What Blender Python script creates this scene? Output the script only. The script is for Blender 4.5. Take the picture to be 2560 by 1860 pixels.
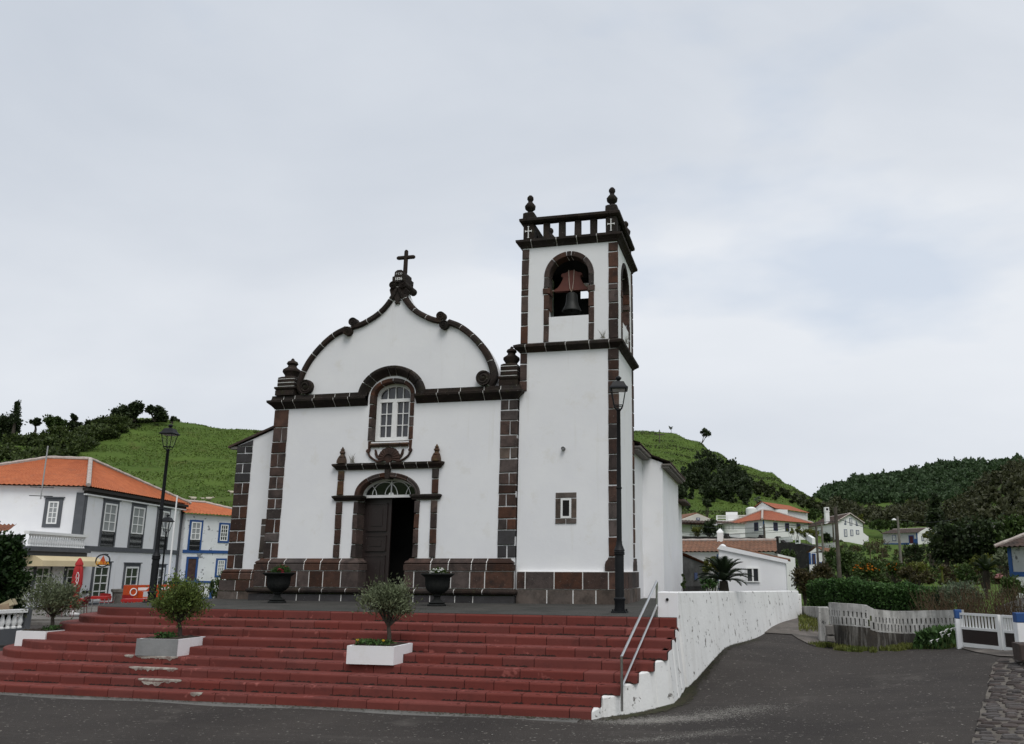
import bpy, math, random
import numpy as np
from mathutils import Vector, geometry
R = math.radians
random.seed(7); rng = np.random.default_rng(7)
scene = bpy.context.scene
for o in list(bpy.data.objects): bpy.data.objects.remove(o)
col = scene.collection

# ------------------------------------------------------------------ camera
FPX, CPX, CPY, IW, IH = 2002.2, 1457.9, 1010.4, 2560., 1860.
YAW, PITCH, ROLL, EYE = R(-12.456), R(11.698), R(-0.1876), 0.80
def _axes():
    cy, sy, cp, sp, cr, sr = math.cos(YAW), math.sin(YAW), math.cos(PITCH), math.sin(PITCH), math.cos(ROLL), math.sin(ROLL)
    f = np.array([sy*cp, cy*cp, sp]); rt = np.array([cy, -sy, 0.]); dn = np.cross(f, rt)
    return cr*rt+sr*dn, -sr*rt+cr*dn, f
AX = np.array(_axes()); EYEP = np.array([0, 0, EYE])
cam = bpy.data.cameras.new('camera'); camo = bpy.data.objects.new('camera', cam); col.objects.link(camo)
from mathutils import Matrix
M = Matrix.Identity(4)
for i in range(3):
    M[i][0] = AX[0][i]; M[i][1] = -AX[1][i]; M[i][2] = -AX[2][i]; M[i][3] = EYEP[i]
camo.matrix_world = M
cam.sensor_fit = 'HORIZONTAL'; cam.sensor_width = 36.0; cam.lens = FPX/IW*36.0
cam.shift_x = -(CPX-IW/2)/IW; cam.shift_y = (CPY-IH/2)/IW
cam.clip_start = 0.1; cam.clip_end = 6000
scene.camera = camo

# ------------------------------------------------------------------ world, sun, exposure
SUN_EL, SUN_AZ = R(56), R(150)          # azimuth measured from +Y clockwise: behind the viewer, to the right
w = bpy.data.worlds.new('World'); scene.world = w; w.use_nodes = True
nt = w.node_tree; nt.nodes.clear()
def N(t, **k):
    n = nt.nodes.new(t)
    for a, b in k.items(): setattr(n, a, b)
    return n
out = N('ShaderNodeOutputWorld'); bg = N('ShaderNodeBackground'); bg.inputs[1].default_value = 0.1
sky = N('ShaderNodeTexSky', sky_type='NISHITA', sun_disc=False, sun_elevation=SUN_EL, sun_rotation=SUN_AZ)
sky.air_density = 1.0; sky.dust_density = 4.0
tc = N('ShaderNodeTexCoord'); mp = N('ShaderNodeMapping'); mp.inputs['Scale'].default_value = (1, 1, 2.2)
n1 = N('ShaderNodeTexNoise'); n1.inputs['Scale'].default_value = .95; n1.inputs['Detail'].default_value = 6; n1.inputs['Roughness'].default_value = .52
n1.inputs['Distortion'].default_value = .5
rmp = N('ShaderNodeValToRGB'); rmp.color_ramp.elements[0].position = .28; rmp.color_ramp.elements[1].position = .66
rmp.color_ramp.elements[0].color = (4.95, 5.4, 6.1, 1); rmp.color_ramp.elements[1].color = (7.1, 7.4, 7.85, 1)
rmp2 = N('ShaderNodeValToRGB'); rmp2.color_ramp.elements[0].position = .60; rmp2.color_ramp.elements[1].position = .74
rmp2.color_ramp.elements[0].color = (0, 0, 0, 1); rmp2.color_ramp.elements[1].color = (1, 1, 1, 1)
n2 = N('ShaderNodeTexNoise'); n2.inputs['Scale'].default_value = 2.3; n2.inputs['Detail'].default_value = 5
mp2 = N('ShaderNodeMapping'); mp2.inputs['Scale'].default_value = (1, 1, 2.6); mp2.inputs['Location'].default_value = (3.1, .7, 1.9)
mx = N('ShaderNodeMixRGB'); mxf = N('ShaderNodeMath', operation='MULTIPLY'); mxf.inputs[1].default_value = .5
L = nt.links.new
L(tc.outputs['Generated'], mp.inputs[0]); L(mp.outputs[0], n1.inputs['Vector']); L(n1.outputs['Fac'], rmp.inputs[0])
L(tc.outputs['Generated'], mp2.inputs[0]); L(mp2.outputs[0], n2.inputs['Vector']); L(n2.outputs['Fac'], rmp2.inputs[0])
L(rmp2.outputs[0], mxf.inputs[0]); L(mxf.outputs[0], mx.inputs[0]); L(rmp.outputs[0], mx.inputs[1]); hz = N('ShaderNodeMixRGB'); hz.inputs[0].default_value = .62; hz.inputs[2].default_value = (6.2, 7.2, 8.6, 1); L(sky.outputs[0], hz.inputs[1]); L(hz.outputs[0], mx.inputs[2])
L(mx.outputs[0], bg.inputs[0]); L(bg.outputs[0], out.inputs[0])
sun = bpy.data.lights.new('sun', 'SUN'); sun.energy = 1.5; sun.angle = R(28); sun.color = (1, .97, .93)
suno = bpy.data.objects.new('sun', sun); col.objects.link(suno)
sd = Vector((math.sin(SUN_AZ)*math.cos(SUN_EL), math.cos(SUN_AZ)*math.cos(SUN_EL), math.sin(SUN_EL)))
suno.rotation_euler = (-sd).to_track_quat('-Z', 'Y').to_euler()
vs = scene.view_settings; vs.view_transform = 'Standard'; vs.look = 'None'; vs.exposure = .18; vs.gamma = 1; vs.use_curve_mapping = False

# ------------------------------------------------------------------ photograph point -> ray, at a chosen real distance
def ray(u, v): return AX.T @ np.array([(u-CPX)/FPX, (v-CPY)/FPX, 1.])
def at(u, v, D):
    d = ray(u, v); return EYEP + d*D/math.hypot(d[0], d[1])
def atZ(u, v, z=0.):
    d = ray(u, v); return EYEP + d*(z-EYE)/d[2]
def atY(u, v, Y):
    d = ray(u, v); return EYEP + d*Y/d[1]
class Face:
    """a vertical wall plane from A to B seen from outside, A on the left: local (s along, d outward, t height)"""
    def __init__(s, A, B, z0=0.):
        s.A = np.array([A[0], A[1], z0]); e = np.array([B[0]-A[0], B[1]-A[1], 0.]); s.len = np.linalg.norm(e); s.e = e/s.len
        s.n = np.array([s.e[1], -s.e[0], 0.])
    def px(s, u, v):
        d = ray(u, v); k = ((s.A-EYEP)@s.n)/(d@s.n); p = EYEP+k*d-s.A
        return float(p@s.e), float(p[2])
    def __call__(s, p): return tuple(s.A + s.e*p[0] + s.n*p[1] + np.array([0, 0, p[2]]))

# ------------------------------------------------------------------ mesh building
def root_loc(p):
    while p is not None and p.parent is not None: p = p.parent
    return Vector((0, 0, 0)) if p is None else p.location
class MB:
    def __init__(s, tf=None): s.v = []; s.f = []; s.tf = tf
    def add(s, vs, fs):
        b = len(s.v)
        s.v += [s.tf(p) for p in vs] if s.tf else [tuple(p) for p in vs]
        s.f += [tuple(b+i for i in q) for q in fs]; return s
    def box(s, x0, x1, y0, y1, z0, z1):
        v = [(x0, y0, z0), (x1, y0, z0), (x1, y1, z0), (x0, y1, z0), (x0, y0, z1), (x1, y0, z1), (x1, y1, z1), (x0, y1, z1)]
        return s.add(v, [(0, 3, 2, 1), (4, 5, 6, 7), (0, 1, 5, 4), (1, 2, 6, 5), (2, 3, 7, 6), (3, 0, 4, 7)])
    def prism(s, poly, axis, a, b):
        """poly in the two other axes, extruded along axis from a to b"""
        n = len(poly)
        def p3(q, h): return {'y': (q[0], h, q[1]), 'x': (h, q[0], q[1]), 'z': (q[0], q[1], h)}[axis]
        return s.add([p3(q, a) for q in poly]+[p3(q, b) for q in poly],
                     [tuple(range(n)), tuple(range(2*n-1, n-1, -1))]+[(i, i+n, (i+1) % n+n, (i+1) % n) for i in range(n)])
    def plate(s, outer, holes, y0, y1):
        """a wall in x,z with holes, between y0 (front) and y1"""
        loops = [outer]+list(holes); tri = geometry.tessellate_polygon([[Vector((a, b, 0)) for a, b in l] for l in loops])
        pts = [p for l in loops for p in l]; n = len(pts)
        fs = [tuple(t) for t in tri]+[tuple(i+n for i in reversed(t)) for t in tri]
        k = 0
        for l in loops:
            m = len(l); fs += [(k+i, k+(i+1) % m, k+(i+1) % m+n, k+i+n) for i in range(m)]; k += m
        return s.add([(a, y0, b) for a, b in pts]+[(a, y1, b) for a, b in pts], fs)
    def tube(s, path, r, n=8, cap=True):
        P = [Vector(p) for p in path]; rs = r if hasattr(r, '__len__') else [r]*len(P); vs = []; fs = []
        up = Vector((.13, .21, 1)).normalized()
        for i, p in enumerate(P):
            t = (P[min(i+1, len(P)-1)]-P[max(i-1, 0)]).normalized()
            a = t.cross(up)
            if a.length < .05: a = t.cross(Vector((1, 0, 0)))
            a.normalize(); b = t.cross(a)
            for k in range(n):
                th = 2*math.pi*k/n; vs.append(p+(a*math.cos(th)+b*math.sin(th))*rs[i])
        for i in range(len(P)-1):
            for k in range(n): fs.append((i*n+k, i*n+(k+1) % n, (i+1)*n+(k+1) % n, (i+1)*n+k))
        if cap: fs += [tuple(range(n-1, -1, -1)), tuple((len(P)-1)*n+k for k in range(n))]
        return s.add(vs, fs)
    def lathe(s, prof, c=(0, 0, 0), n=16, sq=0., rot=0.):
        """profile of (radius, z); sq=1 gives a four-sided piece"""
        vs = []; fs = []; n = 4 if sq else n
        for r_, z in prof:
            for k in range(n):
                th = 2*math.pi*(k+.5*bool(sq))/n+rot; q = r_*(math.sqrt(2) if sq else 1)
                vs.append((c[0]+q*math.cos(th), c[1]+q*math.sin(th), c[2]+z))
        for i in range(len(prof)-1):
            for k in range(n): fs.append((i*n+k, i*n+(k+1) % n, (i+1)*n+(k+1) % n, (i+1)*n+k))
        fs += [tuple(range(n-1, -1, -1)), tuple((len(prof)-1)*n+k for k in range(n))]
        return s.add(vs, fs)
    def block(s, x0, x1, z0, z1, yb, yf, ch=.013, j=.007):
        """a squared stone seen from -y, arrises worn off, a little uneven"""
        q = lambda: random.uniform(-j, j)
        dy = random.uniform(-.006, .006)
        c = [(x0+q(), z0+q()), (x1+q(), z0+q()), (x1+q(), z1+q()), (x0+q(), z1+q())]
        cx, cz = (x0+x1)/2, (z0+z1)/2
        ins = [(a+(ch if a < cx else -ch), b+(ch if b < cz else -ch)) for a, b in c]
        v = [(a, yb, b) for a, b in c]+[(a, yf+ch+dy, b) for a, b in c]+[(a, yf+dy, b) for a, b in ins]
        f = [(8, 9, 10, 11)]+[(i, (i+1) % 4, 4+(i+1) % 4, 4+i) for i in range(4)]+[(4+i, 4+(i+1) % 4, 8+(i+1) % 4, 8+i) for i in range(4)]+[(3, 2, 1, 0)]
        return s.add(v, f)
    def sweep(s, rings, closed=True, caps=True):
        n = len(rings[0]); vs = [p for r_ in rings for p in r_]; fs = []
        for i in range(len(rings)-1):
            for k in range(n if closed else n-1): fs.append((i*n+k, i*n+(k+1) % n, (i+1)*n+(k+1) % n, (i+1)*n+k))
        if caps: fs += [tuple(range(n-1, -1, -1)), tuple((len(rings)-1)*n+k for k in range(n))]
        return s.add(vs, fs)
    def grid(s, P):
        nu, nv = len(P), len(P[0])
        return s.add([p for r_ in P for p in r_], [(i*nv+k, (i+1)*nv+k, (i+1)*nv+k+1, i*nv+k+1) for i in range(nu-1) for k in range(nv-1)])
    def build(s, name, mat, parent=None, smooth=False, fix=True):
        L_ = root_loc(parent)
        me = bpy.data.meshes.new(name)
        me.from_pydata([(a-L_[0], b-L_[1], c-L_[2]) for a, b, c in s.v], [], s.f)
        if fix:
            import bmesh
            bm = bmesh.new(); bm.from_mesh(me); bmesh.ops.recalc_face_normals(bm, faces=bm.faces[:]); bm.to_mesh(me); bm.free()
        if smooth:
            me.polygons.foreach_set('use_smooth', [True]*len(me.polygons))
            try: me.set_sharp_from_angle(angle=R(42))
            except Exception: pass
        o = bpy.data.objects.new(name, me); col.objects.link(o)
        if mat: me.materials.append(mat)
        o.parent = parent
        return o
def empty(name, loc=(0, 0, 0), label=None, cat=None, group=None):
    o = bpy.data.objects.new(name, None); o.empty_display_size = .2; o.location = tuple(float(c) for c in loc); col.objects.link(o)
    return tag(o, label, cat, group)
def tag(o, label=None, cat=None, group=None, kind=None):
    if label: o['label'] = label
    if cat: o['category'] = cat
    if group: o['group'] = group
    if kind: o['kind'] = kind
    return o
KIDS = {}
def children(o): return [c for c in bpy.data.objects if c.parent == o]
def copy_tree(o, parent=None, kids=None):
    c = o.copy(); col.objects.link(c); c.parent = parent
    for ch in (kids or {}).get(o.name, []): copy_tree(ch, c, kids)
    return c
def kid_map():
    m = {}
    for o in bpy.data.objects:
        if o.parent: m.setdefault(o.parent.name, []).append(o)
    return m

# ------------------------------------------------------------------ materials
def mat(name, base, rough=.85, var=None, scale=3., detail=6, bump=0., bscale=None, spec=.3, metal=0., objvar=0., specks=None, stain=None, islevar=0., trans=0., streak=None):
    """base colour broken up by noise; var = second colour; specks = (colour, scale, amount); stain = (colour, scale, amount)"""
    m = bpy.data.materials.new(name); m.use_nodes = True; t = m.node_tree; ns = t.nodes; lk = t.links.new
    b = ns['Principled BSDF']; b.inputs['Roughness'].default_value = rough; b.inputs['Metallic'].default_value = metal
    b.inputs['Specular IOR Level'].default_value = spec
    tcn = ns.new('ShaderNodeTexCoord'); geo = ns.new('ShaderNodeNewGeometry')
    pos = geo.outputs['Position']
    def noise(sc, det=detail, rg=.6):
        n = ns.new('ShaderNodeTexNoise'); n.inputs['Scale'].default_value = sc; n.inputs['Detail'].default_value = det; n.inputs['Roughness'].default_value = rg
        lk(pos, n.inputs['Vector']); return n.outputs['Fac']
    def ramp(src, lo, hi):
        r_ = ns.new('ShaderNodeMapRange'); r_.inputs['From Min'].default_value = lo; r_.inputs['From Max'].default_value = hi; lk(src, r_.inputs['Value']); return r_.outputs['Result']
    def mix(f, a, c, mode='MIX'):
        x = ns.new('ShaderNodeMixRGB'); x.blend_type = mode
        if hasattr(f, 'links'): lk(f, x.inputs[0])
        else: x.inputs[0].default_value = f
        for i, q in ((1, a), (2, c)):
            if hasattr(q, 'links'): lk(q, x.inputs[i])
            else: x.inputs[i].default_value = (*q, 1)
        return x.outputs[0]
    c = base
    if var: c = mix(ramp(noise(scale), .34, .66), base, var)
    if objvar:
        oi = ns.new('ShaderNodeObjectInfo'); hs = ns.new('ShaderNodeHueSaturation')
        v_ = ns.new('ShaderNodeMapRange'); v_.inputs['To Min'].default_value = 1-objvar; v_.inputs['To Max'].default_value = 1+objvar; lk(oi.outputs['Random'], v_.inputs['Value'])
        lk(v_.outputs[0], hs.inputs['Value'])
        s_ = ns.new('ShaderNodeMath'); s_.operation = 'MULTIPLY'; s_.inputs[1].default_value = 7.31; lk(oi.outputs['Random'], s_.inputs[0])
        fr = ns.new('ShaderNodeMath'); fr.operation = 'FRACT'; lk(s_.outputs[0], fr.inputs[0])
        v2 = ns.new('ShaderNodeMapRange'); v2.inputs['To Min'].default_value = max(0, 1-objvar*1.6); v2.inputs['To Max'].default_value = 1+objvar*.3; lk(fr.outputs[0], v2.inputs['Value']); lk(v2.outputs[0], hs.inputs['Saturation'])
        if hasattr(c, 'links'): lk(c, hs.inputs['Color'])
        else: hs.inputs['Color'].default_value = (*c, 1)
        c = hs.outputs[0]
    if islevar:
        hs = ns.new('ShaderNodeHueSaturation')
        v_ = ns.new('ShaderNodeMapRange'); v_.inputs['To Min'].default_value = 1-islevar; v_.inputs['To Max'].default_value = 1+islevar
        lk(geo.outputs['Random Per Island'], v_.inputs['Value']); lk(v_.outputs[0], hs.inputs['Value'])
        if hasattr(c, 'links'): lk(c, hs.inputs['Color'])
        else: hs.inputs['Color'].default_value = (*c, 1)
        c = hs.outputs[0]
    if stain: c = mix(ramp(noise(stain[1], 8, .7), 1-stain[2]-.14, 1-stain[2]+.10), c, stain[0])
    if streak:                                    # runs stretched along one axis: (colour, axis scales, amount)
        mpn = ns.new('ShaderNodeMapping'); mpn.inputs['Scale'].default_value = streak[1]; lk(pos, mpn.inputs[0])
        sn = ns.new('ShaderNodeTexNoise'); sn.inputs['Scale'].default_value = 1.; sn.inputs['Detail'].default_value = 6; sn.inputs['Roughness'].default_value = .65; lk(mpn.outputs[0], sn.inputs['Vector'])
        c = mix(ramp(sn.outputs['Fac'], 1-streak[2]-.16, 1-streak[2]+.16), c, streak[0])
    if specks: c = mix(ramp(noise(specks[1], 3, .7), 1-specks[2]-.03, 1-specks[2]+.03), c, specks[0])
    if hasattr(c, 'links'): lk(c, b.inputs['Base Color'])
    else: b.inputs['Base Color'].default_value = (*c, 1)
    if bump:
        bn = ns.new('ShaderNodeBump'); bn.inputs['Strength'].default_value = bump; bn.inputs['Distance'].default_value = .02
        lk(noise(bscale or scale*6, 5, .65), bn.inputs['Height']); lk(bn.outputs[0], b.inputs['Normal'])
    if trans:
        tr = ns.new('ShaderNodeBsdfTranslucent'); ms = ns.new('ShaderNodeMixShader'); ms.inputs[0].default_value = trans
        if hasattr(c, 'links'): lk(c, tr.inputs[0])
        else: tr.inputs[0].default_value = (*c, 1)
        lk(b.outputs[0], ms.inputs[1]); lk(tr.outputs[0], ms.inputs[2]); lk(ms.outputs[0], ns['Material Output'].inputs['Surface'])
    return m
WHITE = mat('white_plaster', (.82, .82, .83), .9, (.78, .78, .80), 1.1, bump=.12, bscale=9, spec=.15, stain=((.70, .68, .64), 1.3, .30), streak=((.66, .645, .60), (3.2, 3.2, .22), .24))
WHITE2 = mat('weathered_white_plaster', (.80, .80, .79), .92, (.73, .73, .72), 1.5, bump=.4, bscale=14, spec=.15, specks=((.17, .16, .15), 6, .355), streak=((.60, .59, .57), (4, 4, .3), .33))
FARWHITE = mat('white_house_plaster', (.82, .82, .81), .9, (.77, .77, .76), .5, spec=.1)
PEEL = mat('peeling_white_plaster', (.77, .78, .79), .92, (.68, .69, .70), .9, bump=.3, bscale=6, spec=.1, specks=((.24, .24, .25), 2.2, .37))
MORTAR = mat('white_mortar', (.80, .79, .77), .95, (.70, .69, .67), 9, bump=.2, spec=.1)
BASALT = mat('brown_basalt', (.082, .039, .026), .88, (.048, .026, .019), 5, bump=.55, bscale=34, objvar=.42, spec=.25, stain=((.022, .017, .016), 3.2, .36), specks=((.30, .28, .25), 26, .30))
BASALTB = mat('black_basalt', (.020, .015, .013), .93, (.036, .023, .018), 4, bump=.8, bscale=26, objvar=.28, spec=.2, stain=((.034, .034, .016), 5, .33), specks=((.24, .24, .20), 30, .31))
GREYST = mat('grey_basalt', (.050, .047, .050), .88, (.036, .032, .033), 5, bump=.4, bscale=34, objvar=.25, specks=((.2, .2, .2), 26, .3))
TANST = mat('tan_trachyte', (.135, .098, .078), .9, (.085, .066, .055), 2.4, bump=.35, bscale=24, objvar=.22, stain=((.035, .028, .022), 2.6, .40))
OCHRE = mat('lichen_brown_stone', (.11, .052, .027), .9, (.055, .03, .02), 6, bump=.6, bscale=30, objvar=.2, stain=((.10, .085, .03), 8, .36))
RED = mat('red_step_paint', (.172, .042, .033), .8, (.150, .036, .029), 1.6, bump=.15, bscale=20, objvar=.045, spec=.2, stain=((.080, .030, .027), 1.3, .31), specks=((.27, .085, .072), 3.2, .335), streak=((.12, .034, .030), (.5, .5, 6.), .34))
ASPH = mat('asphalt', (.037, .0325, .0300), .93, (.056, .049, .044), .5, bump=1., bscale=45, spec=.2, specks=((.22, .205, .18), 14, .335), stain=((.13, .118, .105), .75, .26), streak=((.085, .076, .068), (.35, 1.7, 1.), .30))
TERR = mat('terrace_concrete', (.060, .056, .050), .9, (.038, .037, .034), .8, bump=.4, bscale=22, spec=.25, stain=((.028, .030, .024), 1.6, .36), specks=((.2, .19, .17), 30, .29))
CONC = mat('pale_concrete', (.20, .19, .175), .92, (.13, .12, .11), 1.2, bump=.6, bscale=24, stain=((.07, .06, .05), 2, .36))
GREYC = mat('grey_render', (.27, .28, .28), .92, (.19, .20, .20), 1.6, bump=.25, bscale=20, stain=((.10, .10, .10), 3, .31))
LAMPM = mat('black_lamp_paint', (.008, .009, .011), .55, (.012, .013, .015), 4, spec=.25)
STEEL = mat('stainless_steel', (.62, .62, .62), .28, metal=1.)
DOORB = mat('dark_brown_door_paint', (.026, .017, .016), .45, (.020, .013, .012), 3, spec=.45, specks=((.25, .23, .22), 14, .27))
PAINTW = mat('white_paint', (.80, .80, .79), .6, (.74, .74, .73), 3, spec=.35)
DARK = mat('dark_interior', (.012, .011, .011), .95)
BRONZE = mat('bell_bronze', (.030, .031, .030), .55, (.02, .021, .02), 5, metal=.35)
YOKE = mat('brick_red_yoke_paint', (.145, .050, .038), .7, (.115, .042, .034), 4, bump=.1)
def glass(name, tint, rough=.06):
    m = mat(name, tint, rough, spec=.6); return m
GLASS = glass('dark_window_glass', (.035, .037, .042)); GLASSC = glass('curtained_glass', (.30, .31, .32), .12)
GREYT = mat('grey_stone_trim', (.105, .110, .120), .85, (.085, .09, .10), 3, bump=.1)
BLUE = mat('blue_trim_paint', (.028, .085, .26), .7, (.024, .07, .20), 2)
BLUED = mat('dull_blue_trim', (.05, .07, .15), .75)
def rooftile(name, a, b_, st):
    return mat(name, a, .85, b_, 2.2, bump=.2, bscale=14, stain=st, spec=.2)
ROOFO = rooftile('orange_roof_tiles', (.48, .155, .068), (.38, .115, .052), ((.27, .12, .075), 1.3, .30))
ROOFB = rooftile('brown_roof_tiles', (.23, .115, .070), (.15, .080, .052), ((.075, .055, .04), 1.5, .34))
ROOFD = rooftile('mossy_dark_roof_tiles', (.085, .055, .045), (.045, .036, .032), ((.15, .145, .12), 2.6, .30))
RIDGE = mat('pale_ridge_mortar', (.50, .45, .41), .95, (.36, .30, .27), 6, bump=.3)
GRASS = mat('grass_slope', (.088, .134, .030), .95, (.060, .098, .022), .10, detail=10, bump=.9, bscale=.9, spec=.05, stain=((.085, .070, .028), .16, .30), specks=((.045, .075, .015), .5, .38))
SOIL = mat('planter_soil', (.03, .022, .016), .98, (.05, .038, .028), 14, bump=.8)
BARK = mat('grey_bark', (.075, .062, .05), .95, (.045, .037, .03), 9, bump=.7)
def leafm(name, a, b_, isl=.35, tr=.25): return mat(name, a, .62, b_, 1.3, islevar=isl, spec=.3, trans=tr)
OLIVE = leafm('olive_leaf', (.085, .105, .050), (.150, .175, .100), .45)
SHRUBG = leafm('bright_shrub_leaf', (.075, .115, .026), (.130, .170, .042), .45)
DKLEAF = leafm('dark_tree_leaf', (.018, .031, .012), (.040, .058, .020), .45)
MIDLEAF = leafm('mid_green_leaf', (.036, .066, .016), (.064, .098, .024), .4)
YELLEAF = leafm('yellow_green_leaf', (.085, .105, .018), (.12, .125, .022), .4)
HEDGE = leafm('hedge_leaf', (.036, .086, .020), (.062, .120, .032), .5)
BROWNL = leafm('dry_brown_leaf', (.070, .052, .022), (.050, .046, .018), .5)
FARFOR = leafm('far_forest_leaf', (.034, .064, .026), (.054, .090, .034), .3)
# ================================================================== helpers for dressed stone
F, T = 19.30, 19.35                       # front planes of the nave and of the tower
TX0, TX1, TY1 = -5.95, -3.385, 21.82      # tower
def ring(st, prof): 
    (px_, py_), (ox, oy) = st
    return [(px_+ox*q, py_+oy*q, z) for q, z in prof]
def cornice(parent, pts, prof, step, m, name='cornice_stone', gap=.02, jit=.25, mort=True, joints=None, fill=False):
    """moulded course along a plan polyline (outside on the right hand), cut into stones with mortar between"""
    P = [np.array(p, float) for p in pts]; seg = [P[i+1]-P[i] for i in range(len(P)-1)]; ln = [np.linalg.norm(s) for s in seg]
    es = [s/l for s, l in zip(seg, ln)]; nn = [np.array([e[1], -e[0]]) for e in es]; cum = [0]
    for l in ln: cum.append(cum[-1]+l)
    def off(i):
        if i == 0: return nn[0]
        if i == len(P)-1: return nn[-1]
        return (nn[i-1]+nn[i])/(1+nn[i-1]@nn[i])
    def stat(d):
        for i in range(len(ln)):
            if d <= cum[i+1]+1e-9:
                return (P[i]+es[i]*(d-cum[i]), nn[i])
    js = joints
    if js is None:
        js = []; d = step*random.uniform(.7, 1.0)
        while d < cum[-1]-step*.45:
            if all(abs(d-c) > .12 for c in cum[1:-1]): js.append(d)
            d += step*random.uniform(1-jit, 1+jit)
    js = [0]+list(js)+[cum[-1]]
    def span(a, b, pr):
        sts = [stat(a)] if a > 1e-6 else [(P[0], off(0))]
        sts += [(P[i], off(i)) for i in range(1, len(P)-1) if a < cum[i] < b]
        sts += [stat(b)] if b < cum[-1]-1e-6 else [(P[-1], off(len(P)-1))]
        return [ring(s, pr) for s in sts]
    res = []
    for a, b in zip(js[:-1], js[1:]):
        k = random.uniform(-.0035, .0035); pr = [(q+(k if q > 0 else 0), z) for q, z in prof]
        mb = MB(); mb.sweep(span(a+(gap/2 if a > 0 else 0), b-(gap/2 if b < cum[-1] else 0), pr)); res.append(mb.build(name, m, parent))
    if mort:
        zc = sum(z for _, z in prof)/len(prof); pr = [(q-.010 if q > 0 else q, zc+(z-zc)*.95 if not fill else z+math.copysign(.0105, z-zc)) for q, z in prof]
        MB().sweep(span(0, cum[-1], pr)).build('mortar', MORTAR, parent)
    return res
def ell(cx, cz, a, b, th, rad):
    c, s = math.cos(th), math.sin(th); nx, nz = c/a, s/b; l = math.hypot(nx, nz)
    return cx+a*c+nx/l*rad, cz+b*s+nz/l*rad
def arch(parent, cx, cz, a, b, joints, prof, m, name='arch_stone', gap=.02, seg=7, tf=None, mort=True):
    """voussoirs on an ellipse; prof = (radial, y) polygon"""
    for j0, j1 in zip(joints[:-1], joints[1:]):
        g = gap/2/((a+b)/2); t0, t1 = R(j0)+(g if j0 > joints[0] else 0), R(j1)-(g if j1 < joints[-1] else 0)
        mb = MB(tf); rr = []
        for i in range(seg+1):
            th = t0+(t1-t0)*i/seg; rr.append([(lambda p: (p[0], y, p[1]))(ell(cx, cz, a, b, th, q)) for q, y in prof])
        mb.sweep(rr).build(name, m, parent)
    if mort:
        rc = sum(q for q, _ in prof)/len(prof); yc = max(y for _, y in prof); mb = MB(tf); rr = []
        for i in range(25):
            th = R(joints[0])+R(joints[-1]-joints[0])*i/24
            rr.append([(lambda p: (p[0], yc+(y-yc)*.72, p[1]))(ell(cx, cz, a, b, th, rc+(q-rc)*.9)) for q, y in prof])
        mb.sweep(rr).build('mortar', MORTAR, parent)
def pilaster(parent, x0, x1, zs, split, yb, yf, m, alt=None, gap=.026, tf=None, name='quoin_stone', frac=None):
    """a pile of quoins between the heights zs (top to bottom); split says which courses hold two stones"""
    for i, (zt, zb) in enumerate(zip(zs[:-1], zs[1:])):
        mm = alt(i) if alt else m
        if split(i):
            k = x0+(x1-x0)*(random.uniform(.42, .62) if frac is None else frac)
            MB(tf).block(x0, k-gap/2, zb+gap/2, zt-gap/2, yb, yf).build(name, mm, parent)
            MB(tf).block(k+gap/2, x1, zb+gap/2, zt-gap/2, yb, yf).build(name, mm, parent)
        else: MB(tf).block(x0, x1, zb+gap/2, zt-gap/2, yb, yf).build(name, mm, parent)
def arcpts(cx, cz, a, b, t0, t1, n): return [(cx+a*math.cos(R(t0+(t1-t0)*i/n)), cz+b*math.sin(R(t0+(t1-t0)*i/n))) for i in range(n+1)]

# ================================================================== church
church = empty('church', (-8.2, 22, 0), 'white parish church with dark stone trim, scrolled gable, and square bell tower', 'church')
GX = -9.475
# window and door openings of the front
winh = [(GX-.565, 4.10), (GX+.565, 4.10)]+arcpts(GX, 5.37, .565, .375, 0, 180, 16)
DX = -9.48
doorh = [(DX-.83, .17), (DX+.83, .17)]+arcpts(DX, 2.70, .83, .49, 0, 180, 18)
# gable: curve of the outline, right half mirrored to the left
def catmull(P, n=8):
    P = [np.array(p, float) for p in P]; Q = [2*P[0]-P[1]]+P+[2*P[-1]-P[-2]]; o = []
    for i in range(1, len(Q)-2):
        for k in range(n):
            t = k/n; a, b, c, d = Q[i-1], Q[i], Q[i+1], Q[i+2]
            o.append(.5*((2*b)+(-a+c)*t+(2*a-5*b+4*c-d)*t*t+(-a+3*b-3*c+d)*t**3))
    return o+[P[-1]]
GC = -9.455
lobe = catmull([(2.72, 5.46), (2.83, 5.62), (2.85, 5.82), (2.75, 6.15), (2.53, 6.54), (2.18, 6.93), (1.84, 7.19), (1.50, 7.34)])
ogee = catmull([(1.34, 7.36), (1.08, 7.42), (.86, 7.52), (.62, 7.66), (.41, 7.84), (.26, 8.03), (.15, 8.22), (.085, 8.40)])
half = [tuple(p) for p in lobe]+[tuple(p) for p in ogee]
outl = [(GC+x, z) for x, z in half]+[(GC-x, z) for x, z in half[::-1]]
MB().plate([(-12.90, 0), (-5.99, 0), (-5.99, 5.44)]+[(x, z) for x, z in outl]+[(-12.90, 5.44)], [winh[::-1], doorh[::-1]], F, F+.52).build('front_wall', WHITE, church)
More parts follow.
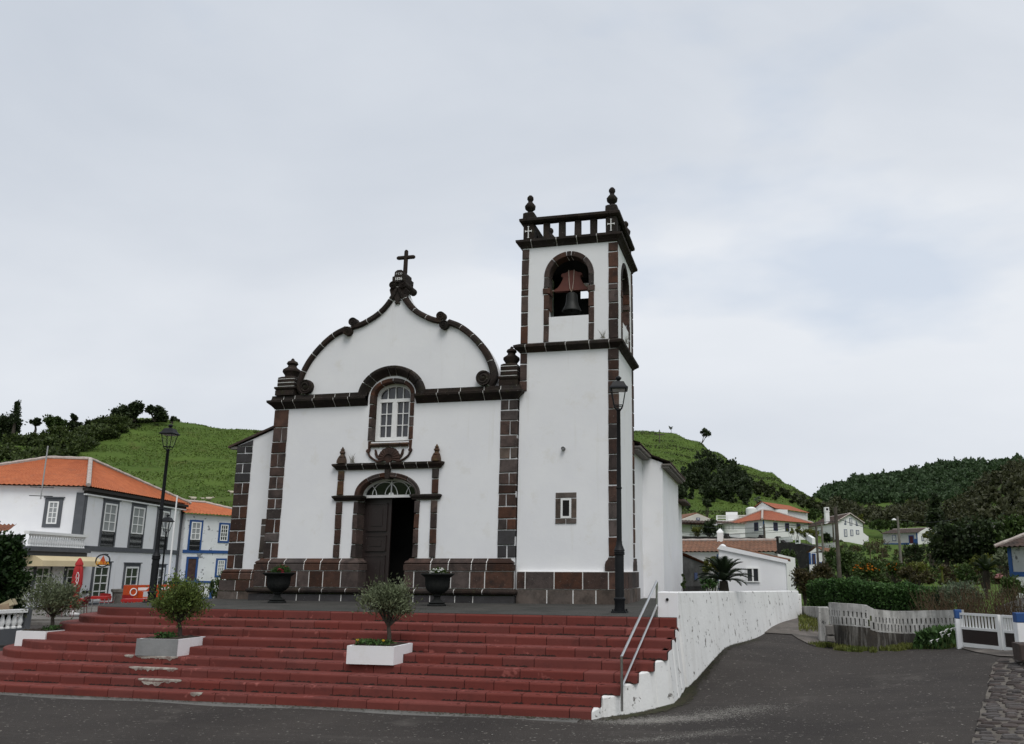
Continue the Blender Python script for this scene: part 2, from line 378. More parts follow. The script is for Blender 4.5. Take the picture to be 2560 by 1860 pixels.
def edge_stones(pts, js, rin=.135, rout=.03, y0=-.09, y1=.16):
    P = [np.array(p) for p in pts]; L_ = [0]
    for a, b in zip(P[:-1], P[1:]): L_.append(L_[-1]+np.linalg.norm(b-a))
    def st(d):
        i = max(0, min(len(P)-2, int(np.searchsorted(L_, d)-1))); k = (d-L_[i])/(L_[i+1]-L_[i])
        i0, i1 = max(0, i-1), min(len(P)-1, i+2); t = (P[i1]-P[i0])/np.linalg.norm(P[i1]-P[i0]); n = np.array([t[1], -t[0]])
        return P[i]+(P[i+1]-P[i])*k, n
    prof = [(-rin, y1), (-rin, y0*.5), (-rin*.8, y0), (-.2*rin, y0), (rout, y0*.4), (rout, y1)]
    js = [0]+[q*L_[-1] for q in js]+[L_[-1]]
    for sgn in (1, -1):
        for a, b in zip(js[:-1], js[1:]):
            g = .013; rr = []; nn_ = max(3, int((b-a)/.1))
            for i in range(nn_+1):
                d = a+g+(b-a-2*g)*i/nn_; p, n = st(d)
                rr.append([(GC+sgn*(p[0]+n[0]*q), F+y, p[1]+n[1]*q) for q, y in prof])
            MB().sweep(rr).build('gable_edge_stone', BASALTB, church)
        rr = []
        for i in range(41):
            p, n = st(L_[-1]*i/40); rr.append([(GC+sgn*(p[0]+n[0]*(q*.88-.006)), F+y*.8, p[1]+n[1]*(q*.88-.006)) for q, y in prof])
        MB().sweep(rr).build('mortar', MORTAR, church)
edge_stones(lobe, (.30, .52, .66, .83)); edge_stones(ogee, (.28, .52, .78), rin=.12)
def volute(cx, cz, r_, y0, y1, hand=1, nm='volute', turns=1.9):
    mb = MB(); n = 22; rr = []
    for y, q in ((y0, .80), (y0-.015, .86), (y0-.02, .97), (y0+.02, 1.), (y1, 1.)):
        rr.append([(cx+r_*q*math.cos(2*math.pi*k/n), y, cz+r_*q*math.sin(2*math.pi*k/n)) for k in range(n)])
    mb.sweep(rr); pts = []; rad = []
    for i in range(34):
        t = i/33; a = hand*2*math.pi*turns*t+1.2; q = r_*(.84-.74*t); pts.append((cx+q*math.cos(a), y0-.008, cz+q*math.sin(a))); rad.append(r_*(.13-.03*t))
    mb.tube(pts, rad, 6); mb.tube([(cx, y0+.01, cz), (cx, y0-.04, cz)], r_*.16, 8)
    return mb.build(nm, BASALTB, church, smooth=True)
for s in (1, -1):
    volute(GC+s*2.555, 5.68, .20, F-.12, F+.10, s); volute(GC+s*1.405, 7.19, .125, F-.13, F+.08, s)
    volute(GC+s*1.285, 7.46, .120, F-.08, F+.10, -s)
    volute(GC+s*.145+.01, 8.43, .105, F-.10, F+.62, -s)
    MB().prism([(GC+s*.03, 8.30), (GC+s*.20, 8.16), (GC+s*.24, 8.30), (GC+s*.12, 8.55), (GC+s*.02, 8.5)], 'y', F-.07, F+.2).build('gable_edge_stone', BASALTB, church)
# head of the gable with the year, and the cross
hx = GC+.045
ped = MB().prism([(hx-.20, 8.50), (hx+.18, 8.50), (hx+.19, 8.66), (hx+.13, 8.68), (hx+.12, 8.80), (hx+.05, 8.85), (hx-.07, 8.85), (hx-.14, 8.80), (hx-.15, 8.68), (hx-.205, 8.66)], 'y', F-.10, F+.42)
ped.prism([(hx-.16, 8.50), (hx+.15, 8.50), (hx+.15, 8.40), (hx-.16, 8.40)], 'y', F-.06, F+.45)
pedo = ped.build('cross_pedestal', BASALTB, church)
def text(s, size, M4, m, parent, name='lettering', depth=.004, bold=0.):
    cu = bpy.data.curves.new(name, 'FONT'); cu.body = s; cu.size = size; cu.extrude = depth; cu.align_x = 'CENTER'; cu.align_y = 'CENTER'; cu.offset = bold
    ob = bpy.data.objects.new(name, cu); col.objects.link(ob)
    dg = bpy.context.evaluated_depsgraph_get(); me = bpy.data.meshes.new_from_object(ob.evaluated_get(dg)); bpy.data.objects.remove(ob)
    L_ = root_loc(parent); me.transform(M4); me.transform(Matrix.Translation(-Vector(L_)))
    o = bpy.data.objects.new(name, me); col.objects.link(o); me.materials.clear(); me.materials.append(m); o.parent = parent
    return o
def frame4(o, e, n, z=(0, 0, 1)):
    """matrix whose x = e, y = up, z = outward n"""
    m = Matrix.Identity(4)
    for i in range(3): m[i][0] = e[i]; m[i][1] = z[i]; m[i][2] = n[i]; m[i][3] = o[i]
    return m
text('1826', .112, frame4((hx-.02, F-.105, 8.59), (1, 0, 0), (0, -1, 0)), PAINTW, pedo, bold=.001)
text('F C D', .075, frame4((hx-.01, F-.105, 8.735), (1, 0, 0), (0, -1, 0)), PAINTW, pedo, bold=.0)
cr = MB(); crx = hx+.06
cr.tube([(crx, F+.12, 8.83), (crx+.005, F+.12, 9.36), (crx+.006, F+.12, 9.475), (crx+.006, F+.12, 9.51)], [.062, .057, .055, .030], 8)
cr.tube([(crx-.265, F+.12, 9.285), (crx-.225, F+.12, 9.29), (crx+.235, F+.12, 9.29), (crx+.27, F+.12, 9.29)], [.034, .056, .056, .034], 8)
cr.build('gable_cross', BASALTB, church)
MB().prism([(GC-.02, 8.33), (GC+.03, 8.33), (GC+.08, 8.14), (GC+.10, 8.10), (GC+.07, 8.05), (GC+.08, 8.00), (GC+.03, 7.98), (GC+.07, 7.93), (GC+.05, 7.89), (GC, 7.92), (GC-.05, 7.89), (GC-.08, 7.93), (GC-.04, 7.98), (GC-.09, 8.0), (GC-.08, 8.05), (GC-.11, 8.1), (GC-.07, 8.16)], 'y', F-.05, F+.02).build('leaf_pendant', BASALTB, church)
# cornice of the front with the hood over the window
cprof = [(-.03, 5.09), (.02, 5.10), (.04, 5.135), (.09, 5.19), (.15, 5.24), (.18, 5.27), (.185, 5.325), (.10, 5.35), (.09, 5.38), (.08, 5.46), (-.03, 5.48)]
cornice(church, [(-12.94, 20.1), (-12.94, F), (GX-.70, F)], cprof, .62, BASALTB, joints=(.75+.33, 1.42, 2.0, 2.62, 3.05))
cornice(church, [(GX+.70, F), (-6.0, F), (-6.0, F+.05)], cprof, .7, BASALTB, joints=(.62, 1.25, 1.9, 2.35))
hood = [(.02, F+.03), (.02, F-.03), (.05, F-.045), (.10, F-.10), (.15, F-.15), (.19, F-.18), (.25, F-.185), (.28, F-.09), (.29, F+.03)]
arch(church, GX, 5.27, .68, .60, (0, 30, 52, 82, 97, 133, 150, 180), hood, BASALTB, 'hood_stone')
# stone frame of the window
wst = [(0, F+.26), (0, F-.015), (.02, F-.03), (.085, F-.03), (.115, F-.01), (.115, F+.05)]
arch(church, GX, 5.37, .525, .335, (0, 54, 90, 126, 180), wst, BASALT, 'window_surround_stone')
for s in (-1, 1):
    x0, x1 = (GX-.64, GX-.525) if s < 0 else (GX+.525, GX+.64)
    pilaster(church, x0, x1, [5.37, 5.13, 4.76, 4.50, 4.14], lambda i: False, F+.26, F-.03, BASALT, name='window_surround_stone')
    pilaster(church, *((GX-.62, GX-.545) if s < 0 else (GX+.545, GX+.62)), [4.14, 3.86], lambda i: False, F+.1, F-.03, BASALT, name='window_surround_stone')
for a, b in ((-.545, -.26), (-.26, .01), (.01, .31), (.31, .545)):
    MB().prism([(F+.25, 3.96), (F-.05, 3.96), (F-.09, 4.02), (F-.07, 4.05), (F+.25, 4.14)], 'x', GX+a+.011, GX+b-.011).build('sill_stone', OCHRE, church)
# window
def sash(parent, tf, x0, x1, z0, z1, nx, nz, m, glassm, fr=.05, bar=.018, d=.0, name='window'):
    """casement: glass pane as the mesh, frame and bars as sub-part; tf local (s, d outward, t)"""
    g = MB(tf).box(x0, x1, d-.012, d-.004, z0, z1).build(name, glassm, parent)
    b = MB(tf)
    b.box(x0, x0+fr, d-.02, d+.03, z0, z1).box(x1-fr, x1, d-.02, d+.03, z0, z1).box(x0+fr, x1-fr, d-.02, d+.029, z0, z0+fr).box(x0+fr, x1-fr, d-.02, d+.029, z1-fr, z1)
    for i in range(1, nx): q = x0+fr+(x1-x0-2*fr)*i/nx; b.box(q-bar/2, q+bar/2, d-.003, d+.018, z0+fr, z1-fr)
    for i in range(1, nz): q = z0+fr+(z1-z0-2*fr)*i/nz; b.box(x0+fr, x1-fr, d-.003, d+.016, q-bar/2, q+bar/2)
    b.build('sash', m, g); return g
yw = F+.2
gw = MB().plate([(GX-.5, 4.15), (GX+.5, 4.15)]+arcpts(GX, 5.36, .5, .31, 0, 180, 16), [], yw+.03, yw+.04).build('window', GLASSC if False else GLASS, church)
fb = MB()
fb.box(GX-.52, GX-.43, yw-.03, yw+.06, 4.15, 5.37).box(GX+.43, GX+.52, yw-.03, yw+.06, 4.15, 5.37).box(GX-.43, GX+.43, yw-.03, yw+.06, 4.15, 4.25)
fb.box(GX-.43, GX+.43, yw-.032, yw+.06, 5.20, 5.29).box(GX-.045, GX+.045, yw-.034, yw+.03, 4.25, 5.20)
for s in (-1, 1):
    a, b = (GX-.43, GX-.045) if s < 0 else (GX+.045, GX+.43)
    fb.box(a, a+.03, yw-.02, yw+.03, 4.25, 5.2).box(b-.03, b, yw-.02, yw+.03, 4.25, 5.2).box((a+b)/2-.011, (a+b)/2+.011, yw-.01, yw+.03, 4.25, 5.2)
    for k in (1, 2): z = 4.25+.95*k/3; fb.box(a+.03, b-.03, yw-.009, yw+.03, z-.011, z+.011)
for k in (-.22, 0, .22): fb.box(GX+k-.011, GX+k+.011, yw-.01, yw+.03, 5.29, 5.37+.27*math.sqrt(max(0, 1-(k/.46)**2)))
rr = []
for i in range(21):
    th = math.pi*i/20; rr.append([(lambda p: (p[0], y, p[1]))(ell(GX, 5.37, .43, .25, th, q)) for q, y in ((0, yw+.05), (0, yw-.03), (.085, yw-.03), (.085, yw+.05))])
fb.sweep(rr); fb.build('sash', PAINTW, gw)
MB().plate([(GX-.55, 4.0), (GX+.55, 4.0), (GX+.55, 5.8), (GX-.55, 5.8)], [], F+.45, F+.46).build('curtain', mat('grey_curtain', (.10, .10, .11), .9, (.07, .07, .08), 4), gw)
# scallop shell with leaf sprays under the sill
sx, sz = GX+.0, 3.60
rr = []; nseg = 26
for k, (q, y) in enumerate(((.10, -.05), (.12, -.075), (.26, -.045), (.31, -.02), (.31, .02))):
    rr.append([])
    for i in range(nseg+1):
        a = R(-22+224*i/nseg); w_ = 1+(.045 if i % 2 else 0)*(q > .2); rr[-1].append((sx+q*w_*math.cos(a), F+y-(.016 if i % 2 else 0)*(q < .31), sz+.04+q*w_*math.sin(a)*.98))
sh = MB(); sh.grid(rr); sh.prism([(sx-.055, 3.52), (sx+.055, 3.52), (sx+.045, 3.66), (sx-.045, 3.66)], 'y', F-.07, F+.02)
sh.prism(arcpts(sx, sz+.04, .11, .10, 0, 360, 14)[:-1], 'y', F-.06, F+.02)
sh.build('shell_ornament', BASALT, church)
for s in (-1, 1):
    vb = MB(); pts = [(GX+s*.60, F-.02, 3.88), (GX+s*.605, F-.02, 3.82), (GX+s*.55, F-.02, 3.72), (GX+s*.45, F-.02, 3.64), (GX+s*.34, F-.02, 3.58), (GX+s*.22, F-.02, 3.57)]
    vb.tube(pts, [.03, .028, .03, .03, .032, .04], 8); vb.tube([(GX+s*.60, F-.06, 3.86), (GX+s*.60, F+.02, 3.86)], .05, 12)
    lf = catmull([(.20, 3.60), (.27, 3.66), (.33, 3.76), (.36, 3.86), (.40, 3.90), (.415, 3.87), (.405, 3.83), (.40, 3.76), (.34, 3.66), (.24, 3.60)], 3)
    vb.prism([(GX+s*p[0], p[1]) for p in lf], 'y', F-.035, F+.01); vb.build('leaf_spray', BASALT, church)
# quoins of the front
pilaster(church, -12.945, -12.52, [5.09, 4.59, 4.19, 3.88, 3.50, 3.24, 2.91, 2.65, 2.38, 2.11, 1.74, 1.49, 1.085], lambda i: i % 2 == 1, F+.45, F-.028, BASALT)
pilaster(church, -6.43, -5.985, [5.09, 4.82, 4.54, 4.17, 3.85, 3.56, 3.20, 2.90, 2.67, 2.36, 2.05, 1.77, 1.40, 1.085], lambda i: i % 2 == 0, F+.3, F-.028, BASALT, alt=lambda i: GREYST if i > 10 else (TANST if i in (2, 4) and random.random() < .5 else BASALT))
# plinth
base = [(-.1, 0), (.21, 0), (.21, .172), (-.1, .172)]
tor = [(-.1, .19), (.17, .19), (.24, .20), (.27, .24), (.27, .28), (.23, .32), (.16, .335), (-.1, .335)]
dado = [(-.1, .355), (.14, .355), (.14, .755), (-.1, .755)]
ogm = [(-.1, .775), (.155, .775), (.155, .92), (.12, .935), (.145, .965), (.12, 1.005), (.07, 1.03), (.045, 1.075), (-.1, 1.075)]
left = [(-12.94, F+.55), (-12.94, F), (-10.24, F), (-10.24, F+.3)]; right = [(-8.70, F+.3), (-8.70, F), (-6.13, F), (-6.13, F+.04)]
for pth in (left, right):
    cornice(church, pth, base, .55, GREYST, 'plinth_stone', gap=.026); cornice(church, pth, tor, .6, BASALTB, 'plinth_moulding')
    cornice(church, pth, dado, .45, BASALT, 'plinth_stone', gap=.028, fill=True); cornice(church, pth, ogm, .52, BASALT, 'plinth_moulding', gap=.026)
MB().box(-10.02, -8.92, F-.30, F+.6, 0, .165).build('door_step', GREYST, church)
# doorway
for x0, x1 in ((-10.90, -10.735), (-8.235, -8.07)):
    pilaster(church, x0, x1, [2.545, 2.21, 1.82, 1.43, 1.085], lambda i: False, F+.05, F-.05, BASALT, name='door_pilaster_stone')
    pilaster(church, x0, x1, [3.365, 3.09, 2.70], lambda i: False, F+.05, F-.05, OCHRE if x0 < -10 else BASALT, name='door_pilaster_stone')
for x0, x1 in ((-10.40, -10.27), (-8.69, -8.56)):
    pilaster(church, x0, x1, [2.545, 2.21, 1.82, 1.43, 1.085], lambda i: False, F+.34, F-.04, BASALT, name='door_jamb_stone')
    MB().box(x0+.012, x1-.012, F-.0, F+.33, .345, 1.08).build('door_jamb_stone', BASALT, church)
ipr = [(-.05, 2.555), (.05, 2.56), (.065, 2.60), (.10, 2.635), (.11, 2.68), (.05, 2.70), (-.05, 2.70)]
cornice(church, [(-10.905, F+.02), (-10.905, F), (-10.26, F), (-10.26, F+.2)], ipr, 5, BASALTB, 'impost_stone', mort=False)
cornice(church, [(-8.70, F+.2), (-8.70, F), (-8.065, F), (-8.065, F+.02)], ipr, 5, BASALTB, 'impost_stone', mort=False)
dst = [(0, F+.34), (0, F-.02), (.03, F-.05), (.05, F-.03), (.11, F-.05), (.13, F-.03), (.13, F+.05)]
arch(church, DX, 2.70, .79, .45, (0, 48, 74, 86), dst, BASALT, 'door_arch_stone'); arch(church, DX, 2.70, .79, .45, (94, 107, 132, 180), dst, BASALT, 'door_arch_stone')
MB().prism([(DX-.055, 3.12), (DX+.055, 3.12), (DX+.075, 3.36), (DX-.075, 3.36)], 'y', F-.08, F+.2).build('keystone', BASALTB, church)
dpr = [(-.03, 3.37), (.055, 3.375), (.07, 3.41), (.10, 3.44), (.14, 3.475), (.145, 3.525), (.05, 3.545), (-.03, 3.55)]
cornice(church, [(-10.905, F+.02), (-10.905, F), (-8.065, F), (-8.065, F+.02)], dpr, .42, BASALTB, 'door_cornice_stone')
for x in (-10.79, -8.12):
    MB().lathe([(.105, 3.54), (.10, 3.62), (.085, 3.67), (.075, 3.70)], (x, F-.07, 0), sq=1).lathe([(.075, 3.68), (.095, 3.71), (.09, 3.73), (.055, 3.76), (.05, 3.79), (.075, 3.82), (.07, 3.86), (.04, 3.885), (.06, 3.90), (.03, 3.94), (.008, 3.985)], (x, F-.07, 0), 12).build('door_finial', OCHRE, church, smooth=True)
# fanlight
yf = F+.24
fan = MB().plate([(DX-.78, 2.67), (DX+.78, 2.67)]+arcpts(DX, 2.70, .78, .44, 0, 180, 18), [], yf+.02, yf+.03).build('fanlight', glass('fanlight_glass', (.012, .013, .013)), church)
tb = MB(); tb.box(DX-.79, DX+.79, yf-.05, yf+.05, 2.645, 2.715)
rr = []
for i in range(25):
    th = math.pi*i/24; rr.append([(lambda p: (p[0], y, p[1]))(ell(DX, 2.70, .73, .39, th, q)) for q, y in ((0, yf+.04), (0, yf-.04), (.07, yf-.04), (.07, yf+.04))])
tb.sweep(rr); tb.box(DX-.012, DX+.012, yf-.02, yf+.02, 2.71, 3.11)
def inside(x, z): return ((x-DX)/.735)**2+((z-2.70)/.395)**2 < 1 and z > 2.70
for cxx, r1, r2 in ((-.18, .36, .36), (.18, .36, .36), (-.78, .36, .34), (.78, .36, .34)):
    run = []
    for i in range(41):
        a = math.pi*i/40; p = (DX+cxx+r1*math.cos(a), 2.70+r2*math.sin(a))
        if inside(*p): run.append((p[0], yf, p[1]))
        elif len(run) > 2: tb.tube(run, .012, 6); run = []
        else: run = []
    if len(run) > 2: tb.tube(run, .012, 6)
tb.tube([(DX, yf-.02, 2.72), (DX, yf+.02, 2.72)], .07, 14)
tb.build('tracery', PAINTW, fan)
def door_leaf(tf, x0, x1, z0, z1, m, parent, name='door'):
    d = MB(tf).box(x0, x1, -.05, 0, z0, z1).build(name, m, parent); h = z1-z0
    for a, b in ((.06, .34), (.40, .55), (.61, .93)):
        a, b = 1-b, 1-a; p = MB(tf); xa, xb, za, zb = x0+.12, x1-.12, z0+h*a, z0+h*b
        for i, (o, dd) in enumerate(((0, .022), (.06, .012), (.11, .035))):
            p.prism([(xa+o, za+o), (xb-o, za+o), (xb-o, zb-o), (xa+o, zb-o)], 'y', -.001*i, dd) if i != 1 else None
        for (q0, q1, q2, q3) in ((xa-.02, xb+.02, za-.02, za+.01), (xa-.02, xb+.02, zb-.01, zb+.02), (xa-.02, xa+.01, za, zb), (xb-.01, xb+.02, za, zb)): p.box(q0, q1, 0, .035, q2, q3)
        p.build('panel', m, d)
    return d
door_leaf(lambda p: (p[0], F+.34-p[1], p[2]), DX-.79, DX-.02, .17, 2.645, DOORB, church)
door_leaf(lambda p: (DX+.76-p[1], F+.36+p[0], p[2]), 0, .77, .17, 2.645, DOORB, church)
backing = MB(); backing.box(DX-1.2, DX+1.2, F+1.5, F+1.55, 0, 3.4).box(DX-1.25, DX-1.2, F+.5, F+1.55, 0, 3.4).box(DX+1.2, DX+1.25, F+.5, F+1.55, 0, 3.4).box(DX-1.25, DX+1.25, F+.5, F+1.55, 3.4, 3.45)  # box of dark sheets added behind the door so the opening stays black
vo = backing.build('dark_door_backing', DARK, church)
MB().box(DX+.27, DX+.55, F+1.46, F+1.49, .75, 1.95).build('notice_board', mat('green_notice_board', (.05, .075, .075), .5, (.09, .11, .11), 8), vo)
# corner pinnacles of the front
def pinnacle(x, y, b, z0, z1, zt, m=BASALTB):
    h = zt-z1
    p = MB().box(x-b*1.12, x+b*1.12, y-b*1.12, y+b*1.12, z0, z0+.14)
    p.lathe([(b*1.04, z0+.14), (b*1.22, z0+.19), (b*1.22, z0+.235), (b*1.0, z0+.25)], (x, y, 0), sq=1)
    zm = (z0+.25+z1)/2
    p2 = [(b, z0+.27), (b, zm-.012)], [(b, zm+.012), (b, z1-.02)], [(b*.99, z1), (b*.98, z1+.03), (b*.72, z1+.07)]
    for q in p2: p.lathe(q, (x, y, 0), sq=1)
    p.lathe([(b*.72, z1+.05), (b*.70, z1+h*.2), (b*.98, z1+h*.36), (b*.95, z1+h*.45), (b*.5, z1+h*.58), (b*.44, z1+h*.66), (b*.62, z1+h*.74), (b*.52, z1+h*.83), (b*.2, z1+h*.9), (b*.16, z1+h*.96), (b*.05, z1+h)], (x, y, 0), 14)
    o = p.build('pinnacle', m, church, smooth=True)
    MB().box(x-b*.97, x+b*.97, y-b*.97, y+b*.97, z0+.2, z1+.01).build('mortar', MORTAR, o)
pinnacle(-12.63, F+.16, .255, 5.47, 5.95, 6.58); pinnacle(-6.24, F+.2, .225, 5.47, 6.0, 6.57)
# ------------------------------------------------ tower
TC = (TX0+TX1)/2; TYC = (T+TY1)/2
MB().box(TX0, TX1, T, TY1, 0, 6.5).build('tower_wall', WHITE, church)
bx = TC+.0; bh = [(bx-.57, 7.26), (bx+.57, 7.26)]+arcpts(bx, 8.37, .57, .57, 0, 180, 16)
sides = [lambda p: (p[0], T+p[1], p[2]), lambda p: (TX1-p[1], TYC+(p[0]-bx), p[2]), lambda p: (TC-(p[0]-bx), TY1-p[1], p[2]), lambda p: (TX0+p[1], TYC-(p[0]-bx), p[2])]
hw = [(TX1-TX0)/2, (TY1-T)/2-.33]*2
for tf, h_ in zip(sides, hw):
    MB(tf).plate([(bx-h_, 6.5), (bx+h_, 6.5), (bx+h_, 9.3), (bx-h_, 9.3)], [bh[::-1]], .0, .32).build('belfry_wall', WHITE, church)
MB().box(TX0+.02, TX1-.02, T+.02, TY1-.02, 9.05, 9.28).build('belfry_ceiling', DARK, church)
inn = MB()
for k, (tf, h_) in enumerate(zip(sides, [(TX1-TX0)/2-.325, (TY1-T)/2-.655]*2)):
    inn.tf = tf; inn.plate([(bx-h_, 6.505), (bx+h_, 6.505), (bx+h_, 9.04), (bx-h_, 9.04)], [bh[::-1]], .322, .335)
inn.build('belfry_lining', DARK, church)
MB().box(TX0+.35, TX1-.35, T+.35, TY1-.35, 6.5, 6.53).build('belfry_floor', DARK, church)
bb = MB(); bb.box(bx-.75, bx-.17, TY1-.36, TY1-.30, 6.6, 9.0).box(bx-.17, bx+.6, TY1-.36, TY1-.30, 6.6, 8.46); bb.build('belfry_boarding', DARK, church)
bst = [(0, .30), (0, -.012), (.012, -.022), (.13, -.022), (.142, -.012), (.142, .04)]
for k, tf in enumerate(sides[:2]):
    arch(church, bx, 8.37, .53, .53, (0, 47, 84, 96, 133, 180), bst, BASALT if k == 0 else BASALTB, 'belfry_arch_stone', tf=tf)
    for s in (-1, 1):
        x0, x1 = (bx-.672, bx-.53) if s < 0 else (bx+.53, bx+.672)
        for zt, zb, wd in ((8.37, 8.06, 0), (8.06, 7.89, .025), (7.89, 7.47, 0), (7.47, 7.04, 0), (7.04, 6.58, 0)):
            MB(tf).block(x0-wd, x1+wd, zb+.012, zt-.012, .30 if zb > 7.2 else .05, -.022-wd*.6).build('belfry_jamb_stone', BASALT, church)
# tower quoins
pilaster(church, TX0-.005, TX0+.185, [9.2, 8.90, 8.47, 8.06, 7.88, 7.43, 7.06, 6.57], lambda i: False, T+.3, T-.025, BASALT)
pilaster(church, TX1-.225, TX1+.018, [9.2, 8.93, 8.50, 8.05, 7.89, 7.54, 7.10, 6.57], lambda i: False, T+.06, T-.025, BASALT)
pilaster(church, TX0-.005, TX0+.185, [6.33, 6.03, 5.58, 5.3], lambda i: False, T+.3, T-.025, BASALT)
pilaster(church, TX1-.24, TX1+.018, [6.33, 6.02, 5.76, 5.48, 5.14, 4.75, 4.37, 4.0, 3.61, 3.21, 2.84, 2.42, 2.01, 1.59, 1.11], lambda i: False, T+.06, T-.025, BASALT)
sd1 = lambda p: (TX1-p[1], p[0], p[2])
pilaster(church, TY1-.2, TY1+.012, [9.2, 8.9, 8.5, 8.05, 7.85, 7.4, 7.0, 6.57], lambda i: False, .1, -.025, BASALT, tf=sd1)
pilaster(church, TY1-.2, TY1+.012, [6.33, 5.9, 5.5, 5.1, 4.7, 4.3, 3.9, 3.5, 3.1, 2.7, 2.3, 1.9, 1.5, 1.11], lambda i: False, .1, -.025, BASALT, tf=sd1)
# tower cornices, parapet
loop = [(TX0, TYC), (TX0, T), (TX1, T), (TX1, TY1), (TX0, TY1), (TX0, TYC)]
mid = [(-.03, 6.325), (.02, 6.33), (.05, 6.37), (.10, 6.41), (.155, 6.45), (.16, 6.51), (.04, 6.57), (-.03, 6.58)]
top = [(-.03, 9.21), (.025, 9.225), (.05, 9.28), (.10, 9.325), (.15, 9.36), (.155, 9.42), (.05, 9.455), (-.35, 9.46)]
cornice(church, loop, mid, .56, BASALTB, 'string_course_stone'); cornice(church, loop, top, .62, BASALTB, 'tower_cornice_stone')
rail = [(-.16, 9.945), (.02, 9.935), (.05, 9.955), (.085, 9.985), (.09, 10.05), (.03, 10.085), (-.22, 10.09)]
cornice(church, loop, rail, .7, BASALTB, 'parapet_rail_stone', mort=False, gap=.012)
for k, tf in enumerate(sides):
    h_ = hw[0] if k % 2 == 0 else (TY1-T)/2
    if k % 2 == 0:
        for s in (-1, 1):
            x = bx+s*(h_-.155); po = MB(tf).block(x-.15, x+.15, 9.455, 9.935, .28, 0).build('parapet_post', BASALTB, church)
            cx_ = MB(tf).box(x-.011, x+.011, -.02, .01, 9.53, 9.84).box(x-.075, x+.075, -.019, .01, 9.70, 9.722)
            for (a, b) in ((x-.085, 9.711), (x+.085, 9.711)): cx_.box(a-.009, a+.009, -.02, .01, b-.026, b+.026)
            for b in (9.525, 9.845): cx_.box(x-.024, x+.024, -.02, .01, b-.008, b+.008)
            cx_.build('inlaid_cross', PAINTW, po)
    for i in range(4):
        x = bx+(-.645+.43*i)*(1 if k % 2 == 0 else .95); MB(tf).block(x-.085, x+.085, 9.455, 9.94, .17, .02, ch=.015).build('parapet_baluster', BASALTB, church)
for sx_ in (TX0+.15, TX1-.15):
    for sy_ in (T+.15, TY1-.15):
        f_ = MB().lathe([(.16, 10.08), (.155, 10.24), (.10, 10.29)], (sx_, sy_, 0), sq=1)
        f_.lathe([(.09, 10.27), (.065, 10.32), (.075, 10.36), (.14, 10.42), (.15, 10.50), (.10, 10.57), (.06, 10.62), (.065, 10.66), (.09, 10.70), (.085, 10.76), (.045, 10.81), (.02, 10.82)], (sx_, sy_, 0), 11).build('tower_finial', BASALTB, church, smooth=True)
# tower plinth and pilaster feet
tpath = [(-5.90, T), (TX1, T), (TX1, TY1), (TX1-.3, TY1)]
cornice(church, tpath, [(-.1, 0), (.13, 0), (.13, .33), (-.1, .33)], .72, TANST, 'tower_plinth_stone', gap=.028, joints=(.02+.75, 1.42, 1.98, 2.72, 3.3, 3.9, 4.5))
cornice(church, tpath, [(-.1, .35), (.10, .35), (.10, .75), (-.1, .75)], .6, BASALT, 'tower_plinth_stone', gap=.028, fill=True, joints=(.21, .94, 1.65, 2.28, 2.75, 3.3, 3.9, 4.5))
for tf, x0, x1 in ((lambda p: (p[0], T+p[1], p[2]), TX1-.33, TX1+.03), (sd1, TY1-.26, TY1+.05)):
    MB(tf).prism([(x0, .775), (x1+.05, .775), (x1+.05, .93), (x1+.02, .96), (x1+.03, 1.0), (x1-.02, 1.05), (x1-.02, 1.10), (x0+.09, 1.10), (x0+.07, 1.05), (x0+.02, 1.0), (x0, .93)], 'y', -.06, .06).build('pilaster_foot', BASALT, church)
# slit window of the tower
for a, b, c, d in ((-4.965, -4.435, 2.55, 2.68), (-4.965, -4.84, 2.06, 2.53), (-4.56, -4.435, 2.06, 2.53), (-4.965, -4.71, 1.92, 2.04), (-4.69, -4.435, 1.92, 2.04)):
    MB().block(a, b, c, d, T+.1, T-.02, ch=.006, j=.002).build('slit_window_stone', TANST, church)
sl = MB().box(-4.83, -4.57, T-.004, T+.05, 2.05, 2.54).build('slit_window', DARK, church)
MB().box(-4.83, -4.785, T-.015, T+.04, 2.05, 2.54).box(-4.615, -4.57, T-.015, T+.04, 2.05, 2.54).box(-4.785, -4.615, T-.014, T+.04, 2.05, 2.10).box(-4.785, -4.615, T-.014, T+.04, 2.49, 2.54).build('slit_frame', PAINTW, sl)
MB().tube([(-4.77, T-.10, 3.775), (-4.77, T+.02, 3.78)], .048, 12, cap=False).tube([(-4.77, T-.09, 3.775), (-4.77, T-.085, 3.775)], .04, 12).build('wall_pipe', mat('grey_pipe', (.18, .18, .18), .7), church)
# ------------------------------------------------ left wing, nave sides, roofs
WY = 19.85
MB().prism([(-14.40, 0), (-12.90, 0), (-12.90, 4.80), (-14.40, 4.22)], 'y', WY, WY+8).build('side_wing_wall', WHITE, church)
pilaster(church, -14.405, -13.93, [4.20, 4.0, 3.71, 3.44, 3.17, 2.85, 2.51, 2.17, 1.83, 1.52, 1.18, .81], lambda i: i % 2 == 0, WY+.3, WY-.028, BASALT, alt=lambda i: GREYST if i < 4 else BASALT)
MB().prism([(-14.405, 4.205), (-13.93, 4.205), (-13.93, 4.36), (-14.405, 4.20)], 'y', WY-.028, WY+.2).build('quoin_stone', GREYST, church)
wp = [(-14.40, WY+1.2), (-14.40, WY), (-13.2, WY)]
for pr, m_, st_ in (([(-.1, 0), (.13, 0), (.13, .20), (-.1, .20)], TANST, .6), ([(-.1, .22), (.12, .22), (.12, .50), (-.1, .50)], BASALT, .5), ([(-.1, .52), (.10, .52), (.10, .66), (.07, .69), (.09, .73), (.03, .79), (-.1, .80)], BASALT, .45)):
    cornice(church, wp, pr, st_, m_, 'plinth_stone', gap=.02)
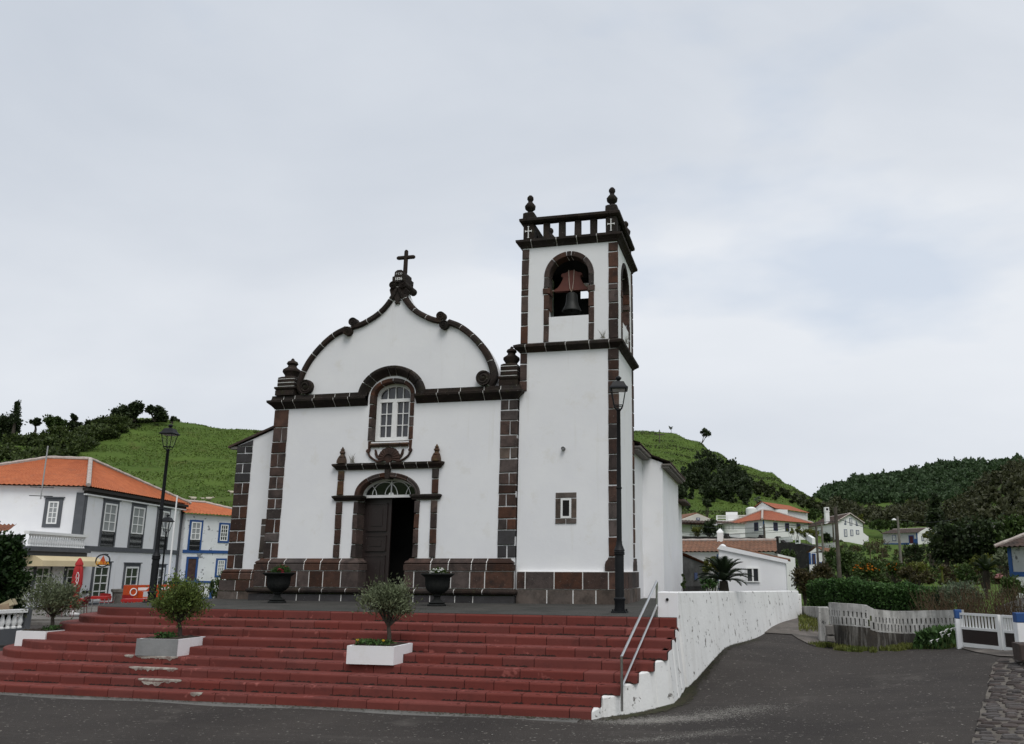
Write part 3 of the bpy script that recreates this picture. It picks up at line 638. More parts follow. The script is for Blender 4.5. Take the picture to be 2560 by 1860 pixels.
for zt, zb in ((2.17, 1.98), (1.98, 1.69), (1.69, 1.23), (1.23, 1.07)):
    MB().block(-13.45, -13.05, zb+.012, zt-.012, WY+.1, WY-.02).build('side_door_stone', TANST, church)
MB().prism([(-14.68, 4.15), (-12.92, 4.84), (-12.92, 4.90), (-14.68, 4.21)], 'y', WY-.06, WY+8.1).build('side_wing_roof', ROOFD, church)
MB().box(-14.62, -14.40, WY-.03, WY+.1, 4.12, 4.19).build('eave_block', CONC, church)
nv = MB(); nv.box(-12.90, -12.55, F+.5, 29, 0, 4.7).box(-12.5, -3.46, 28.7, 29, 0, 4.3)
nv.prism([(-12.55, 4.3), (-3.46, 4.3), (-9.45, 6.5)], 'y', 28.7, 29)
nv.build('nave_wall', WHITE, church)
MB(lambda p: (-p[1], p[0], p[2])).plate([(21.6, 0), (24.2, 0), (24.2, 4.24), (21.6, 4.24)], [[(21.95, 1.53), (21.95, 2.47), (22.50, 2.47), (22.50, 1.53)]], 3.46, 3.86).build('nave_side_wall', WHITE, church)
MB().box(-3.87, -3.70, 21.9, 22.55, 1.5, 2.5).build('nave_niche', WHITE, church)
MB().prism([(-3.60, 0), (-2.85, 0), (-2.85, 3.98), (-3.60, 4.28)], 'y', 24.0, 28.62).build('sacristy_wall', WHITE, church)
MB().box(-3.5, -2.93, 28.62, 30.6, 0, 3.2).build('sacristy_wall', WHITE, church)
def tile_patch(A, B, C, D, pitch=.22, row=.33, amp=.045, tf=None):
    """Roman-tile slope: A-B eave, D-C ridge; returns builder"""
    A, B, C, D = [np.array(p, float) for p in (A, B, C, D)]
    W = max(np.linalg.norm(B-A), np.linalg.norm(C-D)); H = max(np.linalg.norm(D-A), np.linalg.norm(C-B)); nu = max(2, int(W/pitch))*4+1; nv_ = max(2, int(H/row))
    n = np.cross(B-A, D-A); n /= np.linalg.norm(n); n = n if n[2] > 0 else -n
    P = []
    for i in range(nu):
        s = i/(nu-1); r_ = []
        for j in range(nv_+1):
            for q in (0, 1) if j < nv_ else (0,):
                t = min(1, (j+q*.97)/nv_); p = (A+(B-A)*s)*(1-t)+(D+(C-D)*s)*t
                r_.append(tuple(p+n*(amp*(.5+.5*math.cos(2*math.pi*i/4))+amp*.28*(1-q))))
        P.append(r_)
    return MB().grid(P)
tile_patch((-3.20, 21.75, 4.22), (-3.20, 24.15, 4.22), (-9.45, 24.15, 6.55), (-9.45, 21.75, 6.55)).build('nave_roof', ROOFD, church)
tile_patch((-2.60, 23.9, 3.95), (-2.60, 28.8, 3.95), (-3.9, 28.8, 4.47), (-3.9, 23.9, 4.47)).build('sacristy_roof', ROOFD, church)
tile_patch((-13.0, 28.7, 4.65), (-13.0, 20.0, 4.65), (-9.45, 20.0, 6.55), (-9.45, 28.7, 6.55)).build('nave_roof', ROOFD, church)
tile_patch((-3.20, 24.15, 4.22), (-3.20, 29.0, 4.22), (-9.45, 29.0, 6.55), (-9.45, 24.15, 6.55)).build('nave_roof', ROOFD, church)
# under-eave tile courses (dentils) that show as comb lines
def dentils(x, y0, y1, z, n, parent, dx=.28):
    d = MB()
    for i in range(n):
        y = y0+(y1-y0)*i/(n-1); d.box(x, x+dx, y-.035, y+.035, z-.06, z-.012)
    d.box(x, x+dx-.08, y0, y1, z-.13, z-.065); return d.build('eave_tiles', mat('weathered_eave_tile', (.22, .20, .18), .9, (.13, .12, .11), 6), parent)
dentils(-3.46, 21.85, 24.1, 4.20, 13, church); dentils(-2.87, 23.95, 28.6, 3.95, 24, church)
MB().prism([(-2.60, 28.6), (-2.60, 30.7), (-3.7, 30.7), (-3.7, 28.6)], 'z', 3.2, 3.28).build('sacristy_roof', ROOFD, church)
# ------------------------------------------------ bell
bell = empty('bell', (bx, T+.36, 7.5), 'dark bronze bell hanging in the tower arch from a red wooden yoke', 'bell')
by = T+.36
yk = [(-.47, 8.06), (.47, 8.06), (.475, 8.10), (.38, 8.16), (.30, 8.26), (.235, 8.40), (.23, 8.45), (.28, 8.47), (.285, 8.52), (.24, 8.555), (.17, 8.56), (.10, 8.60), (0, 8.625)]
yk = yk+[(-x, z) for x, z in yk[:1:-1] if x > 0][0:]
MB().prism([(bx+x, z) for x, z in yk], 'y', by-.07, by+.07).build('yoke', YOKE, bell)
stp = MB()
for s in (-1, 1): stp.tube([(bx+s*.075, by-.085, 8.63), (bx+s*.06, by-.085, 8.3), (bx+s*.035, by-.085, 8.10), (bx, by-.06, 8.02)], .011, 6)
stp.tube([(bx-.62, by, 8.10), (bx-.46, by, 8.10)], .02, 8).tube([(bx+.46, by, 8.10), (bx+.62, by, 8.10)], .02, 8)
stp.build('iron_strap', mat('pale_iron_strap', (.42, .33, .28), .5, metal=.3), bell)
MB().lathe([(.03, 8.07), (.05, 8.03), (.09, 8.01), (.145, 7.97), (.155, 7.90), (.16, 7.78), (.185, 7.66), (.235, 7.56), (.265, 7.50), (.262, 7.485), (.235, 7.49), (.17, 7.6), (.13, 7.85), (.02, 7.93)], (bx, by, 0), 24).build('bell_body', BRONZE, bell, smooth=True)
MB().tube([(bx, by, 7.92), (bx, by, 7.56), (bx, by, 7.46)], [.012, .02, .035], 8).build('clapper', BRONZE, bell)
# ================================================================== ground
GP = np.array([(-16, 11, -1.27), (-8, 11.6, -1.27), (-3, 11.6, -1.27), (-2.3, 11.9, -1.27), (-1.33, 14.4, -1.16), (-1.0, 15.7, -.93), (-.68, 17, -.73), (-.14, 21.3, -.63), (.86, 26, -.59),
    (1.4, 22, -.60), (1.24, 19, -.83), (-.1, 20.5, -.70), (1.0, 17.2, -.90), (2.63, 18.9, -.83), (3.75, 17.7, -.70), (4.28, 15.95, -.61), (3.9, 15.5, -.69), (2.69, 11.7, -.96), (2.24, 10.3, -1.08), (-1.9, 9.8, -1.2), (7, 16, -.5), (5.5, 12, -.85), (5, 9, -1.0), (0, 0, -1.15), (8, 2, -1.0), (-10, 4, -1.22), (1.2, 14, -1.06),
    (-30, 10, -1.3), (-25, 30, -1.27), (-35, 45, -1.3), (-17, 22, -1.27), (2.5, 28, -.5), (6, 26, -.4), (0, 32, -.4), (9, 22, -.3), (4, 21, -.6)])
def _tps(r2): return np.where(r2 > 0, r2*np.log(np.maximum(r2, 1e-9)), 0)
_n = len(GP); _K = _tps(((GP[:, None, :2]-GP[None, :, :2])**2).sum(-1))+np.eye(_n)*.05; _P = np.c_[np.ones(_n), GP[:, :2]]
_W = np.linalg.solve(np.block([[_K, _P], [_P.T, np.zeros((3, 3))]]), np.r_[GP[:, 2], 0, 0, 0])
def near_z(x, y):
    x = np.asarray(x, float); y = np.asarray(y, float); sh = x.shape; q = np.c_[x.ravel(), y.ravel()]
    r = _tps(((q[:, None]-GP[None, :, :2])**2).sum(-1))@_W[:_n]+_W[_n]+q@_W[_n+1:]
    return np.clip(r, -1.5, 0).reshape(sh)
# far terrain: height table by photo column u and horizontal distance r (real heights in metres)
def zv(u, v, r): return float(at(u, v, r)[2])
COLS = [(-1500, [(60, -1.27), (100, 4), (150, 14), (220, 30), (320, 24), (700, 10)]),
    (-300, [(60, -1.27), (100, 5), (150, 16), (220, zv(0, 1095, 220)), (320, 26), (700, 12)]),
    (0, [(60, -1.27), (100, 5), (150, zv(0, 1225, 150)), (220, zv(0, 1092, 220)), (320, 26), (700, 12)]),
    (140, [(60, -1.27), (100, 4), (150, zv(140, 1225, 150)), (220, zv(140, 1078, 220)), (320, 26), (700, 12)]),
    (300, [(60, -1.27), (95, 3), (140, zv(300, 1262, 140)), (180, zv(300, 1160, 180)), (225, zv(300, 1047, 225)), (320, 30), (700, 12)]),
    (360, [(60, -1.27), (95, 3), (140, zv(360, 1262, 140)), (180, zv(360, 1160, 180)), (225, zv(360, 1044, 225)), (320, 30), (700, 12)]),
    (430, [(60, -1.27), (95, 3), (140, zv(430, 1260, 140)), (180, zv(430, 1160, 180)), (225, zv(430, 1056, 225)), (320, 30), (700, 12)]),
    (530, [(60, -1.27), (95, 3), (140, zv(530, 1258, 140)), (180, zv(530, 1165, 180)), (225, zv(530, 1071, 225)), (320, 30), (700, 12)]),
    (640, [(60, -1.27), (95, 4), (140, zv(640, 1250, 140)), (180, zv(640, 1165, 180)), (225, zv(640, 1081, 225)), (320, 30), (700, 12)]),
    (1100, [(60, 0), (100, 5), (150, 15), (240, 40), (320, 34), (700, 12)]),
    (1585, [(45, 0), (75, 1.3), (100, 4.0), (118, 6.2), (150, zv(1585, 1265, 150)), (200, zv(1585, 1170, 200)), (260, zv(1585, 1080, 260)), (340, 40), (700, 20)]),
    (1680, [(45, -.2), (75, 1.3), (100, 4.0), (118, 6.2), (150, zv(1680, 1272, 150)), (200, zv(1680, 1175, 200)), (260, zv(1680, 1087, 260)), (340, 38), (700, 20)]),
    (1750, [(45, -.3), (75, 1.3), (100, 4.0), (118, 6.2), (150, zv(1750, 1278, 150)), (200, zv(1750, 1190, 200)), (260, zv(1750, 1101, 260)), (340, 36), (700, 20)]),
    (1790, [(45, -.3), (75, 1.3), (100, 4.0), (118, 6.2), (150, zv(1790, 1280, 150)), (200, zv(1790, 1200, 200)), (260, zv(1790, 1124, 260)), (340, 32), (700, 20)]),
    (1850, [(45, -.3), (75, 1.3), (100, 4.0), (118, 6.2), (150, zv(1850, 1285, 150)), (200, zv(1850, 1215, 200)), (260, zv(1850, 1155, 260)), (340, 26), (700, 20)]),
    (1935, [(45, -.3), (75, 1.3), (100, 4.0), (118, 6.2), (150, zv(1935, 1298, 150)), (200, zv(1935, 1236, 200)), (260, zv(1935, 1172, 260)), (340, 20), (700, 20)]),
    (1980, [(45, -.3), (75, 1.0), (110, 4.8), (150, zv(1980, 1308, 150)), (200, zv(1980, 1258, 200)), (260, zv(1980, 1207, 260)), (340, 16), (500, zv(1980, 1262, 500)), (700, 20)]),
    (2045, [(45, -.3), (75, .8), (110, 4.6), (150, zv(2045, 1335, 150)), (200, zv(2045, 1280, 200)), (260, zv(2045, 1242, 260)), (340, 16), (520, zv(2045, 1248, 520)), (700, 25)]),
    (2100, [(45, -.2), (75, .9), (110, 4.2), (150, zv(2100, 1345, 150)), (200, zv(2100, 1305, 200)), (260, zv(2100, 1264, 260)), (340, 15), (520, zv(2100, 1222, 520)), (700, 30)]),
    (2200, [(45, 0), (75, .9), (110, 3.4), (150, zv(2200, 1358, 150)), (200, zv(2200, 1320, 200)), (260, zv(2200, 1295, 260)), (340, zv(2200, 1285, 340)), (540, zv(2200, 1194, 540)), (800, 40)]),
    (2400, [(45, .1), (75, 1.2), (110, 3.8), (150, zv(2400, 1350, 150)), (200, zv(2400, 1315, 200)), (260, zv(2400, 1285, 260)), (340, zv(2400, 1275, 340)), (560, zv(2400, 1168, 560)), (800, 50)]),
    (2560, [(45, .1), (75, 3.0), (110, zv(2560, 1300, 110)), (160, zv(2560, 1215, 160)), (260, 30), (340, 36), (560, zv(2560, 1158, 560)), (800, 50)]),
    (3200, [(45, .1), (75, 5.0), (110, 13), (160, 24), (260, 34), (340, 40), (560, 75), (800, 50)])]
CU = np.array([c[0] for c in COLS], float)
CA = np.array([math.atan2(*at(u, 1420, 10)[:2]) for u in CU])       # azimuth of each column
RS = np.array([20, 30, 45, 60, 75, 95, 110, 125, 140, 150, 165, 180, 200, 225, 240, 260, 290, 320, 340, 400, 460, 520, 560, 640, 700, 800, 1200, 3000], float)
TAB = np.array([np.interp(RS, [p[0] for p in c[1]]+[3000], [p[1] for p in c[1]]+[0]) for c in COLS])
def far_z(x, y):
    az = np.arctan2(x, y); r = np.hypot(x, y); sh = r.shape
    az, r = az.ravel(), r.ravel(); i = np.clip(np.searchsorted(CA, az)-1, 0, len(CA)-2); k = np.clip((az-CA[i])/(CA[i+1]-CA[i]), 0, 1); k = k*k*(3-2*k)
    j = np.clip(np.searchsorted(RS, r)-1, 0, len(RS)-2); q = np.clip((r-RS[j])/(RS[j+1]-RS[j]), 0, 1)
    a = TAB[i, j]*(1-q)+TAB[i, j+1]*q; b = TAB[i+1, j]*(1-q)+TAB[i+1, j+1]*q
    return (a*(1-k)+b*k).reshape(sh)
def vnoise(x, y, s, seed=0):
    x = np.asarray(x)/s; y = np.asarray(y)/s; xi = np.floor(x).astype(int); yi = np.floor(y).astype(int); fx = x-xi; fy = y-yi; fx = fx*fx*(3-2*fx); fy = fy*fy*(3-2*fy)
    def h(a, b): return ((np.sin(a*127.1+b*311.7+seed*74.7)*43758.5453) % 1)
    return (h(xi, yi)*(1-fx)+h(xi+1, yi)*fx)*(1-fy)+(h(xi, yi+1)*(1-fx)+h(xi+1, yi+1)*fx)*fy
def ground_z(x, y):
    x = np.asarray(x, float); y = np.asarray(y, float); r = np.hypot(x, y); k = np.clip((r-30)/18, 0, 1); k = k*k*(3-2*k)
    z = near_z(x, y)*(1-k)+far_z(x, y)*k
    m = np.clip((r-115)/60, 0, 1)*np.clip((600-r)/200, 0, 1)
    # grazing terraces and hummocks on the hills
    z = z+m*(1.6*(vnoise(x, y, 26, 1)-.5)+.8*(vnoise(x, y, 9, 2)-.5))
    rr_ = z+4.5*vnoise(x, y, 40, 5); z = z+m*.30*np.sin(rr_*2*math.pi/4.2)*np.clip((z-9)/6, 0, 1)*vnoise(x, y, 33, 21)
    return z
def gz(x, y): return float(ground_z(np.array([x]), np.array([y]))[0])
def sheet(name, X, Y, Z, m, kind='structure', mask=None):
    nu, nv_ = X.shape; me = bpy.data.meshes.new(name); V = np.c_[X.ravel(), Y.ravel(), Z.ravel()]
    idx = np.arange(nu*nv_).reshape(nu, nv_); q = np.stack([idx[:-1, :-1], idx[1:, :-1], idx[1:, 1:], idx[:-1, 1:]], -1).reshape(-1, 4)
    if mask is not None: q = q[mask[:-1, :-1].ravel()]
    me.from_pydata(V.tolist(), [], q.tolist()); me.polygons.foreach_set('use_smooth', [True]*len(me.polygons)); me.materials.append(m)
    o = bpy.data.objects.new(name, me); col.objects.link(o)
    if kind: o['kind'] = kind
    return o
az = np.concatenate([np.linspace(-math.pi, -1.25, 24, endpoint=False), np.linspace(-1.25, .75, 420), np.linspace(.75, math.pi, 24)[1:]])
rad = np.concatenate([[.01, 4, 8], np.geomspace(12, 100, 60), np.geomspace(100, 620, 190)[1:], np.geomspace(620, 3000, 14)[1:]])
AZ, RR = np.meshgrid(az, rad, indexing='ij'); GXm, GYm = RR*np.sin(AZ), RR*np.cos(AZ); GZm = ground_z(GXm, GYm)-.03-.4*((GYm < 17.5) & (GXm > -46) & (GXm < 8.5) & (GYm > -5.5))-.5*((GXm < -1.4) & (GXm > -16) & (GYm > 12) & (GYm < 30))
sheet('ground', GXm, GYm, GZm, GRASS)
sheet('asphalt_road', *(lambda X, Y: (X, Y, ground_z(X, Y)))(*np.meshgrid(np.concatenate([np.linspace(-48, -3, 60), np.linspace(-2.6, 9, 80)]), np.linspace(-6, 18.55, 110), indexing='ij')), ASPH)
sheet('asphalt_lane', *(lambda X, Y: (X, Y, ground_z(X, Y)))(*np.meshgrid(np.linspace(-2.6, 1.62, 24), np.linspace(18.55, 27.5, 40), indexing='ij')), ASPH)
sheet('asphalt_square', *(lambda X, Y: (X, Y, ground_z(X, Y)))(*np.meshgrid(np.linspace(-48, -3, 60), np.linspace(18.55, 46, 40), indexing='ij')), ASPH)

# ================================================================== terrace and steps
YI = [14.50, 14.08, 13.65, 13.24, 12.90, 12.55, 12.22, 11.95, 11.70]; SK = [.05]*6+[.035, .025, .012]
XR = [-1.50, -1.50, -1.51, -1.53, -1.70, -1.90, -2.11, -2.36, -2.45]
ZT = [0]+[-.17-.137*i for i in range(9)]
XC = -13.1
def step_path(i, back=17.0):
    y = lambda x: YI[i]+SK[i]*(-5-x); R_ = 1.75+.02*i; p = []
    xl = XC-R_*.98-.06*i
    p.append((xl, back))
    for k in range(0, 10):
        a = R(180+90*k/9); p.append((XC+(XC-xl)*math.cos(a), y(XC)+R_+R_*math.sin(a)))
    for x in (-11, -9, -7, -5, -3.2): p.append((x, y(x)))
    p.append((XR[i], y(XR[i]) if i < 8 else y(XR[i])+.02)); return p
stairs = empty('staircase', (-8, 13, ZT[9])); tag(stairs, kind='structure')
REDJ = mat('dark_red_joint', (.030, .012, .011), .9)
def offset_path(p, d): return p
for i in range(9):
    pth = step_path(i); dep = .62 if i else .5
    zt, zb = ZT[i]-(.005 if i == 0 else 0), ZT[i+1]-(.0 if i < 8 else .08)
    core = MB(); P = [np.array(q) for q in pth]; rr = []
    for k in range(len(P)):
        t = (P[min(k+1, len(P)-1)]-P[max(k-1, 0)]); t /= np.linalg.norm(t); n = np.array([t[1], -t[0]])
        rr.append([(*(P[k]+n*q), z) for q, z in ((-dep, zb), (-.014, zb), (-.014, zt-.012), (-dep, zt-.012))])
    so = core.sweep(rr).build('step', REDJ, stairs)
    cornice(so, pth, [(-dep, zb), (0, zb), (.003, zt-.03), (-.002, zt-.012), (-.014, zt), (-dep, zt)], .52, RED, 'step_block', gap=.012, jit=.12, mort=False)
tp = step_path(0, 33); tp = [(x, y+.012) for x, y in tp]
MB().add([(x, y, 0.) for x, y in tp]+[(-1.6, 33, 0.)], [tuple(range(len(tp)+1))]).build('terrace', TERR).__setitem__('kind', 'structure')
# worn-off paint on the steps below the grey planter
WORN = mat('bare_concrete_patch', (.44, .42, .37), .95, (.25, .22, .19), 7, bump=.5, stain=((.16, .10, .09), 9, .42))
so_list = [o for o in bpy.data.objects if o.name.startswith('step') and o.parent == stairs]
def worn(i, xa, xb, hgt, seed):
    rg = random.Random(seed); y = lambda x: YI[i]+SK[i]*(-5-x); n = int((xb-xa)/.022); top = ZT[i]; mb = MB(); up = []; lo = []; h = hgt*.5
    for k in range(n+1):
        x = xa+(xb-xa)*k/n; e = min(k, n-k)/(n*.16); h = max(.02, min(hgt, h+rg.uniform(-.022, .022)))
        up.append((x, y(x)-.0055, top-.012)); lo.append((x, y(x)-.0055, top-.014-h*min(1, e)))
    mb.grid([up, lo]); mb.grid([[(x, yy+.06*min(1, min(k, n-k)/(n*.1)), top+.0025) for k, (x, yy, z) in enumerate(up)], [(x, yy+.011, top+.0022) for x, yy, z in up], up])
    mb.build('worn_patch', WORN, so_list[i], fix=False)
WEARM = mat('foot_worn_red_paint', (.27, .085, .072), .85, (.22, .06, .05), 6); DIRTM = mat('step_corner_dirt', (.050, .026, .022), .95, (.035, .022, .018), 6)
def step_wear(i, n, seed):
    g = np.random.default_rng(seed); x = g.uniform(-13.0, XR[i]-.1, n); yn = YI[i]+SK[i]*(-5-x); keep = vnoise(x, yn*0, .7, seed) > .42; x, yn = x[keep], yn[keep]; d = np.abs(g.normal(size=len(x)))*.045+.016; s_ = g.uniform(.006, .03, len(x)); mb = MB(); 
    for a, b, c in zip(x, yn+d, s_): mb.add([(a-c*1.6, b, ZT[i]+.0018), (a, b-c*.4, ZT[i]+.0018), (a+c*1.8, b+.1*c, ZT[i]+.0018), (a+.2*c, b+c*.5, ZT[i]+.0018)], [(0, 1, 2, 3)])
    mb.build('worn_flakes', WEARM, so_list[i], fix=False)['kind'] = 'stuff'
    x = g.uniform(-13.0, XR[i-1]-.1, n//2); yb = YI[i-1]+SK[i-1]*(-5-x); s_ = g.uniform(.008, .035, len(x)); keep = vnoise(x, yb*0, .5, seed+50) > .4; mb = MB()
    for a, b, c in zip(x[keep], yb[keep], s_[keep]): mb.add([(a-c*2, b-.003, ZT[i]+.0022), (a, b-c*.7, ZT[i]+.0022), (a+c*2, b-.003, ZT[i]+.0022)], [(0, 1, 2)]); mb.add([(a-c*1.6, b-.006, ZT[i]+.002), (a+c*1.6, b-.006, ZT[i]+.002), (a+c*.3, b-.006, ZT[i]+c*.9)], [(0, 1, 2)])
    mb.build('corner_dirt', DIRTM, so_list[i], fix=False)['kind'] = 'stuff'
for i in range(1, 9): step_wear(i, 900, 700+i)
worn(6, -10.75, -9.75, .075, 1); worn(7, -10.25, -9.40, .095, 2); worn(8, -8.98, -8.76, .10, 3); worn(5, -11.25, -11.05, .03, 4); worn(5, -11.0, -10.1, .10, 8)
gp = step_path(8)[10:]
gut = MB(); gut.grid([[(x, y+.02, ZT[9]+.012), (x, y-.14-.05*math.sin(x*2.1), gz(x, y-.2)+.012), (x, y-.24-.05*math.sin(x*2.1), gz(x, y-.3)-.01)] for x, y in [(-16, gp[0][1]+.2)]+[(XC+k*.3, YI[8]+SK[8]*(-5-XC-k*.3)) for k in range(36)]])
gut.build('gutter_strip', mat('gutter_concrete', (.15, .145, .135), .92, (.10, .096, .09), 1.5, bump=.4), fix=False)['kind'] = 'structure'
# ================================================================== retaining wall along the path, stair flank and pier
fl = [(-2.47, 11.70, ZT[8]-.03), (-2.40, 11.83, ZT[8]+.0), (-2.36, 11.96, ZT[8]), (-2.345, 11.97, ZT[7]), (-2.12, 12.20, ZT[7]), (-2.11, 12.23, ZT[6]), (-1.90, 12.52, ZT[6]), (-1.895, 12.54, ZT[5]), (-1.71, 12.86, ZT[5]), (-1.705, 12.88, ZT[4]),
      (-1.54, 13.18, ZT[4]), (-1.535, 13.20, ZT[3]), (-1.51, 13.60, ZT[3]), (-1.508, 13.62, ZT[2]), (-1.50, 14.03, ZT[2]), (-1.50, 14.05, ZT[1]), (-1.49, 14.42, ZT[1])]
def wallstrip(S, thick, bat, m, name, parent=None, inner=None, cap=0.):
    rr = []; pts = [np.array(s[:2]) for s in S]
    for k, s in enumerate(S):
        a, b = pts[max(0, k-1)], pts[min(len(S)-1, k+1)]; t = (b-a)/np.linalg.norm(b-a); n = np.array([t[1], -t[0]]); p = pts[k]
        g = s[3] if len(s) > 3 else gz(*(p+n*bat))-.08
        h = max(0., s[2]-g); bt = bat*min(1, h/1.4)
        rr.append([(*(p+n*bt), g), (*(p+n*.01), s[2]-.02), (*(p-n*.01), s[2]), (*(p-n*thick), s[2]), (*(p-n*thick), g)])
    return MB().sweep(rr).build(name, m, parent)
rw = empty('retaining_wall', (-1.4, 15, -1.2), 'peeling white retaining wall rising beside the path right of the red steps', 'wall')
wallstrip(fl, .10, .16, WHITE2, 'stair_flank', rw)
main = [(-1.49+2.5*t, 14.42+11.6*t, .43-.23*t) for t in np.linspace(0, 1, 16)]
wallstrip(main, .32, .16, WHITE2, 'wall_face', rw)
MB().block(-1.83, -1.47, -.20, .425, 14.95, 14.38, ch=.01, j=.003).build('end_pier', WHITE, rw)
MB().tube([(-1.66, 14.36, .30), (-1.66, 14.40, .30)], .026, 12).build('drain_hole', DARK, rw)
MB().block(.93, 1.10, gz(1.0, 26)-.1, .10, 26.35, 25.9, ch=.01).build('wall_end', WHITE2, rw)
# grit and dust lying on the road, moss and earth along the wall foot
GRIT = mat('pale_road_grit', (.26, .245, .22), .95, (.17, .16, .145), 5); EARTH = mat('mossy_earth', (.055, .045, .028), .98, (.035, .042, .016), 6)
def scatter(nm, label, pts, sig, n, size, m, seed, lift=.006):
    g = np.random.default_rng(seed); P = np.array(pts); k = g.integers(0, len(P)-1, n); t = g.random(n)[:, None]; C = P[k]*(1-t)+P[k+1]*t; C = C+g.normal(size=(n, 2))*np.array(sig); C = C[C[:, 0] > -14]; z = ground_z(C[:, 0], C[:, 1])+lift
    a = g.uniform(0, 6.28, len(C)); s_ = size*g.uniform(.3, 1.2, len(C)); V = []; 
    for q in (0, 1, 2, 3): V.append(np.c_[C[:, 0]+s_*np.cos(a+q*1.57)*(1 if q % 2 else .6), C[:, 1]+s_*np.sin(a+q*1.57)*(1 if q % 2 else .6), z])
    V = np.stack(V, 1).reshape(-1, 3); me = bpy.data.meshes.new(nm); me.from_pydata(V.tolist(), [], np.arange(len(V)).reshape(-1, 4).tolist()); me.materials.append(m); o = bpy.data.objects.new(nm, me); col.objects.link(o); tag(o, label, 'grit', kind='stuff')
scatter('road_grit', 'pale grit washed over the road below the white wall', [tuple(atZ(u, v, -1.22)[:2]) for u, v in ((1540, 1800), (1640, 1795), (1760, 1790), (1900, 1772))], (.30, .13), 9000, .012, GRIT, 5)
scatter('road_grit_line', 'faint line of pale grit crossing the road', [tuple(atZ(u, v, -1.2)[:2]) for u, v in ((1560, 1856), (1700, 1840), (1850, 1822))], (.15, .03), 1500, .010, GRIT, 6)
scatter('road_litter', 'scattered pale chips on the road before the steps', [(-12, 10.6), (-8, 10.8), (-4, 10.6), (0, 10.6), (2, 13)], (1.2, .9), 420, .02, GRIT, 7)
scatter('wall_foot_earth', 'mossy earth along the foot of the white wall', [(-2.2, 11.78), (-1.6, 12.6), (-1.33, 13.4), (-1.28, 14.4), (-.95, 16.2), (-.2, 19.4)], (.07, .10), 5200, .022, EARTH, 8, .012)
scatter('step_foot_dirt', 'dark dirt along the foot of the red steps', [(-13, 11.72), (-9, 11.68), (-5, 11.62), (-2.6, 11.6)], (.1, .05), 1500, .018, EARTH, 9, .02)
# handrail
hr = empty('handrail', (-2.07, 12.0, ZT[8]), 'double stainless steel handrail at the right edge of the red steps', 'handrail')
a, b = np.array([-2.07, 12.02, -.43]), np.array([-1.845, 14.42, .60])
MB().tube([(a[0], a[1], ZT[8]-.06), tuple(a)], .021, 10).build('post', STEEL, hr, smooth=True); MB().tube([(b[0], b[1], ZT[1]), tuple(b)], .021, 10).build('post', STEEL, hr, smooth=True)
MB().tube([tuple(a-[0, .0, .008]), tuple(b+[0, 0, .006])], .021, 10).build('rail', STEEL, hr, smooth=True); MB().tube([tuple(a-[0, 0, .43]), tuple(b-[0, 0, .40])], .019, 10).build('rail', STEEL, hr, smooth=True)
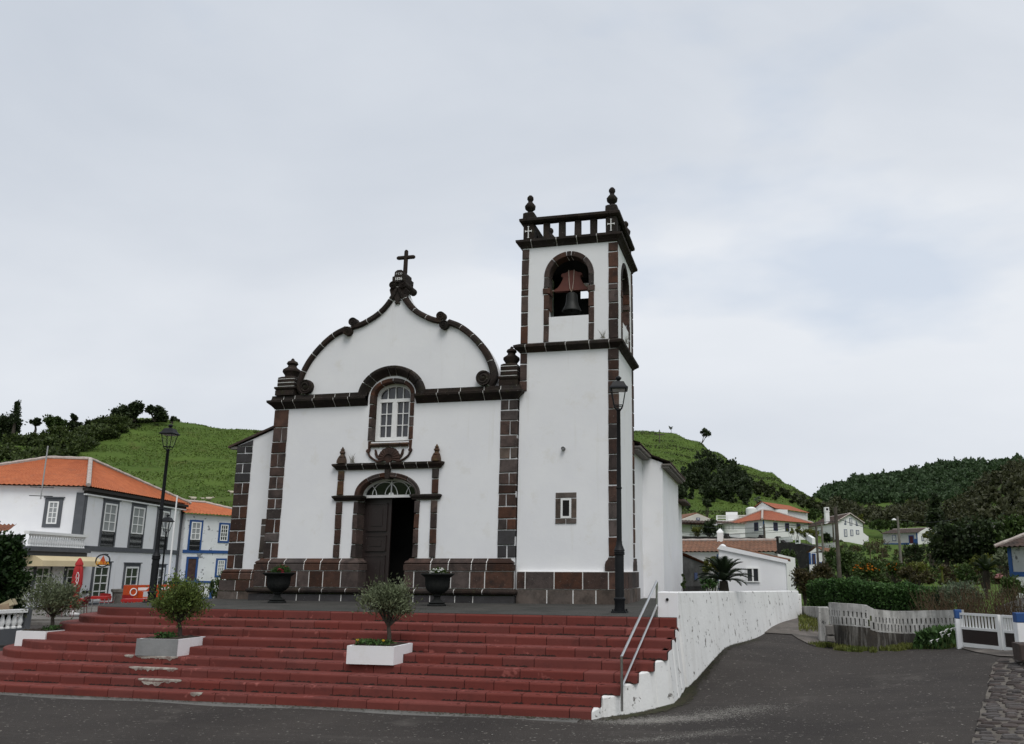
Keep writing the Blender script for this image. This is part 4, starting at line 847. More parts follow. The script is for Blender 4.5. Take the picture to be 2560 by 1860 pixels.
# ================================================================== street lamps
LGLASS = bpy.data.materials.new('clear_lantern_glass'); LGLASS.use_nodes = True
_t = LGLASS.node_tree; _t.nodes.clear(); _o = _t.nodes.new('ShaderNodeOutputMaterial'); _m = _t.nodes.new('ShaderNodeMixShader'); _a = _t.nodes.new('ShaderNodeBsdfTransparent'); _g = _t.nodes.new('ShaderNodeBsdfGlossy'); _g.inputs[1].default_value = .05; _m.inputs[0].default_value = .015
_t.links.new(_a.outputs[0], _m.inputs[1]); _t.links.new(_g.outputs[0], _m.inputs[2]); _t.links.new(_m.outputs[0], _o.inputs[0])
def lamp(loc, H, label, thin=1.0, rot=.2):
    """post with moulded foot and four-sided lantern; H = full height"""
    r = empty('street_lamp', loc, label, 'street lamp', 'black iron lamp posts'); x, y, z = r.location; k = H/4.68; q = k*thin
    ft = MB().box(x-.145*q, x+.145*q, y-.145*q, y+.145*q, z, z+.03)
    for sx_ in (-1, 1):
        for sy_ in (-1, 1): ft.tube([(x+sx_*.115*q, y+sy_*.115*q, z+.03), (x+sx_*.115*q, y+sy_*.115*q, z+.07)], .018*q, 6)
    ft.lathe([(.10*q, z+.03), (.10*q, z+.22*k), (.115*q, z+.24*k), (.115*q, z+.27*k), (.088*q, z+.29*k), (.088*q, z+1.09*k), (.105*q, z+1.10*k), (.108*q, z+1.12*k), (.095*q, z+1.13*k), (.108*q, z+1.145*k), (.095*q, z+1.16*k), (.108*q, z+1.18*k), (.09*q, z+1.22*k), (.06*q, z+1.30*k), (.055*q, z+1.36*k)], (x, y, 0), 14)
    ft.build('lamp_foot', LAMPM, r, smooth=True)
    MB().lathe([(.052*q, z+1.34*k), (.047*q, z+2.38*k), (.062*q, z+2.39*k), (.062*q, z+2.41*k), (.045*q, z+2.42*k), (.038*q, z+3.95*k), (.055*q, z+3.97*k), (.03*q, z+4.01*k)], (x, y, 0), 12).build('shaft', LAMPM, r, smooth=True)
    fr = MB(); cs = [(math.cos(rot+R(45+90*i)), math.sin(rot+R(45+90*i))) for i in range(4)]
    for c, s in cs:
        fr.tube([(x+.02*k*c, y+.02*k*s, z+3.97*k), (x+.10*k*c, y+.10*k*s, z+4.02*k), (x+.125*k*c, y+.125*k*s, z+4.07*k), (x+.205*k*c, y+.205*k*s, z+4.40*k)], .011*k, 6)
    for zz_, rr_ in ((4.065, .122), (4.40, .205)):
        for i in range(4): fr.tube([(x+rr_*k*cs[i][0], y+rr_*k*cs[i][1], z+zz_*k), (x+rr_*k*cs[(i+1) % 4][0], y+rr_*k*cs[(i+1) % 4][1], z+zz_*k)], .011*k, 6)
    fo = fr.build('lantern_frame', LAMPM, r)
    MB().lathe([(.128*k/1.4142, z+4.075*k), (.2*k/1.4142, z+4.385*k)], (x, y, 0), sq=1, rot=rot).build('lantern_glass', LGLASS, fo)
    MB().lathe([(.145*k, z+4.38*k), (.145*k, z+4.395*k)], (x, y, 0), sq=1, rot=rot).build('reflector', mat('pale_reflector', (.45, .45, .45), .5), fo)
    MB().lathe([(.185*k, z+4.395*k), (.19*k, z+4.40*k), (.19*k, z+4.425*k), (.155*k, z+4.455*k), (.105*k, z+4.555*k), (.03*k, z+4.575*k)], (x, y, 0), sq=1, rot=rot).lathe([(.03*k, z+4.565*k), (.035*k, z+4.60*k), (.062*k, z+4.625*k), (.062*k, z+4.65*k), (.03*k, z+4.68*k)], (x, y, 0), 12).build('lantern_hood', LAMPM, r)
    return r
lamp((-2.72, 15.62, 0), 4.66, 'tall black lamp post standing in front of the bell tower')
lamp((-14.42, 17.15, 0), 4.36, 'tall black lamp post behind the left bushy planter, before the cafe')
q = at(419, 1300, 30); lamp((q[0], q[1], near_z(q[0], q[1])), 3.85, 'smaller thin black lamp post just right of the tall left one', thin=.8)
# ================================================================== foliage
def leaves(name, C, size, m, parent=None, aspect=2.6, up=.25, seed=0, out=None, kind=None, var=.35):
    """a mesh of leaf blades around the points C"""
    g = np.random.default_rng(seed); C = np.asarray(C, float); n = len(C)
    d = g.normal(size=(n, 3)); d[:, 2] += up*2
    if out is not None: d = d*.75+out*1.0
    d /= np.linalg.norm(d, axis=1)[:, None]
    nrm = g.normal(size=(n, 3)); nrm[:, 2] += .8
    b = np.cross(d, nrm); b /= np.linalg.norm(b, axis=1)[:, None]+1e-9
    L_ = size*g.uniform(1-var, 1+var, n)[:, None]; wd = L_/aspect
    off = np.array(root_loc(parent))
    V = np.stack([C-d*L_*.5, C+b*wd*.5, C+d*L_*.5, C-b*wd*.5], 1).reshape(-1, 3)-off
    me = bpy.data.meshes.new(name); me.vertices.add(4*n); me.vertices.foreach_set('co', V.ravel()); me.loops.add(4*n); me.loops.foreach_set('vertex_index', np.arange(4*n))
    me.polygons.add(n); me.polygons.foreach_set('loop_start', np.arange(0, 4*n, 4)); me.polygons.foreach_set('loop_total', np.full(n, 4)); me.update(calc_edges=True); me.validate()
    me.materials.append(m); o = bpy.data.objects.new(name, me); col.objects.link(o); o.parent = parent
    if kind: o['kind'] = kind
    return o
def clumps(c, r, k, n, spread, seed, shell=.55, flat=1.):
    """n points gathered in k clumps inside an ellipsoid of centre c, radii r"""
    g = np.random.default_rng(seed); d = g.normal(size=(k, 3)); d /= np.linalg.norm(d, axis=1)[:, None]
    q = d*(shell+(1-shell)*g.random((k, 1)))*g.uniform(.72, 1.08, (k, 1)); P = np.array(c)+q*np.array(r)
    idx = g.integers(0, k, n); e = g.normal(size=(n, 3))*spread*g.uniform(.5, 1.3, (k, 1))[idx]; return P[idx]+e*np.array([1, 1, flat]), P
def branches(mb, base, P, r0, seed, fork=.35, n=5):
    g = random.Random(seed)
    for p in P:
        b = Vector(base); e = Vector(p); mid_ = b.lerp(e, .5)+Vector((g.uniform(-.1, .1), g.uniform(-.1, .1), g.uniform(-.02, .12)))*(e-b).length
        mb.tube([b, b.lerp(mid_, .5), mid_, mid_.lerp(e, .55), e], [r0, r0*.85, r0*.6, r0*.4, r0*.18], n)
# ================================================================== planters with small trees
def planter(x0, x1, yf, m_front, m_side, label):
    r = empty('planter_box', ((x0+x1)/2, yf+.3, ZT[5]), label, 'planter', 'stepped planter boxes on the red steps')
    prof_ = [(yf, ZT[5]), (yf+.36, ZT[5]), (yf+.36, ZT[4]), (yf+.72, ZT[4]), (yf+.72, -.43), (yf, -.43)]
    MB().prism(prof_, 'x', x0, x1).build('box', m_side, r)
    if m_front is not m_side: MB().box(x0-.006, x1+.003, yf-.012, yf+.0, ZT[5]+.0, -.427).build('front_panel', m_front, r)
    so_ = MB(); P = [[(x0+.05+(x1-x0-.1)*i/14, yf+.05+.62*j/8, -.425+.03*random.random()*(0 < i < 14)*(0 < j < 8)) for j in range(9)] for i in range(15)]
    so_.grid(P).build('soil', SOIL, r); return r
pm = planter(-6.735, -5.90, 12.55, WHITE, WHITE, 'white planter box on the steps in front of the church door')
pl = planter(-11.0, -10.16, 12.84, GREYC, WHITE, 'planter box with a grey front on the left part of the steps')
pf = planter(-14.66, -13.95, 13.80, WHITE, WHITE, 'white planter box at the far left end of the steps')
def small_tree(base, crown, rad_, label, m, n, seed, k=60, leaf=.05, lean=(0, 0, 0), nm='olive_tree', bare=8, cat='tree', asp=3.2):
    r = empty(nm, base, label, cat); b = Vector(base); f = b.lerp(Vector(crown), .38)+Vector(lean)
    C, P = clumps(crown, rad_, k, n, rad_[0]*.13, seed, .35)
    keep = C[:, 2] > b[2]+.10; C = C[keep]
    mb = MB(); mb.tube([b, b.lerp(f, .5)+Vector((.012, 0, 0)), f], [.042, .034, .03], 8); br = P[np.argsort(np.random.default_rng(seed).random(len(P)))[:26]]
    branches(mb, f, br, .016, seed); mb.build('trunk', BARK, r, smooth=True)
    leaves('crown', C, leaf, m, r, aspect=asp, seed=seed, out=(C-np.array(f))/np.linalg.norm(C-np.array(f), axis=1)[:, None]*.9); return r
small_tree((-6.17, 12.92, -.42), (-6.25, 12.95, .30), (.56, .42, .33), 'grey-green olive tree in the white planter before the door', OLIVE, 4600, 11, k=60, leaf=.066)
small_tree((-10.42, 13.2, -.42), (-10.52, 13.2, .24), (.56, .44, .40), 'dense bright green bushy tree in the grey-fronted planter', SHRUBG, 8200, 12, k=90, leaf=.052, asp=2.3)
small_tree((-14.22, 14.2, -.42), (-14.28, 14.2, .22), (.72, .5, .38), 'sparse olive tree in the white planter at the far left', OLIVE, 4400, 13, k=52, leaf=.066)
def ground_cover(name, label, boxc, n, size, m, seed, cat='plant', grp=None):
    g = np.random.default_rng(seed); x0, x1, y0, y1, z0, z1 = boxc
    C = np.c_[g.uniform(x0, x1, n), g.uniform(y0, y1, n), z0+(z1-z0)*g.random(n)**1.5]
    o = leaves(name, C-np.array([(x0+x1)/2, (y0+y1)/2, z0]), size, m, None, 1.8, .5, seed); o.location = ((x0+x1)/2, (y0+y1)/2, z0); tag(o, label, cat, grp); return o
ground_cover('bedding_plant', 'low green bedding plants under the olive in the white planter', (-6.62, -6.02, 12.60, 12.85, -.41, -.34), 420, .05, HEDGE, 21)
ground_cover('bedding_plant', 'low green weeds in the soil of the grey-fronted planter', (-10.72, -10.38, 12.90, 13.1, -.41, -.32), 260, .055, HEDGE, 22)
ground_cover('bedding_plant', 'low weeds along the rim of the far left planter', (-14.2, -13.97, 13.9, 14.2, -.41, -.33), 160, .055, HEDGE, 23)
YEL = mat('yellow_petal', (.62, .42, .03), .6); WHP = mat('white_petal', (.75, .75, .72), .6); PNK = mat('crimson_petal', (.42, .02, .06), .6); ORG = mat('orange_blossom', (.70, .22, .02), .6)
for x in (-6.58, -6.12):
    fl_ = MB().lathe([(.002, .0), (.02, .012), (.026, .03), (.004, .02)], (0, 0, 0), 7); o = fl_.build('pansy', YEL, None); o.location = (x, 12.60, -.36); tag(o, 'small yellow pansy at the %s end of the white planter' % ('left' if x < -6.3 else 'right'), 'flower')
# ================================================================== urns
def urn(loc, label):
    r = empty('urn_planter', loc, label, 'urn', 'cast urn planters before the facade'); x, y, z = r.location
    prof_ = [(.21, 0), (.21, .035), (.17, .05), (.19, .075), (.13, .10), (.075, .15), (.07, .20), (.10, .225), (.09, .25), (.17, .29), (.235, .36), (.265, .46), (.27, .55), (.285, .62), (.34, .665), (.375, .69), (.375, .715), (.33, .72), (.30, .66), (.02, .655)]
    vs_ = MB(); n = 40; rings = []
    for q_, h_ in prof_:
        fl_ = .035 if .3 < h_ < .6 else 0; rings.append([(x+q_*(1+fl_*math.cos(k*2*math.pi*20/n))*math.cos(2*math.pi*k/n), y+q_*(1+fl_*math.cos(k*2*math.pi*20/n))*math.sin(2*math.pi*k/n), z+h_) for k in range(n)])
    vs_.sweep(rings).build('vessel', mat('dark_cast_stone', (.012, .013, .013), .9, (.020, .021, .020), 6, bump=.4, spec=.15), r, smooth=True)
    MB().lathe([(.29, .64), (.29, .66), (.02, .69)], (x, y, z), 16).build('soil', SOIL, r); return r
urn((-11.50, 17.85, 0), 'dark fluted urn left of the church door with crimson flower'); urn((-7.17, 17.33, 0), 'dark fluted urn right of the church door with white flowers')
def dome(c, r_, n, seed):
    g = np.random.default_rng(seed); d = g.normal(size=(n, 3)); d /= np.linalg.norm(d, axis=1)[:, None]; d[:, 2] = abs(d[:, 2]); return np.array(c)+d*np.array(r_)*g.random((n, 1))**.33
def bouquet(nm, c, r_, n, label, petals, pm_, np_, seed):
    r = empty(nm, c, label, 'plant'); leaves('foliage', dome(c, r_, n, seed), .085, HEDGE if seed % 2 else MIDLEAF, r, 3.2, .8, seed)
    mb = MB(); g = np.random.default_rng(seed+1)
    for p in dome(c, (r_[0], r_[1], r_[2]*1.05), np_, seed+2): mb.lathe([(.004, -.01), (.022*petals, .0), (.026*petals, .014), (.008, .02)], p, 7)
    mb.build('blossoms', pm_, r); return r
bouquet('flowering_plant', (-11.45, 17.85, .68), (.26, .2, .22), 420, 'leafy plant with crimson bloom in the left urn', 1.6, PNK, 9, 31)
bouquet('flowering_plant', (-7.15, 17.33, .68), (.22, .18, .16), 300, 'clump of small white flowers in the right urn', 1.1, WHP, 70, 34)
# ================================================================== photo crops used while measuring -> full photo columns/rows
def crop(x0, y0, k): return lambda x, y: (x0+x*k, y0+y*k)
a1 = crop(0, 960, .28219); la = crop(0, 1360, .1411); lb = crop(230, 1400, .1411); r6 = crop(1580, 1040, .28219); r4 = crop(1690, 1230, .1411); r5 = crop(1980, 1240, .15873)
r6b = crop(2240, 1300, .1411); r7b = crop(1900, 1480, .18519); r8b = crop(2300, 1500, .21849); r8 = crop(1920, 1395, .28219)
def mpp(u, v, D):                     # metres per photo pixel at that distance
    p, q_ = at(u, v, D), at(u, v-1, D); return abs(p[2]-q_[2])
def fpx(f, p, d=0.):
    g = Face(f.A[:2]+f.n[:2]*d, (f.A+f.e)[:2]+f.n[:2]*d, f.A[2]); return g.px(*p)
def rect(f, l, r_, t, b, d=0.):
    """wall rectangle from the middles of its four sides in the photo"""
    return fpx(f, l, d)[0], fpx(f, r_, d)[0], fpx(f, b, d)[1], fpx(f, t, d)[1]
def opening(root, f, rc, trim, tm, nx, nz, gm=None, fm=None, fr=.05, bar=.02, name='window', cap=False, sill=False, solid=None, grille=0., proud=.04):
    s0, s1, t0, t1 = rc; i0, i1, j0, j1 = s0+trim, s1-trim, t0+(trim if sill else 0), t1-trim
    if solid:
        o = MB(f).box(i0, i1, -.02, .012, j0, j1).build(name, solid, root)
        MB(f).box(i0+.1*(i1-i0), i1-.1*(i1-i0), .012, .02, j0+.08*(j1-j0), j0+.45*(j1-j0)).box(i0+.1*(i1-i0), i1-.1*(i1-i0), .012, .02, j0+.53*(j1-j0), j1-.08*(j1-j0)).build('panel', solid, o)
    else:
        jm = j0+(j1-j0)*grille
        o = sash(root, f, i0, i1, jm, j1, nx, nz, fm or PAINTW, gm or GLASS, fr, bar, .02, name)
        if grille:
            g_ = MB(f); n = 9
            for k in range(n+1):
                q_ = i0+(i1-i0)*k/n; g_.box(q_-.012, q_+.012, .03, .05, j0+.04, jm)
            for k in range(n):
                q_ = i0+(i1-i0)*(k+.5)/n
                for zc in (.28, .72):
                    zz_ = j0+(jm-j0)*zc; h_ = (jm-j0)*.2; g_.prism([(q_-.035, zz_), (q_, zz_-h_), (q_+.035, zz_), (q_, zz_+h_)], 'y', .032, .046)
            g_.box(i0, i1, .028, .055, jm-.02, jm+.025).box(i0, i1, .028, .055, j0+.0, j0+.05); g_.build('iron_grille', LAMPM, o)
            MB(f).box(i0, i1, -.01, .004, j0, jm).build('lower_panel', FARWHITE, o)
    t_ = MB(f).box(s0, i0, -.02, proud, t0, t1).box(i1, s1, -.02, proud, t0, t1).box(i0, i1, -.02, proud-.002, j1, t1)
    if sill: t_.box(i0, i1, -.02, proud-.002, t0, j0)
    if cap: t_.box(s0-.06, s1+.06, -.02, proud+.06, t1, t1+.06)
    t_.build('trim', tm, o); return o
def wall_prism(root, foot, z0, z1, m, name='wall'):
    return MB().prism([tuple(p) for p in foot], 'z', z0, z1).build(name, m, root)
def xy(u, D): return at(u, 1420, D)[:2]
def ridge_cap(root, pts, r_=.10, m=RIDGE): 
    mb = MB(); P = [np.array(p) for p in pts]
    for a, b in zip(P[:-1], P[1:]):
        n = max(2, int(np.linalg.norm(b-a)/.35)); q_ = [a+(b-a)*k/n for k in range(n+1)]
        mb.tube([tuple(p) for p in q_], [r_*(1.0 if k % 2 else .82) for k in range(n+1)], 7)
    return mb.build('ridge_tiles', m, root)

# ================================================================== cafe
cA, cB, cC = np.array([-34.87, 35.83]), np.array([-37.57, 46.78]), np.array([-42.4, 32.3]); cD = cC+(cB-cA); ZB, ZE = -1.35, 5.02
cafe = empty('cafe_building', (-40, 39, ZB), 'white two-storey cafe with grey trim, orange hipped roof, and cream awning', 'building')
fR = Face(cA, cB, ZB); fL = Face(cC, cA, ZB); HE = ZE-ZB
wall_prism(cafe, [cA, cB, cD, cC], ZB, ZE, WHITE, 'wall')
sx0 = fpx(fR, la(300, 700))[0]; tb_ = fpx(fR, la(1600, 90))[1]       # ground-floor wing reaches forward below the balcony
wing = [fR((sx0, 0, 0))[:2], cA, cA+(cC-cA)*.8, np.array(fR((sx0, 0, 0))[:2])+(cC-cA)*.8]
wall_prism(cafe, wing, ZB, ZB+tb_-.05, WHITE, 'balcony_wing_wall')
ap = at(226, 1151, 56.4); re_ = ap+np.r_[(cC-cA)/np.linalg.norm(cC-cA)*2.3, 0]
def eave(p, o=.4): c = (cA+cB+cC+cD)/4; d = p-c; return np.r_[p+d/np.linalg.norm(d)*o, ZE]
eA, eB, eC, eD = eave(cA), eave(cB), eave(cC), eave(cD)
rf = tile_patch(eA, eB, ap, ap, .23, .36, .05).build('roof', ROOFO, cafe)
tile_patch(eC, eA, ap, re_, .23, .36, .05).build('roof_slope', ROOFO, rf); tile_patch(eB, eD, re_, ap, .3, .5, .05).build('roof_slope', ROOFO, rf); tile_patch(eD, eC, re_, re_, .3, .5, .05).build('roof_slope', ROOFO, rf)
ridge_cap(rf, [eA+[0, 0, .09], ap+[0, 0, .09], eB+[0, 0, .09]], .13); ridge_cap(rf, [ap+[0, 0, .09], re_+[0, 0, .09], eC+[0, 0, .09]], .13)
c_ = MB(fR).box(-.25, fR.len+.1, -.05, .22, HE-.20, HE-.04).box(-.1, fR.len+.05, -.05, .10, HE-.34, HE-.20); c_.build('eave_cornice', mat('dark_eave_band', (.035, .03, .028), .8), cafe)
MB(fR).box(-.1, fR.len+.05, -.05, .13, HE-.42, HE-.345).build('eave_band', FARWHITE, cafe)
tt = fpx(fR, a1(1200, 1475))[1]; MB(fR).box(.0, fR.len, -.02, .06, tt-.13, tt+.13).build('string_course', GREYT, cafe)
MB(fR).box(0, .16, -.02, .05, tt+.16, HE-.43).build('corner_pilaster', GREYT, cafe); MB(fL).box(fL.len-.42, fL.len, -.02, .05, tb_, HE-.3).build('corner_pilaster', GREYT, cafe)
MB(fR).box(fR.len-.45, fR.len, -.02, .05, 0, tt-.16).build('corner_pilaster', GREYT, cafe); MB(fR).box(fR.len-.45, fR.len, -.02, .05, tt+.16, HE-.43).build('corner_pilaster', GREYT, cafe)
MB(fR).box(sx0, fR.len-.46, -.02, .06, 0, .34).build('base_band', GREYT, cafe)
for l, r_, t, b in (((893, 1225), (1033, 1240), (985, 1032), (935, 1437)), ((1148, 1250), (1278, 1266), (1232, 1066), (1190, 1452)), ((1375, 1285), (1492, 1300), (1457, 1102), (1415, 1467))):
    opening(cafe, fR, rect(fR, a1(*l), a1(*r_), a1(*t), a1(*b)), .17, GREYT, 2, 3, GLASSC, cap=True, grille=.33, fr=.09, bar=.05, name='french_window')
l = rect(fL, a1(388, 1140), a1(548, 1140), a1(488, 1010), a1(450, 1270)); opening(cafe, fL, l, .18, GREYT, 2, 4, GLASSC, cap=True, sill=True, fr=.07, bar=.04)
for l, r_, t, b, nm in ((la(1600, 700), la(1925, 700), la(1830, 325), la(1720, 1010), 'glazed_door'), (lb(530, 420), lb(815, 420), lb(705, 62), lb(620, 780), 'glazed_door'), (lb(1025, 400), lb(1275, 400), lb(1165, 85), lb(1120, 760), 'glazed_door'),
                        (la(570, 620), la(890, 620), la(760, 330), la(690, 1010), 'window'), (la(1110, 700), la(1420, 700), la(1290, 360), la(1210, 1030), 'glazed_door')):
    opening(cafe, fR, rect(fR, l, r_, t, b), .18, GREYT, 2, 4, GLASS, cap=True, fr=.10, bar=.05, name=nm)
# balcony over the wing: slab, balustrade
MB(fR).box(sx0-.2, .35, -.4, .45, tb_-.22, tb_-.0).box(sx0-.2, .3, -.2, .30, tb_-.42, tb_-.225).build('balcony_cornice', GREYT, cafe)
tr0 = fpx(fR, a1(500, 1330))[1]; tr1 = fpx(fR, a1(500, 1455))[1]
nb = 24
for k in range(nb):
    s_ = sx0+.2+(-.15-sx0)*k/(nb-1); z0_, z1_ = tb_, tr0-.08
    h_ = z1_-z0_; p = fR((s_, .18, 0)); MB().lathe([(.075, z0_), (.075, z0_+.05), (.045, z0_+.08), (.085, z0_+h_*.35), (.05, z0_+h_*.62), (.035, z0_+h_*.8), (.07, z0_+h_*.9), (.07, z1_)], (p[0], p[1], ZB), 8).build('baluster', FARWHITE, cafe, smooth=True)
MB(fR).box(sx0-.1, .25, .06, .30, tr0-.08, tr0+.05).build('balustrade_rail', FARWHITE, cafe)
aw = MB(fR); w0, w1 = fpx(fR, la(600, 300), .5)[0], fpx(fR, la(1700, 320), .5)[0]; ta = fpx(fR, la(1000, 205), .0)[1]; tf_ = fpx(fR, la(1000, 295), .9)[1]; tl = fpx(fR, la(1000, 395), .95)[1]
aw.add([(w0, 0, ta), (w0, .55, ta-.05), (w0, .9, tf_), (w0, .95, tl), (w0, 0, tl), (w1, 0, ta), (w1, .55, ta-.05), (w1, .9, tf_), (w1, .95, tl), (w1, 0, tl)], [(0, 1, 6, 5), (1, 2, 7, 6), (2, 3, 8, 7), (0, 4, 3, 2, 1), (5, 6, 7, 8, 9)])
aw.build('awning', mat('cream_awning_cloth', (.62, .52, .33), .8, (.57, .47, .29), 1.2), cafe)
MB(fR).box(*(lambda r_: (r_[0], r_[1], .02, .22, r_[2], r_[3]))(rect(fR, la(1455, 850), la(1545, 850), la(1495, 825), la(1495, 875)))).build('mailbox', LAMPM, cafe)
# round cafe sign with triangle
spt = at(*la(1822, 295), 48.5); sgn = empty('cafe_sign', spt, 'round black-ringed cafe sign with red triangle beside the awning', 'sign')
vd = np.array([-spt[0], -spt[1], 0]); vd /= np.linalg.norm(vd); se = np.array([-vd[1], vd[0], 0]); rS = 108*.1411*mpp(257, 1401, 48.5)
tfS = lambda p: tuple(spt+se*p[0]+vd*p[1]+np.array([0, 0, p[2]]))
MB(tfS).tube([(rS*math.cos(2*math.pi*k/28), 0, rS*math.sin(2*math.pi*k/28)) for k in range(29)], .035, 8).build('ring', LAMPM, sgn)
MB(tfS).prism([(-rS*.62, -rS*.62), (rS*.62, -rS*.62), (0, rS*.88)], 'y', .0, .03).build('triangle_board', mat('sign_red', (.40, .055, .02), .5, (.50, .10, .02), 1.5), sgn)
MB(tfS).prism([(rS*.9*math.cos(R(a)), rS*.9*math.sin(R(a))) for a in range(222, 319, 8)], 'y', -.02, .02).build('pale_base', FARWHITE, sgn)
MB(tfS).prism([(-rS*.66, -rS*.70), (rS*.66, -rS*.70), (rS*.62, -rS*.62), (-rS*.62, -rS*.62)], 'y', .0, .032).build('black_edge', LAMPM, sgn)
text('DELTA', .20, frame4(spt+vd*.034+np.array([0, 0, -rS*.42]), se, vd), mat('sign_gold', (.75, .36, .03), .5), sgn, bold=.004)
MB(tfS).tube([(0, 0, rS), (rS*.2, -.4, rS*1.1), (.2, -1.6, rS*1.1)], .03, 6).build('bracket', LAMPM, sgn)
# ------------------------------------------------ blue-trimmed house
bA, bB = xy(452, 59.5), xy(640, 62.5); bh_ = empty('blue_trim_house', (*((bA+bB)/2), -1.3), 'peeling white house with blue window trim and orange roof beside the cafe', 'house')
fB = Face(bA, bB, -1.35); eB_ = fpx(fB, a1(1700, 1150))[1]; bn = fB.n[:2]
wall_prism(bh_, [bA, bB, bB-bn*7, bA-bn*7], -1.35, -1.35+eB_, PEEL)
rz = fpx(fB, a1(1700, 1050), -3.5)[1]
tile_patch(fB((-.3, .3, eB_)), fB((fB.len+.3, .3, eB_)), fB((fB.len-2.2, -3.5, rz)), fB((.0, -3.5, rz)), .25, .36, .05).build('roof', ROOFO, bh_)
ridge_cap(bh_, [fB((.0, -3.5, rz+.08)), fB((fB.len-2.2, -3.5, rz+.08)), fB((fB.len+.3, .3, eB_+.08))], .12)
tq = fpx(fB, a1(1800, 1485))[1]; MB(fB).box(0, fB.len, -.02, .05, tq-.1, tq+.1).build('string_course', BLUE, bh_)
opening(bh_, fB, rect(fB, a1(1670, 1330), a1(1790, 1330), a1(1742, 1205), a1(1715, 1475)), .13, BLUE, 2, 3, GLASSC, grille=.36, fr=.08, bar=.05, name='french_window')
opening(bh_, fB, rect(fB, a1(1935, 1315), a1(2032, 1315), a1(1990, 1230), a1(1975, 1407)), .13, BLUE, 3, 4, GLASS, sill=True, fr=.06, bar=.04)
opening(bh_, fB, rect(fB, a1(1648, 1590), a1(1752, 1590), a1(1705, 1530), lb(1740, 405)), .13, BLUE, 1, 1, solid=mat('old_brown_door', (.05, .026, .022), .7, (.085, .045, .035), 4), name='door')
opening(bh_, fB, rect(fB, a1(1910, 1600), a1(2003, 1600), a1(1960, 1545), lb(2230, 305)), .13, BLUE, 3, 4, GLASSC, sill=True, fr=.06, bar=.04)
ld = rect(fB, lb(1490, 560), lb(2135, 560), lb(1800, 405), lb(1900, 740), 2.0)
lw = MB(fB).box(ld[0], ld[1], .05, 2.0, .0, ld[3]).build('landing_wall', PEEL, bh_)
MB(fB).box(ld[0]-.1, ld[1]+.1, 0.05, 2.08, ld[3], ld[3]+.10).box(ld[1]-.2, ld[1]+.02, 1.9, 2.03, .25, ld[3]).box(ld[0], ld[1]+.02, 1.9, 2.04, -.05, .34).build('landing_trim', BLUE, lw)
def shrub(nm, label, c, r_, n, m, leaf, seed, cat='shrub', k=None, stem=True, grp=None, asp=1.9, shell=.55, base=None, spread=.2):
    z0_ = gz(c[0], c[1]) if base is None else base; r = empty(nm, (c[0], c[1], z0_), label, cat, grp)
    C, P = clumps(c, r_, k or max(8, n//60), n, min(r_)*spread, seed, shell); C = C[C[:, 2] > z0_+.02]
    leaves('foliage', C, leaf, m, r, asp, .3, seed, out=(C-np.array(c))/(np.linalg.norm(C-np.array(c), axis=1)[:, None]+1e-6)*.8)
    if stem:
        mb = MB(); b = (c[0], c[1], z0_-.05); branches(mb, b, P[:10], min(r_)*.06+.01, seed, n=5); mb.build('stems', BARK, r)
    return r
p = at(545, 1475, 54); shrub('shrub', 'tall dark weed shrub between the blue-trimmed house and church', (p[0], p[1], p[2]), (.7, .6, 1.1), 900, MIDLEAF, .16, 71, base=-1.3)
# ------------------------------------------------ cafe terrace: platform, tables, chairs, parasol
ZP = -1.12
q0, q1 = atZ(*la(480, 1330), ZP), atZ(*la(1700, 1330), ZP); e_ = (q1-q0)[:2]; e_ /= np.linalg.norm(e_); n_ = np.array([e_[1], -e_[0]]); n_ = n_ if n_@q0[:2] < 0 else -n_
A_, B_ = q0[:2]-e_*8, q1[:2]+e_*9
MB().prism([tuple(A_), tuple(B_), tuple(B_-n_*14), tuple(A_-n_*14)], 'z', -1.45, ZP).build('cafe_terrace', CONC)['kind'] = 'structure'
MB().prism([tuple(A_+n_*.4), tuple(B_+n_*.4), tuple(B_+n_*.01), tuple(A_+n_*.01)], 'z', -1.45, ZP-.09).build('cafe_terrace_step', CONC)['kind'] = 'structure'
REDP = mat('red_plastic', (.42, .022, .02), .4, (.34, .018, .018), 2, spec=.45); ALU = mat('brushed_aluminium', (.5, .5, .5), .35, metal=1.); DRED = mat('dark_red_plastic', (.10, .012, .014), .45)
def cafe_table(p, label, rot):
    r = empty('cafe_table', p, label, 'table', 'red cafe tables'); x, y, z = r.location; c, s = math.cos(rot), math.sin(rot); tf = lambda q_: (x+q_[0]*c-q_[1]*s, y+q_[0]*s+q_[1]*c, z+q_[2])
    MB(tf).box(-.40, .40, -.40, .40, .68, .705).box(-.40, .40, -.41, -.39, .60, .69).box(-.40, .40, .39, .41, .60, .69).box(-.41, -.39, -.4, .4, .60, .69).box(.39, .41, -.4, .4, .6, .69).build('table_top', REDP, r)
    for a in (-1, 1):
        for b in (-1, 1): MB(tf).tube([(a*.33, b*.33, 0), (a*.31, b*.31, .68)], .018, 8).build('leg', ALU, r)
